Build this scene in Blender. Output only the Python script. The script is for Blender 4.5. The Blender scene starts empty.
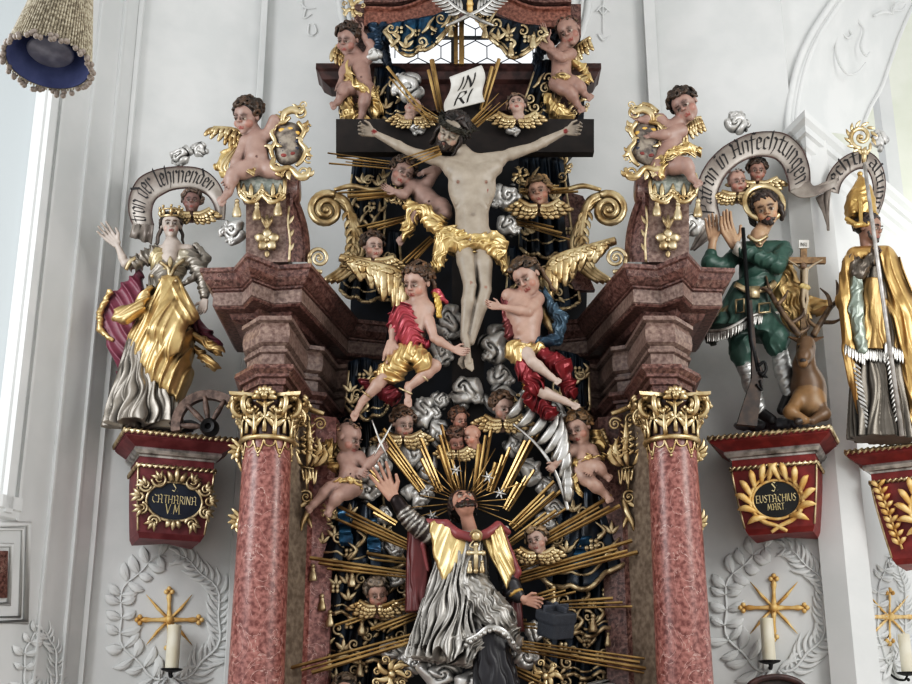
import bpy, bmesh, math, random
import numpy as np
from mathutils import Vector, Matrix

RN = random.Random(11)
F = 1300.0
TH = math.radians(18.8)
CAMZ = 1.7
CT, ST = math.cos(TH), math.sin(TH)
COL = bpy.context.scene.collection


def at(px, py, Y):
    """world point of the building seen along a sight line, at distance Y down the nave"""
    a = (px - 456) / F
    b = (342 - py) / F
    dy = CT - b * ST
    t = Y / dy
    return np.array((a * t, Y, CAMZ + t * (ST + b * CT)))


def at_z(px, py, Z):
    a = (px - 456) / F
    b = (342 - py) / F
    t = (Z - CAMZ) / (ST + b * CT)
    return np.array((a * t, t * (CT - b * ST), Z))


def unit(Y, py=342):
    return Y / (CT - (342 - py) / F * ST) / F


def nrm(v):
    v = np.asarray(v, float)
    return v / (np.linalg.norm(v) + 1e-12)


def lin(c):
    return tuple(((x / 255.0) / 12.92 if x / 255.0 < 0.04045 else ((x / 255.0 + 0.055) / 1.055) ** 2.4) for x in c[:3])


# ------------------------------------------------------------------ objects
ORG = {}


def thing(name, label, cat, loc, group=None):
    o = bpy.data.objects.new(name, None)
    o.empty_display_size = 0.05
    COL.objects.link(o)
    o.location = loc
    o['label'] = label
    o['category'] = cat
    if group:
        o['group'] = group
    ORG[o.name] = np.array(loc, float)
    return o


def link_mesh(name, me, mat, parent, org, label=None):
    o = bpy.data.objects.new(name, me)
    COL.objects.link(o)
    if parent is not None:
        o.parent = parent
        o.location = org - ORG[parent.name]
    else:
        o.location = org
    ORG[o.name] = np.array(org, float)
    if mat:
        me.materials.append(mat)
    if label:
        o['label'] = label
    return o


def tag(o, label, cat, group=None, kind=None):
    o['label'] = label
    o['category'] = cat
    if group:
        o['group'] = group
    if kind:
        o['kind'] = kind
    return o


def struct(o):
    o['kind'] = 'structure'
    return o


def raw_mesh(name, V, Fc, cols=None, smooth=True, nper=4):
    me = bpy.data.meshes.new(name)
    V = np.asarray(V, np.float32)
    Fc = np.asarray(Fc, np.int32)
    if cols is None:         # plain building: weld, drop collapsed corners
        me.from_pydata([tuple(v) for v in V.tolist()], [], [tuple(dict.fromkeys(f)) for f in Fc.tolist() if len(set(f)) > 2])
        bm = bmesh.new()
        bm.from_mesh(me)
        bmesh.ops.remove_doubles(bm, verts=bm.verts, dist=1e-6)
        bmesh.ops.recalc_face_normals(bm, faces=bm.faces)
        bm.to_mesh(me)
        bm.free()
        me.polygons.foreach_set('use_smooth', np.full(len(me.polygons), smooth, bool))
        me.update(calc_edges=True)
        return me
    me.vertices.add(len(V))
    me.vertices.foreach_set('co', V.ravel())
    me.loops.add(Fc.size)
    me.loops.foreach_set('vertex_index', Fc.ravel())
    me.polygons.add(len(Fc))
    me.polygons.foreach_set('loop_start', np.arange(0, Fc.size, nper, dtype=np.int32))
    me.polygons.foreach_set('use_smooth', np.full(len(Fc), smooth, bool))
    me.update(calc_edges=True)
    if cols is not None:
        ca = me.color_attributes.new('Col', 'FLOAT_COLOR', 'POINT')
        c4 = np.ones((len(V), 4), np.float32)
        c4[:, :3] = cols
        ca.data.foreach_set('color', c4.ravel())
    return me


# ------------------------------------------------------------------ materials
def mat(name, c=None, c2=None, metal=0.0, rough=0.5, scale=8.0, detail=4.0, bump=0.0, bscale=60.0, ao=0.0, aod=0.06,
        kind='noise', thr=(0.4, 0.62), spec=0.5, coat=0.0, veins=None, emit=None, tint=(1, 1, 1)):
    m = bpy.data.materials.new(name)
    m.use_nodes = True
    nt = m.node_tree
    nd, lk = nt.nodes, nt.links
    b = nd['Principled BSDF']
    b.inputs['Metallic'].default_value = metal
    b.inputs['Roughness'].default_value = rough
    b.inputs['Specular IOR Level'].default_value = spec
    b.inputs['Coat Weight'].default_value = coat
    b.inputs['Coat Roughness'].default_value = 0.15
    tc = nd.new('ShaderNodeTexCoord')
    no = nd.new('ShaderNodeTexNoise' if kind == 'noise' else 'ShaderNodeTexVoronoi')
    no.inputs['Scale'].default_value = scale
    if kind == 'noise':
        no.inputs['Detail'].default_value = detail
    lk.new(tc.outputs['Object'], no.inputs['Vector'])
    rp = nd.new('ShaderNodeValToRGB')
    rp.color_ramp.elements[0].position = thr[0]
    rp.color_ramp.elements[1].position = thr[1]
    lk.new(no.outputs['Fac' if kind == 'noise' else 'Distance'], rp.inputs['Fac'])
    if c is None:            # painted: colour layer stored on the carving, lightly mottled
        at_ = nd.new('ShaderNodeAttribute')
        at_.attribute_name = 'Col'
        rp.color_ramp.elements[0].color = (*(0.78 * q for q in tint), 1)
        rp.color_ramp.elements[1].color = (*(1.06 * q for q in tint), 1)
        mx = nd.new('ShaderNodeMix')
        mx.data_type = 'RGBA'
        mx.blend_type = 'MULTIPLY'
        mx.inputs['Factor'].default_value = 1.0
        lk.new(at_.outputs['Color'], mx.inputs['A'])
        lk.new(rp.outputs['Color'], mx.inputs['B'])
        out = mx.outputs['Result']
    else:
        rp.color_ramp.elements[0].color = (*lin(c), 1)
        rp.color_ramp.elements[1].color = (*lin(c2 or c), 1)
        out = rp.outputs['Color']
    if veins:
        vc, vs, vw = veins
        v = nd.new('ShaderNodeTexNoise')
        v.inputs['Scale'].default_value = vs
        v.inputs['Detail'].default_value = 6
        v.inputs['Distortion'].default_value = 1.2
        lk.new(tc.outputs['Object'], v.inputs['Vector'])
        r2 = nd.new('ShaderNodeValToRGB')
        e = r2.color_ramp.elements
        e[0].position = 0.5 - vw
        e[0].color = (0, 0, 0, 1)
        e[1].position = 0.5
        e[1].color = (1, 1, 1, 1)
        e3 = e.new(0.5 + vw)
        e3.color = (0, 0, 0, 1)
        lk.new(v.outputs['Fac'], r2.inputs['Fac'])
        mx = nd.new('ShaderNodeMix')
        mx.data_type = 'RGBA'
        lk.new(r2.outputs['Color'], mx.inputs['Factor'])
        lk.new(out, mx.inputs['A'])
        mx.inputs['B'].default_value = (*lin(vc), 1)
        out = mx.outputs['Result']
    if ao > 0:               # occlusion shade multiplied into the colour, serving as crevice tarnish too
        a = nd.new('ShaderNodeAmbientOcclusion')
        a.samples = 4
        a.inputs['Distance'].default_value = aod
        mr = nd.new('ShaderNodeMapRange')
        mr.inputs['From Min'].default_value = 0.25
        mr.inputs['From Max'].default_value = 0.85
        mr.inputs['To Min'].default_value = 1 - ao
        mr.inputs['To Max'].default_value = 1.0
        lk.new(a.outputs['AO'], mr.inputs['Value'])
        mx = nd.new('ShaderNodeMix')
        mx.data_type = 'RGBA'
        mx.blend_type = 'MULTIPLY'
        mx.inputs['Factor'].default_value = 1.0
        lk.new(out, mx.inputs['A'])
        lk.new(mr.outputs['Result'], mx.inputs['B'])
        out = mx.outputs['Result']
    lk.new(out, b.inputs['Base Color'])
    if emit:
        lk.new(out, b.inputs['Emission Color'])
        b.inputs['Emission Strength'].default_value = emit
    if bump > 0:
        n2 = nd.new('ShaderNodeTexNoise')
        n2.inputs['Scale'].default_value = bscale
        n2.inputs['Detail'].default_value = 3
        lk.new(tc.outputs['Object'], n2.inputs['Vector'])
        bp = nd.new('ShaderNodeBump')
        bp.inputs['Strength'].default_value = bump
        bp.inputs['Distance'].default_value = 0.01
        lk.new(n2.outputs['Fac'], bp.inputs['Height'])
        lk.new(bp.outputs['Normal'], b.inputs['Normal'])
    return m


# ------------------------------------------------------------------ sculpting by distance fields
class Carve:
    """A carving modelled as one continuous surface. Points are given on sight lines at depth Y; z = towards the nave, in the same unit."""

    def __init__(s, Y, vox=0.7):
        s.Y = Y
        s.u = Y / CT / F
        s.vox = vox * s.u
        s.P = []
        s.C = []

    def p(s, q):
        x, y = q[0], q[1]
        z = q[2] if len(q) > 2 else 0
        return at(x, y, s.Y - z * s.u)

    def d(s, v):
        v = list(v) + [0] * (3 - len(v))
        return np.array((v[0], -v[2], -v[1] / CT), float)

    def cid(s, c):
        s.C.append(lin(c))
        return len(s.C) - 1

    def add(s, fn, lo, hi, col, k, mode=0):
        s.P.append((fn, np.minimum(lo, hi), np.maximum(lo, hi), s.cid(col), k * s.u, mode))

    def _wr(s, w):
        if not w:
            return None
        amp, wl, dr = w[0], w[1], w[2]
        wp = w[3] if len(w) > 3 else 1.0
        k1 = nrm(s.d(dr)) * (math.pi / (wl * s.u))
        k2 = nrm(np.cross(k1, (0.3, 1, 0.5))) * (math.pi / (wl * (w[4] if len(w) > 4 else 2.6) * s.u))
        ph = RN.random() * 6
        A = amp * s.u

        k3 = nrm(np.cross(k1, k2)) * (math.pi / (wl * (w[4] * .8 if len(w) > 4 else 2.2) * s.u))
        ph2 = RN.random() * 6

        def disp(X, Y, Z):
            q = X * k2[0] + Y * k2[1] + Z * k2[2]
            r = X * k1[0] + Y * k1[1] + Z * k1[2]
            v = X * k3[0] + Y * k3[1] + Z * k3[2]
            g = r + wp * (0.9 * np.sin(q + ph) + 0.5 * np.sin(1.7 * q - v + ph2))
            if A < 0:      # narrow soft ridges, broad hollows
                e1 = np.exp(-3.0 * np.sin(g)**2)
                e2 = np.exp(-4.0 * np.sin(0.57 * g + v + ph2)**2)
                m = 0.65 + 0.35 * np.sin(1.3 * q + v * 0.7 + ph2)
                return -A * (1.25 * e1 * m + 0.75 * e2 - 0.75)
            return A * (2 * np.abs(np.sin(g)) - 1)
        return disp

    def capw(s, a, b, ra, rb, col, k=2, w=None, mode=0):
        ba = b - a
        L2 = float(ba @ ba) + 1e-12
        dsp = s._wr(w)

        def fn(X, Y, Z):
            x, y, z = X - a[0], Y - a[1], Z - a[2]
            t = np.clip((x * ba[0] + y * ba[1] + z * ba[2]) / L2, 0, 1)
            r = np.sqrt((x - t * ba[0])**2 + (y - t * ba[1])**2 + (z - t * ba[2])**2) - (ra + t * (rb - ra))
            if dsp:
                r = r - dsp(X, Y, Z)
            return r
        m = max(ra, rb) + (abs(w[0]) * s.u if w else 0)
        s.add(fn, np.minimum(a, b) - m, np.maximum(a, b) + m, col, k, mode)

    def cap(s, a, b, ra, rb=None, col=(200, 200, 200), k=2, w=None, mode=0):
        s.capw(s.p(a), s.p(b), ra * s.u, (ra if rb is None else rb) * s.u, col, k, w, mode)

    def chain(s, pts, rads, col, k=2, w=None):
        for i in range(len(pts) - 1):
            s.cap(pts[i], pts[i + 1], rads[i], rads[i + 1], col, k, w)

    def ellw(s, c, r, A, col, k=2, w=None, mode=0):
        """ellipsoid, A = 3 axis rows (world)"""
        r = np.asarray(r, float)
        dsp = s._wr(w)
        rm = float(r.min())

        def fn(X, Y, Z):
            x, y, z = X - c[0], Y - c[1], Z - c[2]
            q = [(A[i][0] * x + A[i][1] * y + A[i][2] * z) for i in range(3)]
            k0 = np.sqrt(sum((q[i] / r[i])**2 for i in range(3)))
            k1 = np.sqrt(sum((q[i] / r[i]**2)**2 for i in range(3)))
            d = np.where(k1 > 1e-9, k0 * (k0 - 1) / (k1 + 1e-12), -rm)
            if dsp:
                d = d - dsp(X, Y, Z)
            return d
        ext = np.sqrt(sum((np.asarray(A[i]) * r[i])**2 for i in range(3))) + (abs(w[0]) * s.u if w else 0)
        s.add(fn, c - ext, c + ext, col, k, mode)

    def ell(s, c, r, col=(200, 200, 200), k=2, rot=0, w=None, mode=0):
        """rot = turn in the picture plane, degrees clockwise"""
        a = math.radians(rot)
        e1 = nrm((math.cos(a), 0, -math.sin(a)))
        e2 = nrm((math.sin(a), 0, math.cos(a)))
        s.ellw(s.p(c), (r[0] * s.u, r[2] * s.u, r[1] * s.u / CT), (e1, (0, 1, 0), e2), col, k, w, mode)

    def ball(s, c, r, col, k=1, mode=0):
        s.cap(c, c, r, r, col, k, None, mode)

    def skirt(s, a, b, ra, rb, n, amp, col, k=2, twist=1.5, side=(1, 0, 0), hem=0.0):
        """pleated cloth body from a to b; ra, rb = (half width, half depth)"""
        a, b = s.p(a), s.p(b)
        w = nrm(b - a)
        L = float(np.linalg.norm(b - a))
        e1 = s.d(side)
        e1 = nrm(e1 - w * (e1 @ w))
        e2 = np.cross(w, e1)
        u = s.u
        ph = RN.random() * 6

        def fn(X, Y, Z):
            x, y, z = X - a[0], Y - a[1], Z - a[2]
            t = (x * w[0] + y * w[1] + z * w[2]) / L
            tt = np.clip(t, 0, 1)
            q1 = x * e1[0] + y * e1[1] + z * e1[2]
            q2 = x * e2[0] + y * e2[1] + z * e2[2]
            rx = (ra[0] + (rb[0] - ra[0]) * tt) * u
            ry = (ra[1] + (rb[1] - ra[1]) * tt) * u
            ph_ = np.arctan2(q2 / ry, q1 / rx)
            ph_ = ph_ + 0.10 * np.sin(7 * tt + 3 * ph_ + ph) + 0.06 * np.sin(15 * tt - 5 * ph_)
            rho = np.sqrt((q1 / rx)**2 + (q2 / ry)**2)
            f1 = 2 * np.abs(np.sin(0.5 * n * ph_ + twist * tt + ph + 0.6 * np.sin(3 * tt + 2 * ph_))) - 1
            f2 = 2 * np.abs(np.sin(0.83 * n * ph_ - twist * 1.3 * tt + 2.1 * ph)) - 1
            fo = amp * (0.25 + 0.75 * tt) * (0.65 * f1 + 0.35 * f2)
            d = (rho - 1 - fo) * np.minimum(rx, ry) * 0.75
            tb = t - 1 - hem * np.sin(0.5 * n * ph_ + ph)
            return np.maximum(d, np.maximum(tb * L, -t * L))
        m = max(max(ra), max(rb)) * u * (1 + amp)
        s.add(fn, np.minimum(a, b) - m, np.maximum(a, b) + m, col, k)

    def swirl(s, c, r, col, k=1.5, turns=3.0, arms=2, sq=1.0, seed=0, tilt=(0, 0)):
        """puffy ball whose surface is carved with wandering spiral furrows"""
        rr = random.Random(seed)
        P0 = s.p(c)
        R = r * s.u
        n = nrm((tilt[0], -1, tilt[1]))
        e1 = nrm(np.cross(n, (0, 0, 1)))
        e2 = np.cross(e1, n)
        ph, f1, f2, f3 = rr.uniform(0, 6), rr.uniform(1.5, 2.6), rr.uniform(0, 6), rr.uniform(0, 6)
        sg = rr.choice((-1, 1))
        ox, oz = rr.uniform(-.22, .22) * R, rr.uniform(-.2, .2) * R

        def fn(X, Y, Z):
            x, y, z = X - P0[0], Y - P0[1], Z - P0[2]
            a = x * e1[0] + y * e1[1] + z * e1[2]
            b = (x * e2[0] + y * e2[1] + z * e2[2]) / sq
            h = (x * n[0] + y * n[1] + z * n[2]) / .62
            rad = np.sqrt(a * a + b * b + h * h)
            aw = a - ox + .14 * R * np.sin(f1 * 2.2 * b / R + f2)
            bw = b - oz + .14 * R * np.sin(f1 * 2.2 * a / R + f3)
            th = np.arctan2(bw, aw)
            rho = np.sqrt(aw * aw + bw * bw) / R
            g = np.abs(np.sin(0.5 * (sg * arms * th + turns * 2 * math.pi * np.sqrt(rho + .02) + ph)))
            lob = .10 * np.sin(3 * th + ph) + .06 * np.sin(5 * th + f3)
            d = rad - R * (.86 + lob * np.minimum(1, rho * 1.3) + .30 * (np.sqrt(g + .001) - .6))
            return d * .6
        m = np.array((R, R, R * sq)) * 1.25
        s.add(fn, P0 - m, P0 + m, col, k)

    def torus(s, c, ax, R, r, col, k=0.5):
        c = s.p(c) if len(c) == 3 and not isinstance(c, np.ndarray) else c
        ax = nrm(ax)

        def fn(X, Y, Z):
            x, y, z = X - c[0], Y - c[1], Z - c[2]
            h = x * ax[0] + y * ax[1] + z * ax[2]
            rr = np.sqrt(np.maximum(x * x + y * y + z * z - h * h, 0))
            return np.sqrt((rr - R)**2 + h * h) - r
        s.add(fn, c - (R + r), c + (R + r), col, k)

    def slab(s, c, ax, h, col, k=0.5, rnd=0.1, mode=0):
        """rounded box, c px point, ax = 3 world axis rows, h = half sizes px"""
        c = s.p(c)
        h = np.asarray(h, float) * s.u
        rr = rnd * h.min()

        def fn(X, Y, Z):
            x, y, z = X - c[0], Y - c[1], Z - c[2]
            q = [np.abs(ax[i][0] * x + ax[i][1] * y + ax[i][2] * z) - (h[i] - rr) for i in range(3)]
            o = np.sqrt(sum(np.maximum(v, 0)**2 for v in q))
            return o + np.minimum(np.maximum(q[0], np.maximum(q[1], q[2])), 0) - rr
        e = np.sqrt(sum((np.asarray(ax[i]) * h[i])**2 for i in range(3))) * 1.1
        e = sum(np.abs(np.asarray(ax[i])) * h[i] for i in range(3))
        s.add(fn, c - e, c + e, col, k, mode)

    def poly(s, pts, z, th, col, w=None, k=2, tilt=(0, 0), mode=0):
        """flat piece cut to an outline; th = half thickness, tilt = change of z per unit in x and y"""
        W = np.array([s.p((x, y, 0)) for x, y in pts])
        cx, cy = np.mean([q[0] for q in pts]), np.mean([q[1] for q in pts])
        Px, Pz = W[:, 0], W[:, 2]
        mx_, mz = Px.mean(), Pz.mean()
        y0 = s.Y - z * s.u
        T = th * s.u
        dsp = s._wr(w)

        def fn(X, Y, Z):
            x2, z2 = X[:, :, 0], Z[0]
            x2, z2 = np.broadcast_arrays(X[:, 0, 0][:, None], Z[0, 0, :][None, :])
            best = np.full(x2.shape, 1e9, np.float32)
            sgn = np.ones(x2.shape, np.float32)
            n = len(Px)
            for i in range(n):
                j = (i + 1) % n
                ex, ez = Px[j] - Px[i], Pz[j] - Pz[i]
                wx, wz = x2 - Px[i], z2 - Pz[i]
                t = np.clip((wx * ex + wz * ez) / (ex * ex + ez * ez + 1e-12), 0, 1)
                best = np.minimum(best, (wx - ex * t)**2 + (wz - ez * t)**2)
                c1, c2, c3 = z2 >= Pz[i], z2 < Pz[j], ex * wz > ez * wx
                sgn = np.where((c1 & c2 & c3) | (~c1 & ~c2 & ~c3), -sgn, sgn)
            d2 = (np.sqrt(best) * sgn)[:, None, :]
            yc = y0 - (tilt[0] * np.abs(X - mx_) - tilt[1] * (Z - mz))
            dy = np.abs(Y - yc) - T * 0.3
            a, b = d2 + T * 0.7, dy
            d = np.sqrt(np.maximum(a, 0)**2 + np.maximum(b, 0)**2) + np.minimum(np.maximum(a, b), 0) - T * 0.7
            if dsp:
                d = d - dsp(X, Y, Z)
            return d
        ext = T + 0.5 * (abs(tilt[0]) * np.ptp(Px) + abs(tilt[1]) * np.ptp(Pz)) + (abs(w[0]) * s.u if w else 0) + 0.01
        s.add(fn, np.array((Px.min(), y0 - ext, Pz.min())), np.array((Px.max(), y0 + ext, Pz.max())), col, k, mode)

    def build(s, name, m, parent=None, label=None, patina=0.5, sm=1):
        vx = s.vox
        lo = np.min([q[1] for q in s.P if q[5] == 0], axis=0) - 3 * vx
        hi = np.max([q[2] for q in s.P if q[5] == 0], axis=0) + 3 * vx
        dim = np.ceil((hi - lo) / vx).astype(int) + 1
        while dim.prod() > 26e6:
            vx *= 1.15
            dim = np.ceil((hi - lo) / vx).astype(int) + 1
        G = np.full(dim, 0.2, np.float32)
        I = np.zeros(dim, np.int16)
        ax = [(lo[i] + vx * np.arange(dim[i])).astype(np.float32) for i in range(3)]
        for fn, a, b, ci, k, mode in s.P:
            pad = k + 5 * vx
            i0 = np.clip(np.floor((a - pad - lo) / vx).astype(int), 0, dim - 1)
            i1 = np.clip(np.ceil((b + pad - lo) / vx).astype(int) + 1, 1, dim)
            if (i1 <= i0).any():
                continue
            sl = tuple(slice(i0[j], i1[j]) for j in range(3))
            d = fn(ax[0][sl[0]][:, None, None], ax[1][sl[1]][None, :, None], ax[2][sl[2]][None, None, :]).astype(np.float32)
            g = G[sl]
            if mode == 1:      # cut away
                h = np.clip(0.5 - 0.5 * (g + d) / max(k, 1e-6), 0, 1)
                G[sl] = g * (1 - h) - d * h + k * h * (1 - h)
                I[sl] = np.where(-d > g, ci, I[sl])
            elif mode == 2:    # paint only
                I[sl] = np.where(d < 0, ci, I[sl])
            else:
                I[sl] = np.where(d < g, ci, I[sl])
                kk = max(k, 1e-6)
                h = np.clip(0.5 + 0.5 * (g - d) / kk, 0, 1)
                G[sl] = g * (1 - h) + d * h - kk * h * (1 - h)
        V, Q = surface_nets(G)
        if len(V) == 0:
            return None
        # colours, with shade of the hollows darkened into them
        iv = np.clip(np.rint(V).astype(int), 0, dim - 1)
        ids = I[iv[:, 0], iv[:, 1], iv[:, 2]]
        col = np.array(s.C, np.float32)[ids]
        ga = [trilin(G, V + o) - trilin(G, V - o) for o in np.eye(3)]
        N = np.stack(ga, 1)
        N /= np.linalg.norm(N, axis=1, keepdims=True) + 1e-9
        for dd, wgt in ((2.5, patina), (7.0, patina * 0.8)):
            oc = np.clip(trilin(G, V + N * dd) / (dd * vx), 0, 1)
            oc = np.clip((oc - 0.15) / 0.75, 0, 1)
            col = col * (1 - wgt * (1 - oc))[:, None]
        # relax
        E = np.concatenate([Q[:, [0, 1]], Q[:, [1, 2]], Q[:, [2, 3]], Q[:, [3, 0]]])
        E = np.unique(np.sort(E, 1), axis=0)
        for it in range(sm):
            acc = np.zeros_like(V)
            ca = np.zeros_like(col)
            cnt = np.bincount(E.ravel(), minlength=len(V)).astype(np.float32)[:, None]
            for j in range(3):
                acc[:, j] = np.bincount(E[:, 0], V[E[:, 1], j], len(V)) + np.bincount(E[:, 1], V[E[:, 0], j], len(V))
                ca[:, j] = np.bincount(E[:, 0], col[E[:, 1], j], len(V)) + np.bincount(E[:, 1], col[E[:, 0], j], len(V))
            V = 0.5 * V + 0.5 * acc / np.maximum(cnt, 1)
            col = 0.6 * col + 0.4 * ca / np.maximum(cnt, 1)
        W = lo + V * vx
        org = ORG[parent.name] if parent is not None else W.mean(0)
        me = raw_mesh(name, W - org, Q, col)
        return link_mesh(name, me, m, parent, org, label)


def trilin(G, P):
    P = np.clip(P, 0, np.array(G.shape) - 1.001)
    i = P.astype(int)
    f = (P - i).astype(np.float32)
    r = 0
    for a in (0, 1):
        for b in (0, 1):
            for c in (0, 1):
                w = (f[:, 0] if a else 1 - f[:, 0]) * (f[:, 1] if b else 1 - f[:, 1]) * (f[:, 2] if c else 1 - f[:, 2])
                r = r + w * G[i[:, 0] + a, i[:, 1] + b, i[:, 2] + c]
    return r


def surface_nets(G):
    S = G < 0
    n = np.array(G.shape) - 1
    cnt = np.zeros(n, np.int8)
    for a in (0, 1):
        for b in (0, 1):
            for c in (0, 1):
                cnt += S[a:n[0] + a, b:n[1] + b, c:n[2] + c]
    idx = np.argwhere((cnt > 0) & (cnt < 8))
    if len(idx) == 0:
        return np.zeros((0, 3)), np.zeros((0, 4), int)
    cor = [(a, b, c) for a in (0, 1) for b in (0, 1) for c in (0, 1)]
    val = np.stack([G[idx[:, 0] + a, idx[:, 1] + b, idx[:, 2] + c] for a, b, c in cor], 1)
    P = np.zeros((len(idx), 3), np.float32)
    k = np.zeros(len(idx), np.float32)
    for i in range(8):
        for j in range(i + 1, 8):
            df = np.array(cor[j]) - np.array(cor[i])
            if np.abs(df).sum() != 1:
                continue
            A, B = val[:, i], val[:, j]
            m = (A < 0) != (B < 0)
            t = np.where(m, A / np.where(m, A - B, 1), 0)
            P += np.where(m[:, None], np.array(cor[i]) + t[:, None] * df, 0)
            k += m
    V = (idx + P / np.maximum(k, 1)[:, None]).astype(np.float32)
    M = np.full(n, -1, np.int32)
    M[idx[:, 0], idx[:, 1], idx[:, 2]] = np.arange(len(idx))
    Q = []
    for axd in range(3):
        b, c = (axd + 1) % 3, (axd + 2) % 3
        sl0 = [slice(0, None)] * 3
        sl1 = [slice(0, None)] * 3
        sl0[axd] = slice(0, -1)
        sl1[axd] = slice(1, None)
        s0, s1 = S[tuple(sl0)], S[tuple(sl1)]
        e = np.argwhere(s0 != s1)
        e = e[(e[:, b] > 0) & (e[:, c] > 0) & (e[:, b] < n[b]) & (e[:, c] < n[c])]
        if not len(e):
            continue
        ins = s0[e[:, 0], e[:, 1], e[:, 2]]
        q = []
        for ob, oc in ((-1, -1), (0, -1), (0, 0), (-1, 0)):
            w = e.copy()
            w[:, b] += ob
            w[:, c] += oc
            q.append(M[w[:, 0], w[:, 1], w[:, 2]])
        q = np.stack(q, 1)
        q[~ins] = q[~ins][:, ::-1]
        Q.append(q)
    return V, np.concatenate(Q)


# ------------------------------------------------------------------ plain mesh building
def spline(pts, n=6):
    """Catmull-Rom through world points"""
    P = [np.asarray(p, float) for p in pts]
    if len(P) < 3:
        return P
    out = []
    for i in range(len(P) - 1):
        p0 = P[i - 1] if i > 0 else 2 * P[0] - P[1]
        p3 = P[i + 2] if i + 2 < len(P) else 2 * P[-1] - P[-2]
        p1, p2 = P[i], P[i + 1]
        for j in range(n):
            t = j / n
            out.append(0.5 * ((2 * p1) + (p2 - p0) * t + (2 * p0 - 5 * p1 + 4 * p2 - p3) * t * t + (3 * p1 - p0 - 3 * p2 + p3) * t**3))
    out.append(P[-1])
    return out


VIEW = nrm((0, -CT, -ST))


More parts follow.
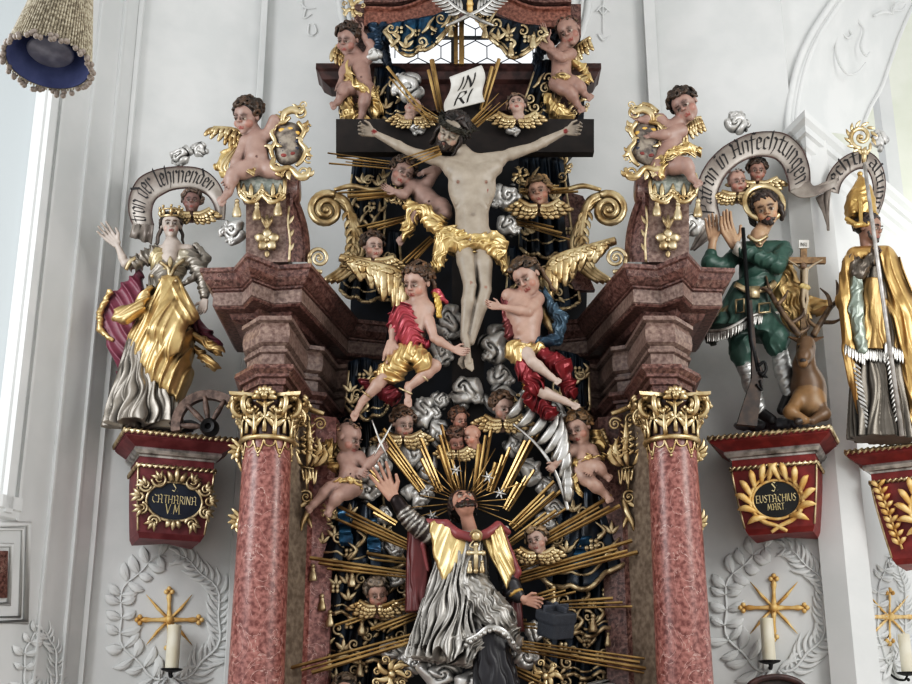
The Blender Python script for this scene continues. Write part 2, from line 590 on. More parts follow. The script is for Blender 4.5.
class Mesh:
    def __init__(s, Y=9.0):
        s.Y = Y
        s.u = Y / CT / F
        s.V = []
        s.Q = []
        s.n = 0

    def p(s, q):
        return at(q[0], q[1], s.Y - (q[2] if len(q) > 2 else 0) * s.u)

    def grid(s, A, closed_v=False, closed_u=False):
        A = np.asarray(A, float)
        nu, nv = A.shape[:2]
        b = s.n
        s.V.append(A.reshape(-1, 3))
        s.n += nu * nv
        for i in range(nu if closed_u else nu - 1):
            for j in range(nv if closed_v else nv - 1):
                i2, j2 = (i + 1) % nu, (j + 1) % nv
                s.Q.append((b + i * nv + j, b + i * nv + j2, b + i2 * nv + j2, b + i2 * nv + j))

    def tube_w(s, P, rad, n=7, flat=1.0, view=None, caps=True):
        P = [np.asarray(p, float) for p in P]
        m = len(P)
        rad = np.interp(np.linspace(0, 1, m), np.linspace(0, 1, len(rad)), rad) if hasattr(rad, '__len__') else np.full(m, rad)
        view = VIEW if view is None else nrm(view)
        rings = []
        for i in range(m):
            t = nrm(P[min(i + 1, m - 1)] - P[max(i - 1, 0)])
            a = np.cross(t, view)
            if np.linalg.norm(a) < 0.05:
                a = np.cross(t, (1, 0.2, 0.1))
            a = nrm(a)
            if rings and a @ la < 0:
                a = -a
            la = a
            b = np.cross(a, t)
            rings.append([P[i] + rad[i] * (math.cos(q) * a + flat * math.sin(q) * b) for q in [2 * math.pi * j / n for j in range(n)]])
        if caps:
            rings = [[P[0]] * n] + rings + [[P[-1]] * n]
        s.grid(rings, closed_v=True)

    def tube(s, pts, r, n=7, flat=1.0, sub=5, view=None):
        W = [s.p(q) for q in pts]
        if sub and len(W) > 2:
            W = spline(W, sub)
        r = [x * s.u for x in r] if hasattr(r, '__len__') else r * s.u
        s.tube_w(W, r, n, flat, view)

    def leaf(s, a, b, w, bend=0.0, lift=0.0, flat=0.35, prof=(0.25, 0.8, 1.0, 0.9, 0.55, 0.1)):
        """lens-shaped leaf or feather from a to b, bend sideways, lift towards the nave"""
        a, b = np.array(list(a) + [0] * (3 - len(a)), float), np.array(list(b) + [0] * (3 - len(b)), float)
        d = b - a
        L = math.hypot(d[0], d[1]) + 1e-9
        nx, ny = -d[1] / L, d[0] / L
        pts = []
        for i in range(7):
            t = i / 6
            q = a + d * t
            c = 4 * t * (1 - t)
            pts.append((q[0] + nx * bend * L * c, q[1] + ny * bend * L * c, q[2] + lift * c))
        s.tube(pts, [w * x for x in prof], n=6, flat=flat, sub=0)

    def ball(s, c, r, n=8, sq=(1, 1, 1)):
        s.ball_w(s.p(c), r * s.u, n, sq)

    def ball_w(s, c, r, n=8, sq=(1, 1, 1)):
        A = [[c + r * np.array((math.sin(a) * math.cos(b) * sq[0], math.sin(a) * math.sin(b) * sq[1], math.cos(a) * sq[2]))
              for b in [2 * math.pi * j / n for j in range(n)]] for a in [math.pi * i / (n // 2 + 1) for i in range(n // 2 + 2)]]
        s.grid(A, closed_v=True)

    def volute(s, c, r, turns=2.0, a0=0.0, sgn=1, r0=None, flat=0.8, n=7, eye=0.22, z1=1.5):
        """spiral scroll; starts on the outside at angle a0 (degrees, clockwise in view)"""
        r0 = r0 or r * 0.24
        N = int(18 * turns)
        pts, rr = [], []
        for i in range(N + 1):
            t = i / N
            a = math.radians(a0) + sgn * 2 * math.pi * turns * t
            q = r * (1 - 0.85 * t)
            pts.append((c[0] + q * math.cos(a), c[1] + q * math.sin(a), (c[2] if len(c) > 2 else 0) + z1 * t * r0))
            rr.append(r0 * (1 - 0.5 * t))
        s.tube(pts, rr, n=n, flat=flat, sub=0)
        s.ball((c[0], c[1], (c[2] if len(c) > 2 else 0) + z1 * r0), r * eye)

    def box_w(s, c, ax, h):
        c = np.asarray(c, float)
        v = []
        for k in (-1, 1):
            for x, y in ((-1, -1), (1, -1), (1, 1), (-1, 1)):
                v.append(c + ax[0] * h[0] * x + ax[1] * h[1] * y + ax[2] * h[2] * k)
        b = s.n
        s.V.append(np.array(v))
        s.n += 8
        for q in ((3, 2, 1, 0), (4, 5, 6, 7), (0, 1, 5, 4), (1, 2, 6, 5), (2, 3, 7, 6), (3, 0, 4, 7)):
            s.Q.append(tuple(b + i for i in q))

    def box(s, x0, y0, x1, y1, z0, z1):
        """block whose front face spans the given sight lines"""
        b = s.n
        v = [s.p((x, y, z1)) for x, y in ((x0, y0), (x1, y0), (x1, y1), (x0, y1))]
        dy = np.array((0, (z1 - z0) * s.u, 0))
        s.V.append(np.array(v + [q + dy for q in v]))
        s.n += 8
        for q in ((3, 2, 1, 0), (4, 5, 6, 7), (0, 1, 5, 4), (1, 2, 6, 5), (2, 3, 7, 6), (3, 0, 4, 7)):
            s.Q.append(tuple(b + i for i in q))

    def extrude(s, poly, dv):
        """polygon (world points) pushed along dv; fan faces as quads of a ring grid plus caps"""
        P = np.asarray(poly, float)
        c = P.mean(0)
        s.grid([[c] * len(P), P, P + dv, [c + dv] * len(P)], closed_v=True)

    def sheet(s, A, th):
        """solid sheet from a grid of world points"""
        A = np.asarray(A, float)
        du = np.gradient(A, axis=0)
        dv = np.gradient(A, axis=1)
        N = np.cross(du, dv)
        N /= np.linalg.norm(N, axis=2, keepdims=True) + 1e-12
        B = A + N * th
        s.grid(A)
        s.grid(B[::-1])
        for e, f in ((A[0], B[0]), (B[-1], A[-1])):
            s.grid([f, e])
        s.grid([A[:, 0], B[:, 0]])
        s.grid([B[:, -1], A[:, -1]])

    def lathe(s, c, prof, n=32, ax=(0, 0, 1), x=(1, 0, 0)):
        """prof = (radius, height) pairs in metres about c"""
        ax, x = nrm(ax), nrm(x)
        y = np.cross(ax, x)
        A = [[c + ax * h + r * (math.cos(q) * x + math.sin(q) * y) for q in [2 * math.pi * j / n for j in range(n)]] for r, h in prof]
        s.grid(A, closed_v=True)

    def build(s, name, m, parent=None, smooth=True, label=None, org=None, sharp=None):
        V = np.concatenate(s.V)
        if org is None:
            org = ORG[parent.name] if parent is not None else V.mean(0)
        me = raw_mesh(name, V - org, s.Q, None, smooth)
        if smooth and sharp:
            me.set_sharp_from_angle(angle=math.radians(sharp))
        return link_mesh(name, me, m, parent, org, label)


def sweep_path(path, prof):
    """path: plan points (x, y) left to right; prof: (out, z) with out towards the nave. Mitred."""
    P = [np.array(p[:2], float) for p in path]
    nn = []
    for i in range(len(P) - 1):
        d = nrm(P[i + 1] - P[i])
        nn.append(np.array((d[1], -d[0])))
    rows = []
    for i, p in enumerate(P):
        if i == 0:
            m = nn[0]
        elif i == len(P) - 1:
            m = nn[-1]
        else:
            m = nrm(nn[i - 1] + nn[i])
            m = m / max(0.35, m @ nn[i])
        rows.append([np.array((p[0] + m[0] * o, p[1] + m[1] * o, z)) for o, z in prof])
    return rows


# ------------------------------------------------------------------ lettering: broad-pen strokes
GLY = {
    't': (0.55, [[(.25, 1.25), (.25, .1), (.45, 0)], [(.02, .95), (.5, .95)]]),
    'r': (0.6, [[(.12, 1), (.12, 0)], [(.12, .85), (.4, 1), (.52, .85)]]),
    'o': (0.75, [[(.15, .9), (.15, .12), (.35, 0), (.6, .15), (.6, .85), (.35, 1), (.15, .88)]]),
    'n': (0.8, [[(.12, 1), (.12, 0)], [(.12, .85), (.4, 1), (.6, .85), (.6, 0)]]),
    'u': (0.8, [[(.12, 1), (.12, .12), (.35, 0), (.6, .15)], [(.6, 1), (.6, 0)]]),
    'd': (0.8, [[(.1, 1.45), (.6, .9), (.6, .12), (.35, 0), (.14, .12), (.14, .8), (.4, .98)]]),
    'e': (0.65, [[(.14, .5), (.5, .62), (.5, .85), (.3, 1), (.14, .85), (.14, .12), (.35, 0), (.55, .15)]]),
    'l': (0.4, [[(.15, 1.5), (.15, .1), (.32, 0)]]),
    'h': (0.8, [[(.14, 1.5), (.14, 0)], [(.14, .85), (.4, 1), (.6, .85), (.58, .1), (.38, -.35)]]),
    'i': (0.4, [[(.15, 1), (.15, .08), (.3, 0)], [(.12, 1.35), (.22, 1.3)]]),
    'a': (0.75, [[(.15, .85), (.4, 1), (.58, .85), (.58, .1), (.7, 0)], [(.58, .55), (.2, .45), (.14, .15), (.32, 0), (.58, .18)]]),
    'f': (0.55, [[(.2, -.3), (.2, 1.2), (.35, 1.45), (.52, 1.35)], [(.02, .9), (.48, .9)]]),
    's': (0.6, [[(.5, .9), (.3, 1), (.14, .8), (.5, .3), (.4, .03), (.1, .1)]]),
    'c': (0.6, [[(.5, .88), (.32, 1), (.14, .85), (.14, .12), (.32, 0), (.5, .12)]]),
    'g': (0.8, [[(.58, .88), (.32, 1), (.14, .85), (.14, .15), (.35, .02), (.58, .15)], [(.58, 1), (.58, -.25), (.35, -.45), (.12, -.32)]]),
    'P': (0.95, [[(.2, 1.4), (.2, -.1)], [(.02, 1.3), (.5, 1.5), (.78, 1.2), (.7, .7), (.2, .6)]]),
    'A': (1.15, [[(.05, .1), (.3, .05), (.3, 1.1), (.12, 1.35)], [(.3, 1.2), (.62, 1.5), (.85, 1.3), (.85, .1), (1.0, 0)], [(.3, .65), (.85, .65)]]),
    'S': (0.7, [[(.58, 1.25), (.35, 1.4), (.1, 1.15), (.56, .5), (.36, 0), (.06, .15)]]),
    'C': (0.85, [[(.72, 1.2), (.45, 1.4), (.12, 1.0), (.12, .4), (.45, 0), (.74, .2)]]),
    'T': (0.8, [[(.4, 1.4), (.4, 0)], [(.04, 1.38), (.76, 1.38)]]),
    'H': (0.85, [[(.12, 1.4), (.12, 0)], [(.7, 1.4), (.7, 0)], [(.12, .72), (.7, .72)]]),
    'R': (0.8, [[(.12, 1.4), (.12, 0)], [(.12, 1.38), (.5, 1.35), (.62, 1.05), (.45, .72), (.12, .7)], [(.35, .7), (.72, 0)]]),
    'I': (0.35, [[(.15, 1.4), (.15, 0)]]),
    'N': (0.85, [[(.12, 0), (.12, 1.4), (.7, 0), (.7, 1.4)]]),
    'V': (0.85, [[(.05, 1.4), (.4, 0), (.75, 1.4)]]),
    'M': (1.05, [[(.08, 0), (.2, 1.4), (.5, .3), (.8, 1.4), (.92, 0)]]),
    'E': (0.7, [[(.12, 1.4), (.12, 0)], [(.12, 1.38), (.6, 1.38)], [(.12, .72), (.5, .72)], [(.12, .02), (.62, .02)]]),
    'U': (0.85, [[(.12, 1.4), (.12, .3), (.4, 0), (.7, .3), (.7, 1.4)]]),
    'B': (0.75, [[(.12, 1.4), (.12, 0)], [(.12, 1.38), (.5, 1.3), (.5, .85), (.12, .72), (.6, .6), (.6, .1), (.12, .02)]]),
    'L': (0.65, [[(.12, 1.4), (.12, .02), (.6, .02)]]),
    'Z': (0.75, [[(.08, 1.38), (.62, 1.38), (.08, .02), (.65, .02)]]),
    'J': (0.5, [[(.3, 1.4), (.3, .1), (.05, -.1)]]),
    '.': (0.35, [[(.1, .02), (.18, .1)]]),
    ':': (0.35, [[(.1, .1), (.18, .18)], [(.1, .85), (.18, .93)]]),
    ' ': (0.45, []),
}


def text_width(t):
    return sum(GLY[ch][0] for ch in t)


def write(m, t, fn, size, nib=0.13, ang=40, lift=0.0015, slant=0.0):
    """write text with fn(s, v) -> (point, normal); s along the line, v up, both in metres; starts at s = 0"""
    x = 0.0
    ca, sa = math.cos(math.radians(ang)) * nib, math.sin(math.radians(ang)) * nib
    for ch in t:
        w, strokes = GLY[ch]
        for st in strokes:
            for a, b in zip(st[:-1], st[1:]):
                n = max(1, int(math.hypot(b[0] - a[0], b[1] - a[1]) / 0.3))
                for i in range(n):
                    q0 = (a[0] + (b[0] - a[0]) * i / n, a[1] + (b[1] - a[1]) * i / n)
                    q1 = (a[0] + (b[0] - a[0]) * (i + 1) / n, a[1] + (b[1] - a[1]) * (i + 1) / n)
                    # nib parallelogram, with a little end thickness across the stroke
                    dx, dy = q1[0] - q0[0], q1[1] - q0[1]
                    L = math.hypot(dx, dy) + 1e-9
                    ex, ey = dx / L * 0.035, dy / L * 0.035
                    px_, py_ = ca + (-dy / L) * 0.02, sa + (dx / L) * 0.02
                    if (dx * sa - dy * ca) > 0:
                        px_, py_ = ca + (dy / L) * 0.02, sa + (-dx / L) * 0.02
                    R = [(q0[0] - ex - px_, q0[1] - ey - py_), (q1[0] + ex - px_, q1[1] + ey - py_),
                         (q1[0] + ex + px_, q1[1] + ey + py_), (q0[0] - ex + px_, q0[1] - ey + py_)]
                    G = []
                    for r in R:
                        P_, N_ = fn((x + r[0] + slant * r[1]) * size, r[1] * size)
                        G.append(P_ + N_ * lift)
                    m.grid([[G[0], G[1]], [G[3], G[2]]])
        x += w


def thing_part(name, parent, loc):
    o = bpy.data.objects.new(name, None)
    o.empty_display_size = 0.03
    COL.objects.link(o)
    o.parent = parent
    o.location = np.array(loc) - ORG[parent.name]
    ORG[o.name] = np.array(loc, float)
    return o


def poly_solid(mb_, pts, dv):
    import mathutils.geometry as mg
    P_ = [np.asarray(p_, float) for p_ in pts]
    tri = mg.tessellate_polygon([[Vector(p_) for p_ in P_]])
    b0_ = mb_.n
    mb_.V.append(np.array(P_ + [p_ + dv for p_ in P_]))
    n_p = len(P_)
    mb_.n += 2 * n_p
    for a_, b_, c_ in tri:
        mb_.Q.append((b0_ + a_, b0_ + b_, b0_ + c_, b0_ + c_))
        mb_.Q.append((b0_ + n_p + c_, b0_ + n_p + b_, b0_ + n_p + a_, b0_ + n_p + a_))
    for i_ in range(n_p):
        j_ = (i_ + 1) % n_p
        mb_.Q.append((b0_ + i_, b0_ + j_, b0_ + n_p + j_, b0_ + n_p + i_))
# ================================================================== materials
PLASTER = mat('white plaster', (214, 216, 215), (222, 223, 222), rough=0.85, scale=3, bump=0.08, bscale=30)
PLASTER2 = mat('shaded plaster', (210, 212, 211), (218, 219, 218), rough=0.85, scale=2, bump=0.06, bscale=30)  # darker copy of the plaster, shade put into its colour
STUCCO = mat('stucco relief', (216, 218, 217), (224, 225, 224), rough=0.85, scale=4)
GREENWALL = mat('sunlit plaster', (222, 226, 208), (232, 234, 220), rough=0.9, scale=2)  # yellow-green window light put into the plaster colour
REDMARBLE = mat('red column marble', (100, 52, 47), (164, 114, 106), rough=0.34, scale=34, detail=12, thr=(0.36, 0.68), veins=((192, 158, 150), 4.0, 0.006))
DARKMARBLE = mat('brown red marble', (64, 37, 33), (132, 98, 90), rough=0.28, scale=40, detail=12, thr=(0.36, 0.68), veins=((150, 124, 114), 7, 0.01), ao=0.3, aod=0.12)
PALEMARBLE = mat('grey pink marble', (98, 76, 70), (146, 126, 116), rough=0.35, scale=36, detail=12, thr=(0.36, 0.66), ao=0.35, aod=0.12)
FLOORSTONE = mat('pale floor stone', (196, 190, 180), (216, 210, 200), rough=.5, scale=2)
GREYMARBLE = mat('grey brown marble', (98, 84, 72), (134, 120, 106), rough=0.4, scale=26, detail=8, thr=(0.36, 0.66))
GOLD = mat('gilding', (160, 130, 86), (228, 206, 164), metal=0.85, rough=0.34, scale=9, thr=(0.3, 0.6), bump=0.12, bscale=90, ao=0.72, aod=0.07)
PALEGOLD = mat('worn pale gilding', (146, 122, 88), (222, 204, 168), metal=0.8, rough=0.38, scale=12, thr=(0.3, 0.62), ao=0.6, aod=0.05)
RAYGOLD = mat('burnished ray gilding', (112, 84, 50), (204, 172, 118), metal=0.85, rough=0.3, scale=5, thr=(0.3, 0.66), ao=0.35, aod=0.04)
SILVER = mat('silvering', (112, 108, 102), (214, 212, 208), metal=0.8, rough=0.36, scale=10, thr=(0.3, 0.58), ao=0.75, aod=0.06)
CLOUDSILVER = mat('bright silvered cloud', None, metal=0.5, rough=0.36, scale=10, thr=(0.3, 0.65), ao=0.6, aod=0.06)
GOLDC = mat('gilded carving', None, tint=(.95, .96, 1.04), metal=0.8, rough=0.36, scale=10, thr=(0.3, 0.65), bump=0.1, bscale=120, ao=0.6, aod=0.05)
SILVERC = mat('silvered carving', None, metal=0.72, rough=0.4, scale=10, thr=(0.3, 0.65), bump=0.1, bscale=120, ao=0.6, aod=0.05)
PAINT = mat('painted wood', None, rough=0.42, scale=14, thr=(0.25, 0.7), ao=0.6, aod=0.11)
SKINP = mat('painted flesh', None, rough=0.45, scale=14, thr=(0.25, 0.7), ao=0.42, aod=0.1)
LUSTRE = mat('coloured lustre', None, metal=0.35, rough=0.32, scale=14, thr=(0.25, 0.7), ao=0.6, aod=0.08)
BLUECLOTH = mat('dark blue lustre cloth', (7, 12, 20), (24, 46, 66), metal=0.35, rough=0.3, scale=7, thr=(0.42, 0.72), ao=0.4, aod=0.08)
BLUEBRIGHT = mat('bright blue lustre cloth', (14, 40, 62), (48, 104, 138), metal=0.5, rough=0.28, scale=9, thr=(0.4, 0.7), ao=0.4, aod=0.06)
BACKING = mat('black blue backboard', (8, 10, 16), (22, 28, 40), rough=0.5, scale=6)
CROSSWOOD = mat('dark cross wood', (22, 15, 13), (36, 27, 24), rough=0.65, scale=10)
DARKWOOD = mat('dark brown marbled wood', (46, 26, 24), (78, 50, 46), rough=0.4, scale=15)
CONSOLERED = mat('painted red console', (108, 26, 24), (134, 44, 40), rough=0.45, scale=10)
CONSOLEPLUM = mat('painted plum console', (98, 34, 40), (122, 58, 62), rough=0.45, scale=10)
SIGNBLUE = mat('sign dark blue', (18, 26, 42), (28, 36, 52), rough=0.5, scale=10)
SIGNBLACK = mat('sign black', (18, 20, 22), (30, 32, 34), rough=0.5, scale=10)
LETTERGOLD = mat('lettering gold', (206, 190, 140), (226, 212, 170), rough=0.5)
LETTERDARK = mat('lettering black', (24, 22, 24), (36, 34, 36), rough=0.6)
BANNER = mat('silvered banner', (110, 100, 94), (172, 164, 156), metal=0.3, rough=0.42, scale=5, thr=(0.3, 0.65), ao=0.3)
PARCH = mat('white scroll', (196, 192, 184), (222, 220, 214), rough=0.6, scale=6, ao=0.3)
LEAD = mat('lead cames', (40, 42, 46), (60, 62, 66), rough=0.6)
WAX = mat('ivory wax', (222, 214, 190), (232, 226, 206), rough=0.5)
IRON = mat('black iron', (18, 18, 20), (34, 33, 34), rough=0.5, metal=0.5)
CORD = mat('beige lamp cord', (132, 122, 104), (204, 194, 172), rough=0.8, scale=60)
BEADM = mat('wooden bead', (92, 80, 72), (168, 156, 146), rough=0.4, scale=40)
LAMPIN = mat('blue lamp lining', (66, 76, 122), (84, 94, 140), rough=0.7)
OCHRE = mat('painted ochre gold', (216, 170, 102), (240, 206, 146), rough=0.5, scale=14, ao=0.35, metal=0.25)
WHEELWOOD = mat('wheel wood', (70, 54, 48), (116, 96, 86), rough=0.6, scale=20, ao=0.4)
GUNWOOD = mat('gun stock wood', (38, 26, 20), (66, 48, 36), rough=0.45, scale=12)

frost = bpy.data.materials.new('frosted daylight glass')
frost.use_nodes = True
_b = frost.node_tree.nodes['Principled BSDF']
_b.inputs['Base Color'].default_value = (0.5, 0.55, 0.57, 1)
_b.inputs['Roughness'].default_value = 0.6
_b.inputs['Emission Color'].default_value = (0.9, 0.96, 1, 1)
_b.inputs['Emission Strength'].default_value = 0.06
glass = bpy.data.materials.new('clear leaded glass')
glass.use_nodes = True
_n = glass.node_tree.nodes
_t = _n.new('ShaderNodeBsdfTransparent')
_g = _n.new('ShaderNodeBsdfGlossy')
_g.inputs['Roughness'].default_value = 0.15
_x = _n.new('ShaderNodeMixShader')
_x.inputs['Fac'].default_value = 0.06
glass.node_tree.links.new(_t.outputs[0], _x.inputs[1])
glass.node_tree.links.new(_g.outputs[0], _x.inputs[2])
_e = _n.new('ShaderNodeEmission')
_e.inputs['Color'].default_value = (0.86, 0.92, 1, 1)
_e.inputs['Strength'].default_value = 0.35  # daylight outside added as a glow of the pane
_a = _n.new('ShaderNodeAddShader')
glass.node_tree.links.new(_x.outputs[0], _a.inputs[0])
glass.node_tree.links.new(_e.outputs[0], _a.inputs[1])
glass.node_tree.links.new(_a.outputs[0], _n['Material Output'].inputs[0])


# ================================================================== the setting
def plan(px, Y, py=300):
    q = at(px, py, Y)
    return np.array(q[:2])


def wall(name, a, b, z0, z1, th=0.25, m=None, org=None):
    d = nrm(np.append(b - a, 0))
    n = np.array((-d[1], d[0], 0))
    mb = Mesh()
    L = np.linalg.norm(b - a)
    c = np.append((a + b) / 2, (z0 + z1) / 2) + n * th / 2
    mb.box_w(c, (d, n, np.array((0, 0, 1.0))), (L / 2, th / 2, (z1 - z0) / 2))
    return struct(mb.build(name, m or PLASTER, None, smooth=False))


def moulding(name, a, b, z, prof, m=None):
    """straight moulding along plan a-b; prof = (out, dz)"""
    mb = Mesh()
    mb.grid(sweep_path([a, b], [(o, z + h) for o, h in prof]))
    return struct(mb.build(name, m or PLASTER, None, smooth=False))


def vstrip(name, px, py, Y, w, th, z0, z1, m=None, dirv=(1, 0)):
    c = plan(px, Y, py)
    d = nrm((*dirv, 0))
    n = np.array((-d[1], d[0], 0))
    mb = Mesh()
    mb.box_w(np.append(c, (z0 + z1) / 2), (d, n, np.array((0, 0, 1.0))), (w / 2, th / 2, (z1 - z0) / 2))
    return struct(mb.build(name, m or PLASTER, None, smooth=False))


TOPZ = 11.5
pA, pB = plan(263, 10.5, 50), plan(133, 10.12, 120)
pC, pD = plan(650, 10.5, 50), plan(799, 10.08, 200)
wall('wall_left', pB, pA, 0, TOPZ)
wall('wall_right', pC, pD, 0, TOPZ)
# end wall with the oculus
OC = at(464, -12, 10.5)
orx, orz = 1.02, 1.18
mb = Mesh()
N = 96
ring0, ring1, ring2 = [], [], []
for i in range(N):
    a = 2 * math.pi * i / N
    ca, sa = math.cos(a), math.sin(a)
    ring1.append((OC[0] + orx * ca, 10.5, OC[2] + orz * sa))
    ring2.append((OC[0] + orx * ca * 0.86, 10.8, OC[2] + orz * sa * 0.86))
    tx = (pC[0] - OC[0] if ca > 0 else pA[0] - OC[0]) / ca if abs(ca) > 1e-6 else 1e9
    tz = (TOPZ - OC[2] if sa > 0 else -OC[2]) / sa if abs(sa) > 1e-6 else 1e9
    t = min(tx, tz)
    ring0.append((OC[0] + ca * t, 10.5, OC[2] + sa * t))
mb.grid([ring0, ring1, ring2], closed_v=True)
struct(mb.build('wall_back', PLASTER2, None, smooth=False, org=np.array((0, 10.5, 4))))
mb = Mesh()
for k, (rr, th) in enumerate(((1.0, 0.035), (1.09, 0.02), (1.15, 0.03))):
    mb.tube_w([np.array((OC[0] + orx * rr * math.cos(2 * math.pi * i / 96), 10.5 - 0.012, OC[2] + orz * rr * math.sin(2 * math.pi * i / 96))) for i in range(97)], th, 8, 1, caps=False)
struct(mb.build('trim_1', PLASTER, None, smooth=True))
# oculus glass: hexagonal leaded panes
wroot = bpy.data.objects.new('window_1', None)
COL.objects.link(wroot)
wroot.location = (OC[0], 10.72, OC[2])
wroot['kind'] = 'structure'
ORG['window_1'] = np.array(wroot.location)
mb = Mesh()
mb.grid([[(OC[0], 10.72, OC[2])] * N, [(OC[0] + orx * 0.92 * math.cos(2 * math.pi * i / N), 10.72, OC[2] + orz * 0.92 * math.sin(2 * math.pi * i / N)) for i in range(N)]], closed_v=True)
mb.build('window_pane', glass, wroot, smooth=False)
mb = Mesh()
hs = 0.125
for i in range(-9, 10):
    for j in range(-9, 10):
        cx, cz = OC[0] + hs * 1.732 * (i + 0.5 * (j & 1)), OC[2] + hs * 1.5 * j
        if ((cx - OC[0]) / orx)**2 + ((cz - OC[2]) / orz)**2 > 0.78:
            continue
        for a in (30, 90, 150):
            q0, q1 = math.radians(a), math.radians(a + 60)
            mb.tube_w([np.array((cx + hs * math.cos(q0), 10.71, cz + hs * math.sin(q0))), np.array((cx + hs * math.cos(q1), 10.71, cz + hs * math.sin(q1)))], 0.006, 5)
mb.build('window_leading', LEAD, wroot)
mb = Mesh()
for z in (-0.42, 0.1):
    mb.box_w((OC[0], 10.69, OC[2] + z), np.eye(3), (orx * 0.9, 0.012, 0.016))
mb.box_w((OC[0] - 0.1, 10.69, OC[2]), np.eye(3), (0.022, 0.014, orz * 0.9))
mb.build('window_bars', LEAD, wroot, smooth=False)

# left: corner strip, window wall
pE = plan(101, 9.92, 300)
wall('trim_2', pE, pB + np.array((0.02, -0.02)), 0, TOPZ, 0.3, PLASTER)
vstrip('trim_3', 136, 60, 10.06, 0.035, 0.06, 0, TOPZ, PLASTER, (1, 0.4))
vstrip('trim_4', 262, 50, 10.43, 0.05, 0.06, 0, TOPZ, PLASTER, (1, 0.3))
vstrip('trim_5', 652, 60, 10.43, 0.10, 0.08, 0, TOPZ, PLASTER, (1, -0.1))
pF, pG = plan(30, 9.2, 230), plan(-110, 8.6, 300)
wall('wall_window', pF, pE, 0, TOPZ, 0.3, PLASTER2)
zs = at(0, 492, 9.1)[2]
wall('wall_dado', pG, pF, 0, zs, 0.3, PLASTER2)
dL = nrm(pE - pF)
for k, (px, w, th, zb_) in enumerate(((35, 0.07, 0.05, zs - .12), (44, 0.025, 0.035, zs - .16), (72, 0.02, 0.03, 0), (96, 0.02, 0.03, 0))):
    f = (px - 30) / 71.0
    q = pF + (pE - pF) * f
    mb = Mesh()
    mb.box_w(np.append(q, (zb_ + TOPZ) / 2), (np.append(dL, 0), np.array((-dL[1], dL[0], 0)), np.array((0, 0, 1.0))), (w / 2, th, (TOPZ - zb_) / 2))
    struct(mb.build('trim_%d' % (20 + k), PLASTER, None, smooth=False))
wroot2 = bpy.data.objects.new('window_2', None)
COL.objects.link(wroot2)
wroot2['kind'] = 'structure'
wroot2.location = (pF[0] - 0.3, pF[1], 4.0)
ORG['window_2'] = np.array(wroot2.location)
mb = Mesh()
n_ = np.array((-(pF - pG)[1], (pF - pG)[0]))
n_ = nrm(n_)
mb.grid([[np.append(pG + n_ * 0.1, zs), np.append(pF + n_ * 0.1, zs)], [np.append(pG + n_ * 0.1, TOPZ), np.append(pF + n_ * 0.1, TOPZ)]])
mb.build('window_pane', frost, wroot2, smooth=False)
mb = Mesh()
mb.grid(sweep_path([pG, pF, pF + (pE - pF) * 0.22], [(0, zs - 0.17), (0.03, zs - 0.15), (0.035, zs - 0.1), (0.05, zs - 0.09), (0.05, zs), (-0.12, zs + 0.03)]))
mb.build('window_sill', PLASTER, wroot2, smooth=False)
# dado panel with its frame and red inlay
class WallPlane:
    def __init__(s, a, b, off=0.0):
        d = nrm(b - a)
        s.n = np.array((d[1], -d[0], 0))
        s.a = np.append(a, 0) + s.n * off

    def p(s, x, y, lift=0.0):
        p0, p1 = np.array((0, 0, CAMZ)), at(x, y, 5.0)
        d = p1 - p0
        t = ((s.a - p0) @ s.n) / (d @ s.n)
        return p0 + d * t + s.n * lift


WE = WallPlane(pF, pE, .01)
for k, (x0, y0, x1, y1, r_) in enumerate(((-26, 524, 29, 622, .03), (-26, 529, 23, 617, .015), (-26, 545, 12, 604, .022))):
    mb = Mesh()
    pts = [WE.p(x, y) for x, y in ((x0, y0), (x1, y0), (x1 - 3, y1), (x0, y1))]
    mb.tube_w(pts + pts[:1], r_, 4, .8, view=WE.n)
    struct(mb.build('trim_%d' % (30 + k), PLASTER, None))
mb = Mesh()
mb.extrude([WE.p(x, y) for x, y in ((-24, 551), (7, 551), (6, 598), (-24, 598))], WE.n * .012)
struct(mb.build('trim_12', DARKMARBLE, None, smooth=False))

# right: corner pier with its cap, deep side wall, arch soffit, far bright wall
pH, pI = plan(820, 9.9, 300), plan(905, 11.7, 200)
zc = at(820, 130, 9.9)[2]
wall('wall_pier', pD, pH, 0, zc, 0.2, PLASTER)
wall('wall_side', pH, pI, 0, zc, 0.2, PLASTER2)
mb = Mesh()
mb.grid(sweep_path([pD + (pD - pH) * 0.1, pH, pI], [(0, zc - 0.34), (0.02, zc - 0.32), (0.03, zc - 0.24), (0.06, zc - 0.22), (0.08, zc - 0.15), (0.11, zc - 0.14), (0.11, zc - 0.08), (0.15, zc - 0.05), (0.16, zc), (-0.15, zc)]))
struct(mb.build('trim_13', PLASTER, None, smooth=False))
ca_ = [(786, 150), (787, 120), (791, 92), (799, 62), (812, 34), (832, 4), (858, -30), (890, -60)]
cb_ = [(862, 140), (863, 126), (870, 108), (881, 88), (890, 62), (900, 34), (914, 4), (934, -26)]
A = spline([at(x, y, 10.12) for x, y in ca_], 5)
B = spline([at(x, y, 11.2) for x, y in cb_], 5)
mb = Mesh()
lun = [at(x, y, 10.13) for x, y in [(776, -90), (776, 156)] + ca_[:-1] + [(890, -90)]]
poly_solid(mb, lun, np.array((0, .1, 0)))
struct(mb.build('wall_lunette', PLASTER, None, smooth=False))
mb = Mesh()
mb.grid([[a + (b - a) * t + np.array((0, 0, 0.12)) * math.sin(math.pi * t) for t in np.linspace(0, 1, 9)] for a, b in zip(A, B)])
struct(mb.build('ceiling', PLASTER, None))
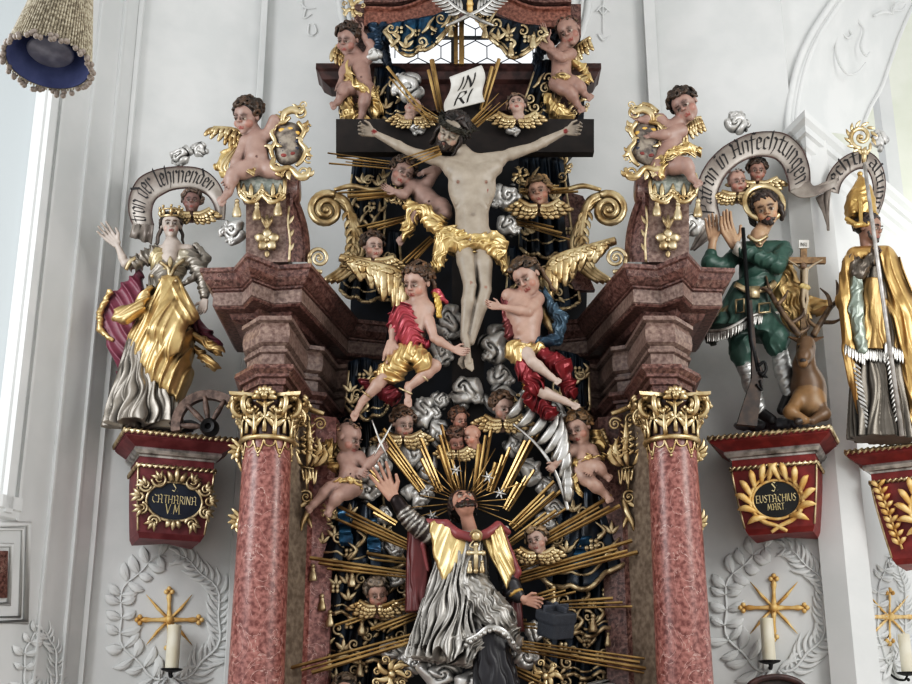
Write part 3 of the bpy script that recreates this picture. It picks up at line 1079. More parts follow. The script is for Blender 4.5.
for k, dx in enumerate((0, 10)):
    mb = Mesh()
    mb.tube_w([p + np.array((dx * 0.0075, -0.03, 0)) for p in A], 0.03 - 0.01 * k, 8, 1)
    struct(mb.build('trim_%d' % (14 + k), PLASTER, None))
mb = Mesh()
mb.tube_w([p + np.array((0, -0.02, 0)) for p in B], 0.02, 8, 1)
struct(mb.build('trim_16', PLASTER, None))
wall('wall_far', plan(820, 13.2, 100), plan(1010, 13.2, 100), 0, 11, 0.2, GREENWALL)
vstrip('trim_17', 888, 150, 11.9, 0.13, 0.2, 0, at(888, 70, 11.9)[2], PLASTER)
# wall fields above the diagonal walls (upper window heads on the right one)
mb = Mesh()
mb.box_w((0.3, 6, -0.05), np.eye(3), (9, 9, 0.05))
struct(mb.build('floor', FLOORSTONE, None, smooth=False))
mb = Mesh()
mb.box_w((0.3, 2.4, 10.6), np.eye(3), (7.5, 8.0, 0.06))
struct(mb.build('ceiling_nave', PLASTER, None, smooth=False))


# ================================================================== altar architecture
def mx(px):            # mirrored sight-line column across the altar's axis
    return 2 * 467.5 - px


ZC = at(247, 252, 8.55)[2]
ZF = CAMZ + 3.13
CORN = [(200, 268), (234, 267), (247, 252), (279, 265), (311, 263), (338, 295), (358, 319), (388, 322)]
FRZ = [(249, 331), (264, 322), (286, 322), (304, 350), (319, 352), (334, 371), (350, 369)]
cprof = [(-0.5, 0.0), (0, 0), (0, -0.03), (-0.015, -0.04), (-0.03, -0.085), (-0.07, -0.13), (-0.085, -0.135), (-0.085, -0.15), (-0.1, -0.155),
         (-0.1, -0.27), (-0.115, -0.285), (-0.2, -0.29), (-0.22, -0.33), (-0.3, -0.36), (-0.5, -0.40)]
fprof = [(-0.3, 0.04), (0.05, 0.03), (0.05, 0.0), (0.02, -0.01), (0.035, -0.05), (0.04, -0.11), (0.03, -0.16), (0.0, -0.18), (0.0, -0.20), (0.025, -0.21), (0.02, -0.23), (0.0, -0.24), (0.0, -0.34), (-0.3, -0.34)]
aprof = [(-0.3, -0.335), (0.08, -0.34), (0.085, -0.37), (0.05, -0.40), (0.045, -0.42), (0.02, -0.425), (0.02, -0.47), (0.0, -0.475), (0.0, -0.53), (-0.3, -0.53)]


def entablature(mirror):
    f = (lambda x: mx(x)) if mirror else (lambda x: x)
    cp = [at_z(f(x), y, ZC) for x, y in CORN]
    fp = [at_z(f(x), y, ZF) for x, y in FRZ]
    cp = [cp[0] + np.array((0, 1.1, 0))] + cp
    fp = [fp[0] + np.array((-0.05 if not mirror else 0.05, 0.9, 0))] + fp
    if mirror:
        cp, fp = cp[::-1], fp[::-1]
    t = thing('entablature', 'stepped red marble entablature above the %s capital beside the %s' %
              (('gilded', 'green-coated hunter statue') if mirror else ('gilded', 'crowned woman statue')), 'entablature', (cp[4][0], 9.2, ZF))
    mb = Mesh()
    mb.grid(sweep_path(cp, [(o, ZC + z) for o, z in cprof]))
    c = mb.build('cornice', DARKMARBLE, t, smooth=False)
    mb = Mesh()
    mb.grid(sweep_path(cp, [(-0.098, ZC - 0.162), (-0.092, ZC - 0.165), (-0.092, ZC - 0.262), (-0.098, ZC - 0.265)]))
    mb.build('corona_band', PALEMARBLE, c, smooth=False)
    mb = Mesh()
    mb.grid(sweep_path(fp, [(o, ZF + z) for o, z in fprof]))
    mb.build('frieze', PALEMARBLE, t, smooth=False)
    mb = Mesh()
    mb.grid(sweep_path(fp, [(o, ZF + z) for o, z in aprof]))
    mb.build('architrave', DARKMARBLE, t, smooth=False)
    return cp, fp


cpL, fpL = entablature(False)
cpR, fpR = entablature(True)
ZCAP = ZF - 0.53          # top of the capitals


def acanthus(m, base, out, up, h, w, curl=0.5):
    """curling, lobed leaf: base point, outward dir, up dir, height"""
    side = np.cross(out, up)

    def mid(t):
        q = base + up * h * math.sin(min(t * 2.0, 1.75)) + out * h * curl * t**2.4
        if t > 0.8:
            q = q - up * h * 0.9 * (t - 0.8)
        return q
    m.tube_w([mid(t) + out * 0.006 for t in np.linspace(0, 1, 9)], [w * .3, w * .3, w * .25, w * .32], 6, 0.8, view=out)
    for k, t in enumerate((0.15, 0.34, 0.52, 0.7, 0.88)):
        p = mid(t)
        L = w * (1.15 - 0.15 * k) * (1.2 if k < 4 else .9)
        for sd in (-1, 1):
            tip = p + side * sd * L * 0.85 + up * L * (0.75 - .25 * k) + out * L * (0.25 + 0.15 * k)
            m.tube_w(spline([p, (p + tip) / 2 + up * L * .12 + out * L * .1, tip], 3), [w * .22, w * .34, w * .3, w * .1], 6, 0.5, view=out)


def column(px_cap, px_bot, mirror):
    ax = at(px_cap, 445, 8.95)
    xb = ax[0]
    r = 0.168
    t = thing('marble_column', 'red marble column with gilded capital %s' % ('in front of the hunter statue\'s console' if mirror else 'beside the wheel and console of the crowned woman'),
              'column', (xb, 8.95, 1.6))
    zt = ax[2]
    mb = Mesh()
    prof = [(0.0, 1.6), (0.27, 1.6), (0.27, 1.68), (0.25, 1.72), (0.22, 1.74), (0.225, 1.8), (0.19, 1.82)]
    prof += [(0.19 - 0.022 * (i / 12.0)**1.6, 1.84 + (zt - 1.84) * i / 12.0) for i in range(13)] + [(0, zt)]
    mb.lathe((xb, 8.95, 0), prof, 48)
    mb.build('shaft', REDMARBLE, t, sharp=40)
    H = ZCAP - zt
    c = thing_part('capital', t, (xb, 8.95, zt))
    mb = Mesh()
    mb.lathe((xb, 8.95, zt), [(0.165, 0), (0.2, 0.0), (0.205, 0.015), (0.2, 0.03), (0.17, 0.035)], 40)
    mb.build('neck_ring', GOLD, c)
    mb = Mesh()
    mb.lathe((xb, 8.95, zt), [(0.165, 0.03), (0.165, H * 0.3), (0.175, H * 0.55), (0.21, H * 0.8), (0.22, H * 0.86), (0, H * 0.87)], 32)
    mb.build('bell', DARKWOOD, c)
    for row, (nleaf, z, hh, ww, ph, ro) in enumerate(((8, 0.03, 0.18, 0.062, 0.5, 0.178), (8, 0.05, 0.28, 0.060, 0.0, 0.178))):
        for i in range(nleaf):
            a = 2 * math.pi * (i + ph) / nleaf - math.pi / 2
            o = np.array((math.cos(a), math.sin(a), 0))
            mb = Mesh()
            acanthus(mb, np.array((xb, 8.95, zt + z)) + o * ro, o, np.array((0, 0, 1.0)), hh, ww, 0.42)
            mb.build('acanthus_leaf', GOLD, c)
    # pendant lace below the ring
    mb = Mesh()
    for i in range(14):
        a = 2 * math.pi * i / 14
        o = np.array((math.cos(a), math.sin(a), 0))
        tz = np.array((0, 0, 1.0))
        b0 = np.array((xb, 8.95, zt)) + o * 0.172
        s_ = np.cross(o, tz)
        mb.tube_w(spline([b0 - s_ * 0.038, b0 - s_ * 0.03 - tz * 0.035, b0 - tz * (0.05 if i % 2 else 0.10), b0 + s_ * 0.03 - tz * 0.035, b0 + s_ * 0.038], 4), 0.007, 6, 1, view=o)
        if i % 2 == 0:
            mb.ball_w(b0 - tz * 0.07, 0.016, 6)
            mb.ball_w(b0 - tz * 0.115, 0.011, 6)
    mb.build('pendant_lace', GOLD, c)
    # corner scrolls
    for a in (45, 135, 225, 315):
        a = math.radians(a)
        o = np.array((math.cos(a), math.sin(a), 0))
        for sd in (-1, 1):
            s_ = np.cross(o, (0, 0, 1.0)) * sd
            dd = nrm(o + 0.35 * s_)
            cc = np.array((xb, 8.95, zt + H * 0.73)) + o * 0.215 + s_ * 0.03
            pts, rr = [np.array((xb, 8.95, zt + H * 0.42)) + o * 0.17 + s_ * 0.1], [0.014]
            for i in range(30):
                q = math.pi * 0.9 - 2 * math.pi * 1.7 * i / 29
                R_ = 0.078 * (1 - 0.75 * i / 29)
                pts.append(cc + dd * R_ * math.cos(q) + np.array((0, 0, 1.0)) * R_ * math.sin(q) + s_ * 0.004 * i / 3)
                rr.append(0.014)
            mb = Mesh()
            mb.tube_w(pts, 0.020, 7, 1, view=s_)
            mb.ball_w(cc + s_ * 0.03, 0.02, 6)
            mb.build('volute', GOLD, c)
    # abacus with hollow sides
    mb = Mesh()
    ring = []
    for k in range(4):
        a0 = math.pi / 4 + k * math.pi / 2
        c0 = np.array((math.cos(a0), math.sin(a0))) * 0.335
        c1 = np.array((math.cos(a0 + math.pi / 2), math.sin(a0 + math.pi / 2))) * 0.335
        for i in range(10):
            f = i / 10
            q = c0 + (c1 - c0) * f
            q = q * (1 - 0.2 * math.sin(math.pi * f))
            ring.append(q)
    rows = [[np.array((xb, 8.95, zt + H * 0.86))] * len(ring)]
    for s_, h in ((0.84, 0.84), (0.88, 0.87), (0.92, 0.90), (1.04, 0.93), (1.06, 1.0)):
        rows.append([np.array((xb + q[0] * s_, 8.95 + q[1] * s_, zt + H * h)) for q in ring])
    rows.append([np.array((xb, 8.95, zt + H))] * len(ring))
    mb.grid(rows, closed_v=True)
    mb.build('abacus', GOLD, c, sharp=40)
    for k in range(4):
        a = -math.pi / 2 + k * math.pi / 2
        o = np.array((math.cos(a), math.sin(a), 0))
        mb = Mesh()
        cc = np.array((xb, 8.95, zt + H * 0.9)) + o * 0.215
        for i in range(7):
            q = math.pi * (i / 6)
            s_ = np.cross(o, (0, 0, 1.0))
            tip = cc + (s_ * math.cos(q) + np.array((0, 0, 1.0)) * (math.sin(q) * 1.1 - 0.2)) * 0.085 + o * 0.03
            mb.tube_w(spline([cc, (cc + tip) / 2 + o * 0.03, tip], 3), [0.01, 0.02, 0.022, 0.012], 6, 0.6)
        mb.ball_w(cc + o * 0.03, 0.03, 8)
        mb.build('shell_flower', GOLD, c)




column(267.5, 258, False)
column(672, 689, True)


def pilaster_pair(mirror):
    f = (lambda x: mx(x)) if mirror else (lambda x: x)
    w = 'beneath the putto holding a pen' if not mirror else 'beneath the putto holding a silver palm'
    t = thing('marble_pilaster', 'stepped grey and red marble pilaster behind the column, %s' % w, 'pilaster', (plan(f(305), 9.5)[0], 9.5, 1.6))
    P = [plan(f(262), 9.25, 500), plan(f(286), 9.12, 500), plan(f(306), 9.42, 500), plan(f(308), 9.42, 500)]
    P = [at(f(x), 560, Y)[:2] for x, Y in ((268, 9.3), (281, 9.12), (306, 9.36))]
    P2 = [at(f(x), 560, Y)[:2] for x, Y in ((306, 9.36), (311, 9.40), (332, 9.46), (343, 9.9))]
    if mirror:
        P, P2 = P[::-1], P2[::-1]
    for nm, pp, m in (('grey_side', P, GREYMARBLE), ('red_side', P2, REDMARBLE if not mirror else DARKMARBLE)):
        mb = Mesh()
        mb.grid(sweep_path(pp, [(-0.2, 1.6), (0.0, 1.6), (0.0, ZCAP + 0.02), (-0.2, ZCAP + 0.02)]))
        mb.build(nm, m, t, smooth=False)
    # its gilded capital
    c = thing_part('capital', t, at(f(312), 450, 9.35))
    m1 = Mesh(9.28)
    m1.tube([(f(300), 404), (f(312), 410), (f(324), 414)], [2.6, 3, 2.6], flat=0.8)
    m1.tube([(f(299), 466), (f(314), 469)], 1.8)
    m1.build('abacus', GOLD, c)
    for sx, cy in ((304, 420), (320, 424)):
        m1 = Mesh(9.26)
        m1.volute((f(sx), cy), 6.5, 1.7, 200 if not mirror else -20, -1 if mirror else 1)
        m1.build('volute', GOLD, c)
    for x0, y0, x1, y1, b in ((302, 465, 298, 432, -.2), (307, 466, 306, 434, .1), (311, 466, 316, 436, .2), (314, 466, 322, 444, .3), (308, 455, 309, 420, 0)):
        m1 = Mesh(9.25)
        m1.leaf((f(x0), y0), (f(x1), y1, 4), 4.2, bend=b * (-1 if mirror else 1), lift=1)
        for k in range(3):
            yy = y0 + (y1 - y0) * (0.35 + 0.2 * k)
            xx = x0 + (x1 - x0) * (0.35 + 0.2 * k)
            for sd in (-1, 1):
                m1.leaf((f(xx), yy, 2), (f(xx + sd * 6), yy - 5, 5), 1.8)
        m1.build('acanthus_leaf', GOLD, c)
    m1 = Mesh(9.26)
    for i in range(4):
        m1.tube([(f(302 + i * 3.5), 469), (f(304 + i * 3.5), 480 + (i % 2) * 5), (f(306 + i * 3.5), 470)], 1.2)
    m1.tube([(f(306), 472), (f(307), 490)], [2.4, .6])
    m1.build('pendant_lace', GOLD, c)
    # scroll with hanging husk
    m1 = Mesh(9.32)
    m1.volute((f(306), 497, 2), 7.5, 1.8, 150 if not mirror else 30, 1 if not mirror else -1, flat=.9)
    m1.leaf((f(311), 500, 2), (f(298), 508, 4), 3)
    m1.tube([(f(312), 499, 2), (f(308), 512, 4), (f(303), 522, 4), (f(301), 531, 2)], [2.5, 3, 2.6, 1])
    for sd in (-1, 1):
        m1.leaf((f(306), 514, 2), (f(306 + sd * 6), 528, 4), 2.4)
    m1.build('scroll_drop', GOLD, t)


pilaster_pair(False)
pilaster_pair(True)
# side gilding behind the outer edge of each column
for mir, w in ((False, 'the crowned woman\'s console'), (True, 'the hunter\'s console')):
    f = (lambda x: mx(x)) if mir else (lambda x: x)
    for y0, nm, l in ((455, 'upper', 'beside the capital, next to'), (525, 'lower', 'along the shaft, below')):
        m1 = Mesh(9.2)
        for k in range(5):
            a = math.radians(100 + 32 * k)
            m1.leaf((f(240), y0, 0), (f(240 + 13 * math.cos(a)), y0 - 6 + 14 * math.sin(a), 3), 3.2, bend=.15)
        m1.tube([(f(243), y0 - 18), (f(238), y0), (f(242), y0 + 16)], [1.5, 3, 1.5])
        m1.ball((f(238), y0, 3), 3.5)
        tag(m1.build('gilded_leaf_spray', GOLD), 'small gilded leaf spray behind the column, %s %s' % (l, w), 'ornament')

# backboard filling the niche, and the plinth everything stands on
mb = Mesh(10.15)
outl = [(345, 700), (342, 560), (338, 470), (345, 400), (350, 330), (352, 250), (368, 200), (372, 160), (352, 140), (350, 84), (585, 84), (583, 140), (566, 160), (572, 200), (588, 250), (586, 330), (592, 400), (598, 470), (594, 560), (590, 700)]
poly_solid(mb, [mb.p(q) for q in outl], np.array((0, 0.12, 0)))
tag(mb.build('altar_backboard', BACKING, smooth=False), 'dark blue-black backboard behind the crucifix and saint', 'backboard')
mb = Mesh()
mb.box_w((0.08, 9.55, 0.8), np.eye(3), (1.9, 0.85, 0.8))
mb.box_w((0.08, 9.55, 1.56), np.eye(3), (1.95, 0.9, 0.05))
tag(mb.build('altar_plinth', DARKMARBLE, smooth=False), 'red marble altar plinth below both columns', 'plinth')
# attic beam
t = thing('attic_beam', 'dark wooden cross beam below the round window, behind the lettered scroll', 'beam', at(458, 78, 10))
mb = Mesh(10)
b0, b1 = at(326, 68, 10.0), at(591, 68, 10.0)
zz = b0[2]
for nm, pr, m in (('upper_moulding', [(-.2, 0), (.08, 0), (.08, -.05), (.06, -.07), (.03, -.13), (-.04, -.17), (-.2, -.17)], DARKWOOD), ('face_board', [(-.2, -.16), (0, -.16), (0, -.42), (-.2, -.42)], DARKWOOD)):
    mb = Mesh()
    ix = 0 if nm == 'upper_moulding' else .12
    mb.grid(sweep_path([(b0[0] + ix, 10.2), (b0[0] + ix, 10.0), (b1[0] - ix, 10.0), (b1[0] - ix, 10.2)], [(o, zz + h) for o, h in pr]))
    mb.build(nm, m, t, smooth=False)
# top segmental pediment
REDBAND = mat('speckled red brown marble', (96, 56, 46), (162, 112, 96), rough=.35, scale=40, detail=12, thr=(.36, .68))
t = thing('arched_pediment', 'curved red marble pediment at the very top of the altar', 'pediment', at(467, 0, 9.9))


def arc_sweep(pts, prof, Y):
    W = spline([at(x, y, Y) for x, y in pts], 8)
    rows = []
    for i, p in enumerate(W):
        tg = nrm(W[min(i + 1, len(W) - 1)] - W[max(i - 1, 0)])
        up = np.array((-tg[2], 0, tg[0]))
        rows.append([p + np.array((0, -o, 0)) + up * h for o, h in prof])
    return rows


for sd in (False, True):
    f = (lambda x: mx(x)) if sd else (lambda x: x)
    PT = [(364, 17), (400, 17), (425, 9), (448, -3), (468, -10)]
    mb = Mesh()
    PQ = PT[::-1] if sd else PT
    mb.grid(arc_sweep([(f(x), y) for x, y in PQ], [(-.25, -.09), (.0, -.09), (.0, .06), (.03, .07), (.03, .09), (-.2, .09)], 9.75))
    mb.build('lower_band', REDBAND, t, smooth=True, sharp=30)
    mb = Mesh()
    mb.grid(arc_sweep([(f(x), y - 12) for x, y in PQ], [(-.2, 0), (.05, 0), (.05, .03), (.08, .08), (.14, .12), (.15, .2), (.2, .24), (-.2, .26)], 9.75))
    mb.build('upper_cornice', DARKMARBLE, t, smooth=True, sharp=30)
    mb = Mesh(9.8)
    mb.box(f(354) if not sd else f(370), 4, f(370) if not sd else f(354), 36, -30, 2)
    mb.build('end_block', DARKMARBLE, t, smooth=False)
# ================================================================== figures
SKIN = (178, 150, 138)
SKIN_DARK = (160, 126, 112)
SKIN_PALE = (196, 172, 156)
CORPSE = (164, 152, 138)
HAIR_BR = (70, 52, 38)
HAIR_LT = (112, 90, 66)
HAIR_DK = (38, 28, 24)
WHITE = (196, 182, 170)


class Head:
    """frame of a carved head; yaw + = face turned towards +x, pitch + = looks up, roll + = crown tips towards +x (degrees); h = chin to crown, same unit"""

    def __init__(H, S, c, h, yaw=0, pitch=0, roll=0):
        H.S = S
        H.c = S.p(c)
        H.cp = c
        H.h = h * S.u
        y, p, r = (math.radians(v) for v in (yaw, pitch - 17, roll))
        f = np.array((math.sin(y) * math.cos(p), -math.cos(y) * math.cos(p), math.sin(p)))
        s0 = nrm(np.cross(np.array((0, 0, 1.0)), -f))     # towards +x when the face looks at the nave
        u0 = np.cross(-f, s0) * -1
        u0 = nrm(np.cross(f, s0)) if np.cross(f, s0)[2] > 0 else nrm(np.cross(s0, f))
        H.f = f
        H.s = nrm(s0 * math.cos(r) - u0 * math.sin(r))
        H.u = nrm(u0 * math.cos(r) + s0 * math.sin(r))

    def q(H, s, f, u):
        return H.c + H.h * (s * H.s + f * H.f + u * H.u)


def skull(S, H, skin=SKIN, baby=False, neck=None, lips=(150, 84, 76), brow=(120, 92, 76), beard=None, ears=True, eyes_up=0.0, closed=False):
    h = H.h
    A = (H.s, H.f, H.u)
    q = H.q
    dk = tuple(int(c * 0.9) for c in skin)
    bk = tuple(int(c * 0.8) for c in skin)
    rosy = (min(255, int(skin[0] * 1.02)), int(skin[1] * 0.92), int(skin[2] * 0.90))
    k = 3 * h / S.u / 34
    wj = 0.3 if baby else 0.27
    S.ellw(q(0, -0.06, 0.12), (0.37 * h, 0.43 * h, 0.38 * h), A, skin, k)
    S.ellw(q(0, 0.10, -0.16), (wj * h, 0.29 * h, 0.32 * h), A, skin, k)
    S.ellw(q(0, 0.27, -0.41), (0.10 * h, 0.09 * h, 0.08 * h), A, skin, k)
    for sd in (-1, 1):
        S.ellw(q(sd * (0.19 if baby else 0.16), 0.23, -0.16), ((0.13 if baby else 0.10) * h, 0.12 * h, 0.12 * h), A, rosy, k * 0.8)
        # eye socket, eyeball, lids, brow
        S.ellw(q(sd * 0.145, 0.455, 0.01), (0.08 * h, 0.065 * h, 0.055 * h), A, skin, k * 0.5, mode=1)
        if closed:
            S.ellw(q(sd * 0.145, 0.335, 0.005), (0.075 * h, 0.06 * h, 0.05 * h), A, skin, 0.2)
            S.capw(q(sd * 0.08, 0.385, -0.02), q(sd * 0.21, 0.36, -0.02), 0.016 * h, 0.014 * h, (70, 48, 40), 0.1)
        else:
            S.ellw(q(sd * 0.145, 0.335, 0.005), (0.066 * h, 0.055 * h, 0.045 * h), A, WHITE, 0.2)
            S.ellw(q(sd * 0.145, 0.385, 0.005 + 0.02 * eyes_up), (0.032 * h, 0.022 * h, 0.034 * h), A, (52, 40, 34), 0.1)
            S.capw(q(sd * 0.075, 0.385, 0.03), q(sd * 0.145, 0.405, 0.058), 0.014 * h, 0.016 * h, bk, 0.3)
            S.capw(q(sd * 0.145, 0.405, 0.058), q(sd * 0.22, 0.36, 0.03), 0.016 * h, 0.012 * h, bk, 0.3)
        S.capw(q(sd * 0.07, 0.395, 0.125), q(sd * 0.15, 0.39, 0.14), 0.020 * h, 0.02 * h, brow if not baby else bk, k * 0.3)
        S.capw(q(sd * 0.15, 0.39, 0.14), q(sd * 0.235, 0.32, 0.11), 0.02 * h, 0.014 * h, brow if not baby else bk, k * 0.3)
        if ears:
            S.ellw(q(sd * 0.36, -0.03, -0.02), (0.045 * h, 0.08 * h, 0.11 * h), A, skin, 0.6)
    nl = 0.10 if baby else 0.13
    S.capw(q(0, 0.37, 0.06), q(0, 0.43, 0.06 - nl), 0.032 * h, 0.05 * h, skin, k * 0.35)
    for sd in (-1, 1):
        S.ellw(q(sd * 0.05, 0.39, 0.04 - nl), (0.04 * h, 0.05 * h, 0.035 * h), A, rosy, 0.5)
    S.capw(q(-0.085, 0.355, -0.222), q(0.085, 0.355, -0.222), 0.024 * h, 0.024 * h, lips, 0.25)
    S.capw(q(0, 0.37, -0.225), q(0, 0.372, -0.226), 0.033 * h, 0.033 * h, lips, 0.25)
    S.capw(q(-0.06, 0.352, -0.275), q(0.06, 0.352, -0.275), 0.03 * h, 0.03 * h, lips, 0.3)
    S.capw(q(-0.09, 0.385, -0.25), q(0.09, 0.385, -0.25), 0.010 * h, 0.010 * h, (60, 30, 28), 0.1, mode=1)
    if neck is not None:
        S.capw(q(0, -0.1, -0.25), S.p(neck), (0.19 if not baby else 0.2) * h, (0.22 if not baby else 0.24) * h, skin, k)
    if beard:
        for i in range(46):
            a = RN.uniform(-1.35, 1.35)
            v = RN.random()
            S.ellw(q(math.sin(a) * 0.29, 0.06 + 0.3 * math.cos(a) - 0.05 * v, -0.24 - 0.28 * v * (0.5 + 0.5 * math.cos(a)) + 0.14 * abs(a) / 1.35),
                   (0.05 * h, 0.05 * h, 0.07 * h), A, tuple(int(c * RN.uniform(0.8, 1.3)) for c in beard), 0.5)
        for sd in (-1, 1):
            S.capw(q(0, 0.385, -0.19), q(sd * 0.13, 0.33, -0.26), 0.028 * h, 0.022 * h, beard, 0.3)


def curls(S, H, col=HAIR_BR, n=60, size=0.085, front=0.58, low=-0.2, fringe=True, base=True, style='curl', vol=1.06):
    """head of carved curls"""
    h = H.h
    A = (H.s, H.f, H.u)
    if base:
        S.ellw(H.q(0, -0.13, 0.16), (0.385 * h * vol, 0.42 * h * vol, 0.385 * h * vol), A, tuple(int(c * 0.6) for c in col), 1)
    cnt = 0
    n = int(n * (1.5 if base else 1))
    size *= 1.12
    tries = 0
    while cnt < n and tries < 4000:
        tries += 1
        v = nrm((RN.gauss(0, 1), RN.gauss(0, 1), RN.gauss(0, 1)))
        if v[2] < low or (v[1] > front and v[2] < 0.62) or (v[1] > 0.35 and v[2] < 0.25):
            continue
        cnt += 1
        p0 = H.q(v[0] * 0.385 * vol, -0.1 + v[1] * 0.44 * vol, 0.14 + v[2] * 0.40 * vol)
        g = RN.uniform(0.75, 1.45)
        c = tuple(min(255, int(x * g)) for x in col)
        d = nrm(v[0] * H.s + v[1] * H.f + v[2] * H.u)
        ax = nrm(d + 0.7 * np.array((RN.uniform(-1, 1), RN.uniform(-1, 1), RN.uniform(-1, 1))))
        R_ = size * h * RN.uniform(0.75, 1.2)
        if style == 'curl':
            S.torus(p0 + d * 0.02 * h, ax, R_ * 0.72, R_ * 0.42, c, 0.3)
        else:
            t = nrm(np.cross(d, (0.2, 0.1, 1)) * RN.choice((-1, 1)) + 0.9 * np.array((0, 0, -1)))
            S.capw(p0, p0 + t * R_ * 1.8, R_ * 0.5, R_ * 0.3, c, 0.3)


def locks(S, H, strands, col, r=0.06):
    """long wavy strands; each a list of head-frame points"""
    for st in strands:
        pts = spline([H.q(*p) for p in st], 5)
        g = RN.uniform(0.8, 1.35)
        c = tuple(min(255, int(x * g)) for x in col)
        n = len(pts)
        ph = RN.random() * 6
        for i in range(n - 1):
            o0 = math.sin(i * 1.1 + ph) * 0.02 * H.h * H.s
            o1 = math.sin((i + 1) * 1.1 + ph) * 0.02 * H.h * H.s
            S.capw(pts[i] + o0, pts[i + 1] + o1, r * H.h * (1 - 0.5 * i / n), r * H.h * (1 - 0.5 * (i + 1) / n), c, 0.4)


def hand(S, wr, tip, side, col, curl=0.25, thumb=1, spread=0.0, sc=1.0, closed=False):
    """wr, tip = wrist and fingertip points; side = direction of the palm's width (towards the thumb when thumb = 1)"""
    a, b = S.p(wr), S.p(tip)
    L = np.linalg.norm(b - a) * sc
    d = nrm(b - a)
    w = S.d(side)
    w = nrm(w - d * (w @ d)) * thumb
    n = np.cross(d, w)
    if n[1] > 0:
        n = -n          # curl towards the nave side by default
    if curl < 0:
        n = -n
    curl = abs(curl)
    kk = 0.9
    for i in range(4):
        o = (1.5 - i) * 0.125 * L
        S.capw(a + w * o * 0.55, a + d * 0.47 * L + w * o, 0.075 * L, 0.068 * L, col, kk)
    lens = (0.92, 1.06, 1.0, 0.78)
    for i in range(4):
        o = (1.5 - i) * 0.125 * L
        kn = a + d * 0.47 * L + w * o
        sp = w * (1.5 - i) * spread
        c1, c2 = curl * 0.9 * (1 + 0.15 * i), curl * 2.0 * (1 + 0.15 * i)
        if closed:
            c1, c2 = 1.2, 2.5
        m = kn + nrm(d * math.cos(c1) + n * math.sin(c1) + sp) * 0.28 * L * lens[i]
        e = m + nrm(d * math.cos(c2) + n * math.sin(c2) + sp) * 0.26 * L * lens[i]
        S.capw(kn, m, 0.062 * L, 0.055 * L, col, 0.3)
        S.capw(m, e, 0.055 * L, 0.042 * L, col, 0.3)
    t0 = a + d * 0.14 * L + w * 0.16 * L
    t1 = t0 + nrm(d * 0.75 + w * 0.75 + n * 0.3) * 0.24 * L
    t2 = t1 + nrm(d * 0.95 + w * 0.25 + n * 0.4) * 0.2 * L
    S.capw(t0, t1, 0.075 * L, 0.062 * L, col, 0.6)
    S.capw(t1, t2, 0.06 * L, 0.045 * L, col, 0.4)


def foot(S, an, toe, col, r=3.0, toes=True):
    a, b = np.array(list(an) + [0] * (3 - len(an)), float), np.array(list(toe) + [0] * (3 - len(toe)), float)
    d = b - a
    L = np.linalg.norm(d)
    d = d / L
    S.cap(a, a - d * 0.18 * L, r, r * 0.95, col, 1.5)
    S.cap(a, a + d * 0.7 * L, r, r * 0.8, col, 1.5)
    wv = np.array((-d[1], d[0], 0.2))
    wv = wv / np.linalg.norm(wv)
    if toes:
        for i in range(5):
            o = (i - 2) * 0.42 * r
            S.cap(a + d * 0.62 * L + wv * o, a + d * (1.0 - 0.05 * abs(i - 1)) * L + wv * o * 1.05, r * 0.36, r * 0.3, col, 0.5)
    else:
        S.cap(a + d * 0.6 * L, b, r * 0.85, r * 0.6, col, 1)


def arm(S, sh, el, ha, h, col, baby=False, tip=None, side=(0, 1, 0), hl=None, curl=0.25, thumb=1, spread=0.0, closed=False, ks=2.5, mus=True):
    sh, el, ha = [np.array(list(v) + [0] * (3 - len(v)), float) for v in (sh, el, ha)]
    if baby:
        r = (0.19, 0.155, 0.165, 0.10)
    else:
        r = (0.165, 0.125, 0.135, 0.082)
    S.cap(sh, el, r[0] * h, r[1] * h, col, ks)
    fa = el + (ha - el) * 0.3
    S.cap(el, fa, r[1] * h, r[2] * h, col, 1.5)
    S.cap(fa, ha, r[2] * h, r[3] * h, col, 1.5)
    if mus and not baby:
        S.cap(sh + (el - sh) * 0.35, sh + (el - sh) * 0.7, r[0] * h * 1.02, r[1] * h * 1.05, col, 2)
    d = ha - el
    d = d / (np.linalg.norm(d) + 1e-9)
    hl = hl or (0.55 if baby else 0.78) * h
    if tip is None:
        tip = ha + d * hl
    hand(S, ha, tip, side, col, curl, thumb, spread, 1.0, closed)


def leg(S, hip, kn, an, h, col, baby=False, toe=None, ks=3):
    hip, kn, an = [np.array(list(v) + [0] * (3 - len(v)), float) for v in (hip, kn, an)]
    r = (0.30, 0.20, 0.205, 0.115) if baby else (0.27, 0.17, 0.18, 0.10)
    S.cap(hip, hip + (kn - hip) * 0.45, r[0] * h, r[0] * h * 0.93, col, ks)
    S.cap(hip + (kn - hip) * 0.45, kn, r[0] * h * 0.93, r[1] * h, col, 2)
    ca = kn + (an - kn) * 0.3
    S.cap(kn, ca, r[1] * h, r[2] * h, col, 2)
    S.cap(ca, an, r[2] * h, r[3] * h, col, 2)
    if toe is not None:
        foot(S, an, toe, col, r[3] * h * (1.05 if baby else 1.0))


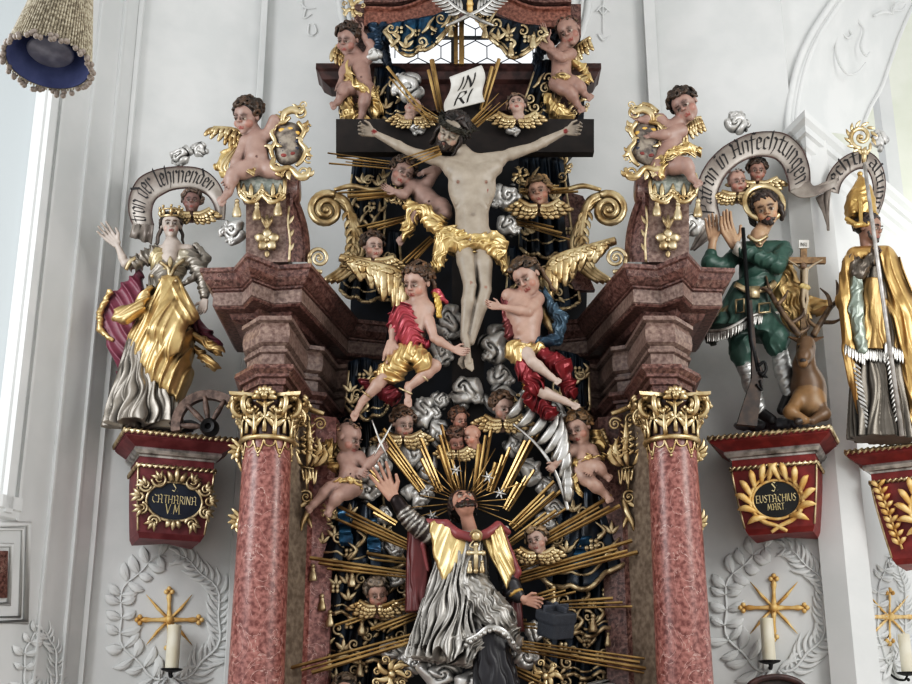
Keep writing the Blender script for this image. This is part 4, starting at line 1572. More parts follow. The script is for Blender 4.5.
def feathers(m, spine, n, a0, a1, l0, l1, w, rows=3, zs=1.2, bend=0.1, spine_r=2.5):
    """wing: spine points (x, y, z), feathers fanning from angle a0 to a1 (clockwise from +x)"""
    P = spline([np.array(list(q) + [0] * (3 - len(q)), float) for q in spine], 8)
    for r in range(rows):
        nn = int(n * (1 + 0.25 * r))
        for i in range(nn):
            t = (i + 0.5) / nn
            q = P[min(len(P) - 1, int(t * (len(P) - 1) + 0.5))]
            a = math.radians(a0 + (a1 - a0) * t + RN.uniform(-3, 3))
            L = (l0 + (l1 - l0) * t) * (1 - 0.3 * r)
            m.leaf((q[0], q[1], q[2] + r * zs), (q[0] + L * math.cos(a), q[1] + L * math.sin(a), q[2] + r * zs * 1.2 + RN.uniform(0, 1.2)), w * (1 - 0.1 * r), bend=bend,
                   lift=0.05 * L, flat=0.4, prof=(0.4, 0.8, 1.0, 1.0, 0.85, 0.35))
    m.tube([tuple(p_) for p_ in P[::4]] + [tuple(P[-1])], [spine_r, spine_r * 1.15, spine_r * 0.8], flat=0.9, sub=3)


def cherub_wings(parent, Y, c, h, m=None, spread=1.0, drop=0.0, rot=0, z=0):
    """a pair of small wings crossed under a cherub's chin"""
    for sd in (-1, 1):
        mb = Mesh(Y)
        ca, sa = math.cos(math.radians(rot)), math.sin(math.radians(rot))
        sp = []
        for x, y in ((0.06, 0.50), (0.36, 0.50), (0.70, 0.30 + drop)):
            x, y = x * sd * spread * h, y * h
            sp.append((c[0] + x * ca - y * sa, c[1] + x * sa + y * ca, z))
        feathers(mb, sp, 5, 90 - sd * 12 + rot, (15 + 40 * drop if sd > 0 else 165 - 40 * drop) + rot, 0.42 * h, 0.66 * h, 0.12 * h, rows=3, zs=0.07 * h, bend=0.12 * sd, spine_r=0.13 * h)
        mb.build('wing', m or GOLD, parent)


def cherub(label, c, h, Y, yaw=0, pitch=0, roll=0, hair=HAIR_LT, skin=SKIN, wings=True, bald=False, group='winged cherub heads', wm=None, spread=1.0, drop=0.0, wrot=0, vox=0.55, ncurl=46):
    if skin != SKIN:
        skin = tuple(min(255, int(c * 1.08 + 12)) for c in skin)
    t = thing('cherub_head', label, 'cherub', at(c[0], c[1] + h * 0.5, Y), group)
    S = Carve(Y, vox)
    H = Head(S, c, h, yaw, pitch, roll)
    skull(S, H, skin, baby=True)
    S.capw(H.q(0, -0.05, -0.3), H.q(0, -0.02, -0.62), 0.22 * H.h, 0.3 * H.h, skin, 2)
    S.build('face', SKINP, t, patina=.22)
    S = Carve(Y, vox)
    if bald:
        curls(S, Head(S, c, h * 0.97, yaw, pitch, roll), hair, 14, 0.05, 0.2, 0.1, base=False)
    else:
        curls(S, H, hair, ncurl, 0.1)
    S.build('hair', PAINT, t)
    if wings:
        cherub_wings(t, Y - 0.02, c, h, wm, spread, drop, wrot)
    return t


def cloth(pts_a, pts_b, Y, folds=5, amp=2.0, th=1.0, nu=26, nv=34, ph=0.0, curlz=0.0, rag=0.08):
    """hanging or fluttering cloth between two edge lines (lists of (x, y, z)); returns a Mesh holding a solid folded sheet"""
    m = Mesh(Y)
    a = spline([np.array(list(q) + [0] * (3 - len(q)), float) for q in pts_a], 10)
    b = spline([np.array(list(q) + [0] * (3 - len(q)), float) for q in pts_b], 10)
    A = []
    for i in range(nu):
        t = i / (nu - 1)
        p0 = a[min(len(a) - 1, int(t * (len(a) - 1) + 0.5))]
        p1 = b[min(len(b) - 1, int(t * (len(b) - 1) + 0.5))]
        row = []
        for j in range(nv):
            v = j / (nv - 1)
            q = p0 + (p1 - p0) * v
            f = 2 * abs(math.sin(0.5 * folds * 2 * math.pi * v + ph + 0.9 * math.sin(2.2 * t + ph))) - 1
            f2 = math.sin(1.7 * folds * 2 * math.pi * v + 3 * t + ph * 2)
            z = amp * (f * 0.75 + 0.35 * f2) * (0.45 + 0.55 * math.sin(math.pi * min(1, 0.15 + t)))
            dz = curlz * math.sin(math.pi * v)
            e = rag * math.sin(folds * 2 * math.pi * v + ph) * t
            row.append(m.p((q[0], q[1] + e * 10, q[2] + z + dz)))
        A.append(row)
    m.sheet(A, th * m.u)
    return m


def scroll_frame(m, pts, r, closed=True, vol=True, n=6, z=0):
    """moulded, broken-scroll frame through the points with little leaves"""
    q = [(p[0], p[1], z) for p in pts]
    m.tube(q + ([q[0]] if closed else []), r, n=7, flat=0.8, sub=4)


def putto(label, Y, h, head, N, P, armL, armR, legL, legR, skin=SKIN, hair=HAIR_LT, bald=False, loin=None, wings=(), group=None, vox=0.62, pelvis=1.0, chest=1.0, ncurl=60, base=None):
    """head = ((x, y, z), yaw, pitch, roll); arm = (shoulder, elbow, wrist, tip|None, side, options); leg = (hip, knee, ankle, toe)"""
    skin = tuple(min(255, int(.8 * c * 1.06 + .2 * 1.06 * sum(skin) / 3 + 10)) for c in skin)
    t = thing('putto', label, 'putto', base if base is not None else at(P[0], P[1], Y), group)
    S = Carve(Y, vox)
    H = Head(S, head[0], h, *head[1:4])
    skull(S, H, skin, baby=True, neck=N)
    n_, p_ = np.array(N, float), np.array(P, float)
    ax = p_ - n_
    S.cap(n_ + ax * 0.22, n_ + ax * 0.5, 0.32 * h * chest, 0.34 * h * chest, skin, 3)
    S.cap(n_ + ax * 0.5, n_ + ax * 0.8 + np.array((0, 0, 2)), 0.33 * h, 0.37 * h * pelvis, skin, 3)
    S.ball(tuple(p_), 0.36 * h * pelvis, skin, 3)
    for A_ in (armL, armR):
        if A_ is None:
            continue
        o = dict(A_[5]) if len(A_) > 5 else {}
        S.cap(n_ + ax * 0.18, A_[0], 0.2 * h, 0.2 * h, skin, 3)
        arm(S, A_[0], A_[1], A_[2], h, skin, True, A_[3], A_[4], **o)
    for L_ in (legL, legR):
        if L_ is None:
            continue
        leg(S, L_[0], L_[1], L_[2], h, skin, True, L_[3])
    # navel and the crease of the belly
    S.ball(tuple(n_ + ax * 0.74 + np.array((0, 0, 0.39 * h))), 0.035 * h, tuple(int(c * .6) for c in skin), 0.3, 1)
    S.build('body', SKINP, t, patina=.3)
    S = Carve(Y, vox)
    if bald:
        curls(S, Head(S, head[0], h * 0.98, *head[1:4]), hair, 22, 0.05, 0.2, 0.0, base=False)
    else:
        curls(S, H, hair, ncurl, 0.09)
    S.build('hair', PAINT, t)
    for wspec in wings:
        mb = Mesh(Y + 0.04)
        feathers(mb, *wspec)
        mb.build('wing', GOLD, t)
    if loin:
        for A_, B_, o in loin:
            m = cloth(A_, B_, Y, **o)
            m.build('drapery', GOLD, t)
    return t


def crumple(parent, Y, chains, col=(232, 200, 138), name='drapery', m=None, w=(-2.3, 6.5, (.7, .8, 0), 1.9), k=3):
    """bunched gilded cloth; chains of (x, y, z, r)"""
    S = Carve(Y, .68)
    for ch in chains:
        for a, b in zip(ch[:-1], ch[1:]):
            d = (-(b[1] - a[1]), b[0] - a[0], 0)
            S.cap(a[:3], b[:3], a[3], b[3], col, k, (w[0], w[1] * RN.uniform(.85, 1.2), tuple(q + RN.uniform(-.4, .4) * (abs(d[0]) + abs(d[1])) for q in d[:2]) + (0,), w[3]))
    return S.build(name, m or GOLDC, parent, patina=.55)
# ================================================================== the crucifix
YC = 9.45
t = thing('crucifix_cross', 'large dark wooden cross behind the pale crucified figure', 'cross', at(467, 430, YC + 0.06))
mb = Mesh(YC)
mb.box(336, 119, 594, 152, -12, 0)
mb.build('cross_beam', CROSSWOOD, t, smooth=False)
mb = Mesh(YC + 0.01)
mb.box(452, 100, 484, 432, -11, 0)
mb.build('upright_post', CROSSWOOD, t, smooth=False)

Y = 9.2
h = 35
t = thing('crucified_figure', 'pale carved crucified man with thorn crown and gilded loincloth', 'sculpture', at(466, 372, Y))
S = Carve(Y, 0.72)
sk = CORPSE
H = Head(S, (452, 132, 8), 39, -24, -22, -38)
N_ = (471, 161, 0)
skull(S, H, sk, neck=N_, beard=None, lips=(120, 78, 70), closed=True)
# trunk: rib cage, hollow belly, hips
S.ell((472, 186, 2), (25, 30, 13), sk, 4)
S.cap((449, 165, 0), (498, 160, 0), 9, 9, sk, 5)
S.cap((452, 170, 3), (465, 178, 6), 9, 11, sk, 4)
S.cap((494, 168, 3), (480, 177, 6), 9, 11, sk, 4)
S.cap((472, 195, 0), (472, 236, 1), 17, 17.5, sk, 6)
S.cap((463, 240, 0), (482, 240, 0), 13, 13, sk, 5)
S.ball((473, 214, 17.5), 1.3, (110, 90, 78), 0.5, 1)
S.ell((473, 204, 19.5), (9, 10, 3), sk, 5, mode=1)
for i in range(5):       # ribs
    for sd in (-1, 1):
        y = 180 + i * 6.2
        S.cap((472 + sd * 8, y - 1, 12.6 - i * .5), (472 + sd * (18.5 - .8 * i), y + 2.5 + i * 0.9, 8.2 - .3 * i), 1.3, 1.1, sk, 2.2)
for sd in (-1, 1):
    S.cap((472 + sd * 2, 164, 9), (472 + sd * 22, 159, 7), 1.7, 1.5, sk, 1.5)   # collar bones
    S.ball((472 + sd * 14, 182, 13.6), 1.4, (150, 116, 100), 0.4)
S.cap((463, 150, 4), (471, 165, 8), 2.2, 1.6, sk, 1.5)
arm(S, (446, 163, 0), (409, 151, 2), (374, 133, 0), 39, sk, tip=(350, 127, 4), side=(0.2, -1, 0.3), curl=0.85, thumb=1, spread=.05)
arm(S, (499, 158, 0), (534, 147, 2), (566, 131, 0), 39, sk, tip=(590, 129, 4), side=(0, -1, .3), curl=0.85, thumb=1, spread=.05)
for q in ((374, 131, 4), (566, 131, 4)):
    S.ball(q, 3.0, (128, 40, 38), 0, 2)
leg(S, (463, 240, 1), (470, 286, 10), (464, 338, 4), 38, sk)
leg(S, (482, 241, 0), (485, 290, 7), (471, 342, 2), 38, sk)
foot(S, (466, 342, 6), (470, 371, 9), sk, 3.9)
foot(S, (466, 346, 1), (461, 368, 4), sk, 3.8)
S.ball((467, 350, 10), 2.2, (110, 30, 30), 0, 2)
for q in ((471, 283, 15), (486, 288, 12)):
    S.ell(q, (1.6, 2.2, 3), (146, 112, 98), 0, mode=2)
for sd in (-1, 1):
    S.ell((472 + sd * 11, 177, 9.5), (10.5, 8, 4.6), sk, 2, rot=sd * 12)
    S.cap((472 + sd * 3, 192, 13.6), (472 + sd * 15, 208, 9.6), 1.5, 1.2, sk, 2)
    S.cap((472 + sd * 6, 208, 14), (472 + sd * 5, 228, 14.5), 2.6, 2.4, sk, 3)
S.cap((488, 190, 12), (489, 214, 13), 1.0, 0.7, (130, 48, 44), 0, None, 2)
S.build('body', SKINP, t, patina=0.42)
S = Carve(Y, 0.6)
H = Head(S, (452, 132, 8), 39, -24, -22, -38)
curls(S, H, HAIR_DK, 46, 0.1, style='lock', low=-0.3)
locks(S, H, [[(-.33, 0, .1), (-.4, .04, -.25), (-.36, .1, -.55), (-.28, .14, -.75)], [(-.36, -.1, .0), (-.42, -.05, -.35), (-.34, 0, -.7)],
             [(.33, 0, .1), (.4, .02, -.25), (.42, .02, -.55)], [(.34, -.15, .1), (.42, -.12, -.3), (.4, -.1, -.6)], [(-.3, .15, .1), (-.36, .2, -.2), (-.3, .25, -.5)]], HAIR_DK, 0.07)
for i in range(40):
    a = RN.uniform(-1.3, 1.3)
    v = RN.random()
    S.ellw(H.q(math.sin(a) * 0.27, 0.09 + 0.27 * math.cos(a), -0.28 - 0.24 * v * (0.4 + 0.6 * math.cos(a)) + 0.14 * abs(a) / 1.3), (.045 * H.h, .045 * H.h, .07 * H.h), (H.s, H.f, H.u), (52, 40, 34), .4)
for sd in (-1, 1):
    S.capw(H.q(0, .4, -.185), H.q(sd * .12, .34, -.25), .026 * H.h, .02 * H.h, (48, 36, 30), .3)
S.build('hair', PAINT, t)
mb = Mesh(Y)
for kx in range(4):
    pts = []
    for i in range(41):
        a = 2 * math.pi * i / 40
        w_ = 0.03 * math.sin(6 * a + kx * 1.6)
        pts.append(H.q((.43 + w_) * math.sin(a), -.06 + (.46 + w_) * math.cos(a), .22 + .05 * math.cos(6 * a + kx * 1.57)))
    mb.tube_w(pts, 0.045 * H.h, 6, 1, caps=False)
for i in range(44):
    a = RN.uniform(0, 6.28)
    b0 = np.array((.43 * math.sin(a), -.06 + .46 * math.cos(a), .22 + RN.uniform(-.05, .05)))
    dd = np.array((math.sin(a) + RN.uniform(-.6, .6), math.cos(a) + RN.uniform(-.6, .6), RN.uniform(-.4, 1.2)))
    b1 = b0 + dd * .16
    mb.tube_w([H.q(*b0), H.q(*b1)], [.03 * H.h, .006 * H.h], 5)
mb.build('thorn_crown', mat('thorn crown', (30, 28, 22), (58, 54, 42), rough=.6, scale=20), t)
# loincloth
S = Carve(Y, 0.75)
gc = (236, 204, 142)
S.cap((452, 240, 2), (494, 246, 2), 15, 14, gc, 3, (-2.8, 9, (0.35, 1, 0.2), 2.0))
S.cap((478, 240, 8), (498, 256, 8), 9, 6, gc, 3, (-2.2, 7, (0.8, .5, 0), 1.8))
S.cap((440, 232, 8), (462, 246, 8), 6, 9, gc, 3, (-2.4, 7, (0.6, .8, 0), 1.8))
S.ball((432, 224, 8), 6, gc, 2)
S.cap((428, 222, 8), (446, 236, 10), 6, 7, gc, 3, (-2.2, 6, (0.5, 1, 0), 1.8))
S.cap((443, 240, 6), (437, 268, 4), 9, 6, gc, 3, (-2.4, 6, (1, 0.15, 0), 1.6))
S.cap((496, 246, 4), (506, 270, 3), 8, 5, gc, 3, (-2.4, 6, (1, 0.2, 0), 1.6))
S.cap((455, 232, 14), (494, 244, 14), 3.2, 3.0, (230, 196, 130), 2, (1.0, 5, (.7, 1, 0), 1.4))
S.build('loincloth', GOLDC, t, patina=0.55)

# lettered scroll at the top of the cross
t = thing('lettered_scroll', 'curling white scroll lettered INRI above the thorn-crowned head', 'scroll', at(467, 112, 9.36))
mb = Mesh(9.36)
ctr = spline([np.array(q, float) for q in ((480, 67, -4), (474, 71, 2), (463, 74, 5), (456, 80, 2), (459, 92, -1), (462, 100, 1), (455, 108, 3), (452, 112, 0))], 6)


def scr(sv, v):
    """s 0..1 across, v 0..1 downwards"""
    top = np.array((448, 78, 1)) + (np.array((480, 66, 1)) - np.array((448, 78, 1))) * sv
    bot = np.array((447, 112, 0)) + (np.array((487, 102, 0)) - np.array((447, 112, 0))) * sv
    q = top + (bot - top) * v
    q = q + np.array((3.2 * math.sin(math.pi * 1.6 * v + .5), 0, 3.5 * math.sin(2 * math.pi * v + 0.6)))
    return mb.p(q)


mb.sheet([[scr(s_, v) for s_ in np.linspace(0, 1, 12)] for v in np.linspace(0, 1, 24)], 0.012)
mb.build('parchment', PARCH, t)
tx = Mesh(9.36)
for txt, v0, s0 in (('IN', .47, .22), ('RI', .90, .22)):
    def fnc(s_, v_, v0=v0, s0=s0):
        p0 = scr(s0 + s_, v0 - v_ * 0.95)
        return p0, np.array((0, -1.0, -.3))
    write(tx, txt, lambda s_, v_, fnc=fnc: fnc(s_ * 1.5, v_ * 1.0), 0.26, nib=.1, lift=0.016, slant=.2)
tx.build('lettering', LETTERDARK, t)
# ================================================================== pedestals with their putti
def pedestal(mirror):
    f = (lambda x: mx(x)) if mirror else (lambda x: x)
    sg = -1 if mirror else 1
    Yp = 8.95
    who = 'green-coated hunter' if mirror else 'crowned woman'
    t = thing('scroll_pedestal', 'marble scroll pedestal with tasselled grey cloth and gilded flower, near the %s' % who, 'pedestal', at(f(268), 258, Yp + .1))
    mb = Mesh(Yp)
    mb.box(min(f(246), f(288)), 196, max(f(246), f(288)), 262, -40, 0)
    mb.build('front_block', PALEMARBLE, t, smooth=False)
    # curved marble side, narrowing upwards
    mb = Mesh(Yp)
    rows = []
    for i in range(13):
        k = i / 12
        y = 262 - 72 * k
        xo = 310 - 6 * k - 10 * k * k + 3 * math.sin(k * 3.1)
        rows.append([mb.p((f(286), y, 0)), mb.p((f(290), y, 1)), mb.p((f(293), y, -2)), mb.p((f(xo - 7), y, -10)), mb.p((f(xo - 5), y, -9)), mb.p((f(xo), y, -18)), mb.p((f(xo), y, -45)), mb.p((f(270), y, -45))])
    mb.grid(rows)
    mb.build('curved_side', DARKMARBLE, t, smooth=True, sharp=35)
    mb = Mesh(Yp)
    mb.tube([(f(289), 262, 1), (f(290), 240, 2), (f(288), 222, 2), (f(289), 206, 2)], 1.3)
    for y in (252, 238, 224):
        mb.leaf((f(289), y, 2), (f(294), y - 9, 2), 2)
    mb.build('edge_gilding', PALEGOLD, t)
    # rolled top
    mb = Mesh(Yp)
    c0, c1 = mb.p((f(243), 190, -12)), mb.p((f(300), 190, -12))
    mb.tube_w([c0, c0 + (c1 - c0) * .03, c0 + (c1 - c0) * .97, c1], [.09, .115, .115, .09], 20, 1)
    mb.build('rolled_top', DARKMARBLE, t)
    # cloth with scalloped gilt edge
    mb = Mesh(Yp - 0.03)
    A = []
    for j in range(25):
        s_ = j / 24
        x = 240 + 44 * s_
        sc_ = 8 * abs(math.sin(s_ * math.pi * 2.0 + .0))
        A.append([mb.p((f(x), 173 + 2 * math.sin(s_ * 3), 4)), mb.p((f(x), 176, 9)), mb.p((f(x), 184, 12)), mb.p((f(x), 192, 12)), mb.p((f(x), 193 + sc_ * .5, 11)), mb.p((f(x), 194 + sc_, 10))])
    mb.sheet(A, 0.008)
    cl = mb.build('lambrequin', mat('grey cloth', (126, 132, 126), (172, 174, 164), rough=.5, scale=30, ao=.3), t)
    mb = Mesh(Yp - 0.04)
    for w_, dz in ((2.6, 0), (1.5, -5)):
        mb.tube([(f(240 + 44 * s_), 194 + dz + 8 * abs(math.sin(s_ * math.pi * 2.0)), 13) for s_ in np.linspace(0, 1, 21)], w_, sub=2)
    mb.tube([(f(240), 174, 8), (f(238), 184, 13), (f(240), 195, 13)], 2.2)
    mb.tube([(f(284), 174, 8), (f(285), 184, 13), (f(284), 195, 13)], 2.2)
    for x_, y_, r_, s_ in ((262, 192, 5, 1), (244, 196, 5, -1), (280, 196, 5, 1), (255, 200, 4, -1), (270, 200, 4, 1)):
        mb.volute((f(x_), y_, 13), r_, 1.3, 0, s_, r0=1.5)
    for s_ in (.08, .25, .5, .75, .92):
        mb.leaf((f(240 + 44 * s_), 198, 13), (f(240 + 44 * s_), 183, 13), 3)
    mb.build('gilt_edge', GOLD, cl)
    for x, y in ((237, 201), (257, 204), (278, 200)):
        tassel(t, (f(x), y, 12), 13, Yp - .04)
    mb = Mesh(Yp - .02)
    for i in range(5):
        a = math.radians(-90 + 72 * i)
        mb.leaf((f(267), 240, 2), (f(267) + 13 * math.cos(a), 240 + 12 * math.sin(a), 3), 5.2, lift=1.5, flat=.35, prof=(.3, .7, 1, 1.05, .8, .25))
    mb.ball((f(267), 240, 4), 3)
    for dx in (-5, 0, 5):
        mb.tube([(f(267), 229, 1), (f(267 + dx * .7), 221, 3), (f(267 + dx), 215 + abs(dx) * .4, 1)], [1.2, 2.4, 1.2])
    mb.leaf((f(267), 250, 1), (f(267), 258, 1), 3)
    mb.build('flower_boss', PALEGOLD, t)
    mb = Mesh(Yp + .05)
    mb.volute((f(319), 258, 0), 10, 1.8, 180 if not mirror else 0, sg, z1=.8)
    mb.tube([(f(309), 258, 0), (f(312), 270, 2), (f(322), 272, 2)], 2.4)
    mb.build('gilded_scroll', PALEGOLD, t)


def tassel(parent, c, L, Y, m=None, name='tassel', top=False):
    mb = Mesh(Y)
    x, y, z = c
    mb.ball((x, y, z), L * 0.2)
    n = 9
    A = []
    for k, (r, dy) in enumerate(((.12, 0.1), (.2, .25), (.16, .38), (.26, .6), (.34, 1.0), (.3, 1.25), (.0, 1.25))):
        A.append([mb.p((x + L * r * (1 + .12 * (j % 2)) * math.cos(2 * math.pi * j / 14), y + L * dy, z + L * r * .8 * math.sin(2 * math.pi * j / 14))) for j in range(14)])
    mb.grid(A, closed_v=True)
    o = mb.build(name, m or PALEGOLD, parent)
    return o


pedestal(False)
pedestal(True)


def cartouche(mirror):
    f = (lambda x: mx(x)) if mirror else (lambda x: x)
    Yp = 8.82
    t = thing('scroll_cartouche', 'gilded scroll-framed cartouche held up by the putto on the pedestal near the %s' % ('green-coated hunter' if mirror else 'crowned woman'), 'cartouche', at(f(292), 181, Yp))
    mb = Mesh(Yp)
    pl = [(274, 150), (274, 135), (279, 125), (289, 122), (298, 125), (303, 133), (299, 143), (303, 152), (297, 160), (286, 164), (277, 160)]
    P_ = spline([mb.p((f(x), y, 0)) for x, y in pl + pl[:1]], 4)[:-1]
    c_ = sum(P_) / len(P_)
    mb.grid([[c_ - np.array((0, .03, 0))] * len(P_), [c_ + (p_ - c_) * .6 - np.array((0, .025, 0)) for p_ in P_], P_, [p_ + np.array((0, .03, 0)) for p_ in P_], [c_ + np.array((0, .03, 0))] * len(P_)], closed_v=True)
    mb.build('painted_field', mat('cartouche field', (84, 76, 72), (150, 140, 128), rough=.5, scale=18), t)
    for nm, cc, pos in (('blue_charge', (44, 48, 62), [(281, 143), (287, 138), (296, 148), (283, 151), (298, 141)]), ('red_charge', (104, 48, 44), [(288, 149), (292, 153), (284, 155)]), ('gold_charge', (190, 150, 80), [(282, 130), (290, 129), (297, 133)])):
        m1 = Mesh(Yp)
        for x, y in pos:
            m1.ball((f(x), y, 2.5), 3.0, 8, (1.2, .4, .8))
        m1.build(nm, mat(nm.replace('_', ' '), cc, tuple(min(255, int(c * 1.3)) for c in cc), rough=.45), t)
    mb = Mesh(Yp)
    sg = -1 if mirror else 1
    fr = [(274, 160), (271, 150), (275, 142), (271, 132), (277, 124), (284, 122), (290, 117)]
    mb.tube([(f(x), y, 3) for x, y in fr], [2.2, 3, 2.4, 3.2, 2.4, 3, 2])
    fr = [(298, 122), (304, 131), (300, 141), (306, 150), (302, 160), (296, 166)]
    mb.tube([(f(x), y, 3) for x, y in fr], [2.4, 3.2, 2.4, 3.2, 2.6, 2])
    mb.tube([(f(x), y, 4) for x, y in ((282, 122), (284, 114), (292, 110), (300, 112), (304, 108))], [2.6, 4, 4.4, 3.6, 2])
    mb.volute((f(300), 113, 3), 7.5, 1.6, 180 if not mirror else 0, sg)
    mb.volute((f(304), 105, 3), 4.5, 1.4, 90, sg)
    mb.tube([(f(x), y, 4) for x, y in ((274, 158), (272, 166), (278, 170), (290, 168), (298, 176), (306, 176), (310, 168))], [2.6, 4, 4, 3, 4, 4.2, 2])
    mb.volute((f(303), 173, 4), 7.5, 1.7, 180 if not mirror else 0, -sg)
    mb.volute((f(277), 167, 4), 6, 1.5, 0, sg)
    for a, b, w_ in (((274, 166), (284, 176), 3), ((288, 168), (282, 178), 2.6), ((302, 132), (309, 126), 2.4), ((304, 151), (311, 147), 2.4), ((286, 118), (278, 112), 2.6), ((296, 110), (292, 104), 2.2)):
        mb.leaf((f(a[0]), a[1], 4), (f(b[0]), b[1], 5), w_, bend=.2 * sg)
    for a, b, w_ in (((272, 152), (264, 146), 2.6), ((272, 134), (266, 128), 2.4), ((280, 122), (272, 116), 2.6), ((306, 148), (313, 156), 2.6), ((292, 170), (290, 180), 3), ((306, 174), (314, 170), 2.6), ((300, 126), (308, 120), 2.6), ((302, 142), (296, 138), 2.2), ((276, 142), (282, 146), 2)):
        mb.leaf((f(a[0]), a[1], 4), (f(b[0]), b[1], 6), w_ * 1.2, bend=.25 * sg)
    mb.volute((f(272), 128, 3), 5, 1.3, 200, sg)
    mb.volute((f(306), 128, 3), 5, 1.3, -20, -sg)
    mb.volute((f(308), 158, 3), 5, 1.3, 60, sg)
    mb.build('gilded_frame', GOLD, t)


cartouche(False)
cartouche(True)

Yq = 8.85
fold = dict(folds=4, amp=2.2, th=1.0)
p_ = putto('smiling curly-haired putto seated on the pedestal near the crowned woman', Yq, 35, ((247, 117, 8), -34, -16, -14), (256, 135, 2), (257, 164, 0),
      ((246, 142, 3), (238, 158, 6), (232, 172, 8), None, (1, 0, 0)), ((268, 135, 3), (274, 120, 8), (283, 128, -3), (290, 136, -5), (1, 0, 0), dict(curl=.5)),
      ((250, 168, 5), (233, 174, 10), (228, 193, 8), (219, 204, 10)), ((264, 168, 0), (277, 172, 3), (284, 180, -8), None), skin=(150, 116, 104), hair=(62, 46, 34),
      wings=[([(247, 138, -4), (234, 130, -6), (214, 128, -6)], 7, 95, 150, 22, 14, 3.2, 3)],
      loin=[([(232, 148, 0), (224, 158, 4), (219, 168, 4), (226, 177, 8)], [(240, 148, 0), (231, 160, 8), (229, 168, 8), (236, 173, 8)], dict(folds=2, amp=1.6)),
            ([(240, 160, 10), (248, 164, 12), (256, 168, 13)], [(238, 166, 12), (246, 171, 15), (254, 176, 15)], dict(folds=2, amp=1.4))],
      group=None, base=at(258, 178, Yq))
crumple(p_, Yq, [[(236, 146, 0, 3.5), (226, 154, 0, 4.5), (219, 166, 2, 4.5), (224, 174, 4, 4), (238, 174, 6, 4)]])
p_ = putto('curly-haired putto leaning sideways on the pedestal near the green-coated hunter', Yq, 35, ((685, 106, 8), -26, -16, 24), (673, 127, 2), (667, 162, 0),
      ((660, 120, 3), (650, 120, 4), (640, 120, 6), (630, 116, 8), (0, -1, 0)), ((681, 131, 4), (666, 135, 12), (652, 135, 12), (643, 138, 12), (0, -1, 0)),
      ((661, 164, 0), (657, 174, 3), (664, 182, -10), None), ((673, 166, 4), (686, 164, 14), (692, 178, 10), (700, 186, 13)), skin=(146, 110, 98), hair=(58, 44, 34),
      wings=[([(684, 128, -4), (692, 120, -6), (701, 118, -6)], 6, 100, 60, 22, 14, 3.2, 3), ([(658, 112, -4), (650, 106, -6), (642, 104, -6)], 5, 80, 140, 12, 8, 2.6, 2)],
      loin=[([(656, 148, 4), (668, 152, 14), (684, 142, 10), (698, 146, 6)], [(658, 158, 6), (669, 160, 16), (684, 152, 12), (696, 158, 8)], dict(folds=3, amp=1.8)),
            ],
      base=at(667, 178, Yq))
crumple(p_, Yq, [[(660, 160, 8, 4), (672, 154, 13, 5), (688, 148, 8, 6), (697, 152, 2, 5)], [(664, 158, 10, 4), (661, 176, 9, 4)]])

# putti at the two ends of the attic beam
Yt = 9.75
p_ = putto('brown-haired putto raising an arm, hovering at one end of the attic beam', Yt, 31, ((348, 40, 6), -30, -20, -14), (359, 57, 0), (362, 84, 0),
      ((350, 60, 2), (344, 70, 6), (342, 80, 8), None, (1, 0, 0)), ((367, 59, 3), (372, 46, 8), (362, 34, 10), None, (1, 0, 0)),
      ((356, 88, 3), (345, 88, 12), (338, 102, 8), (331, 107, 10)), ((367, 89, 3), (365, 98, 12), (362, 114, 6), (359, 124, 8)), skin=(146, 110, 98), hair=(62, 46, 36), chest=.95, pelvis=.95,
      wings=[([(352, 56, -4), (344, 50, -6), (336, 46, -6)], 6, 80, 110, 20, 16, 3, 3)],
      loin=[([(342, 62, 4), (346, 78, 8), (358, 88, 14), (372, 94, 10)], [(350, 62, 4), (354, 78, 10), (364, 84, 14), (376, 90, 10)], dict(folds=2, amp=2))],
      base=at(362, 112, Yt))
crumple(p_, Yt, [[(345, 64, 6, 4), (350, 80, 10, 5), (364, 90, 14, 5), (374, 98, 8, 5)], [(374, 92, 4, 6), (376, 112, 2, 7)], [(346, 94, 0, 6), (350, 116, 0, 9), (366, 120, 2, 5)]])
p_ = putto('bald putto with clasped hands, hovering at the other end of the attic beam', Yt, 31, ((569, 32, 6), -20, -18, 20), (562, 50, 0), (561, 78, 0),
      ((553, 54, 3), (550, 48, 10), (547, 40, 12), None, (1, 0, 0)), ((571, 54, 3), (562, 58, 14), (550, 50, 14), None, (0, -1, 0)),
      ((557, 84, 3), (570, 92, 12), (577, 104, 6), (583, 112, 8)), ((568, 82, 3), (579, 86, 12), (584, 94, 8), (592, 99, 10)), skin=(150, 112, 98), hair=(96, 76, 62), bald=True, chest=.95, pelvis=.95,
      wings=[([(570, 58, -4), (578, 46, -6), (590, 38, -6)], 6, 100, 60, 20, 12, 3, 3)],
      loin=[([(555, 74, 10), (563, 72, 13), (574, 76, 8), (590, 72, 0)], [(556, 80, 10), (564, 80, 14), (576, 84, 8), (588, 80, 0)], dict(folds=2, amp=1.4))],
      base=at(561, 112, Yt))
crumple(p_, Yt, [[(570, 62, -2, 5), (582, 68, -2, 5), (588, 80, -2, 5)], [(548, 98, 0, 6), (556, 112, 2, 8), (570, 116, 0, 6)], [(554, 78, 10, 2.5), (566, 78, 14, 3), (578, 78, 6, 3)]])
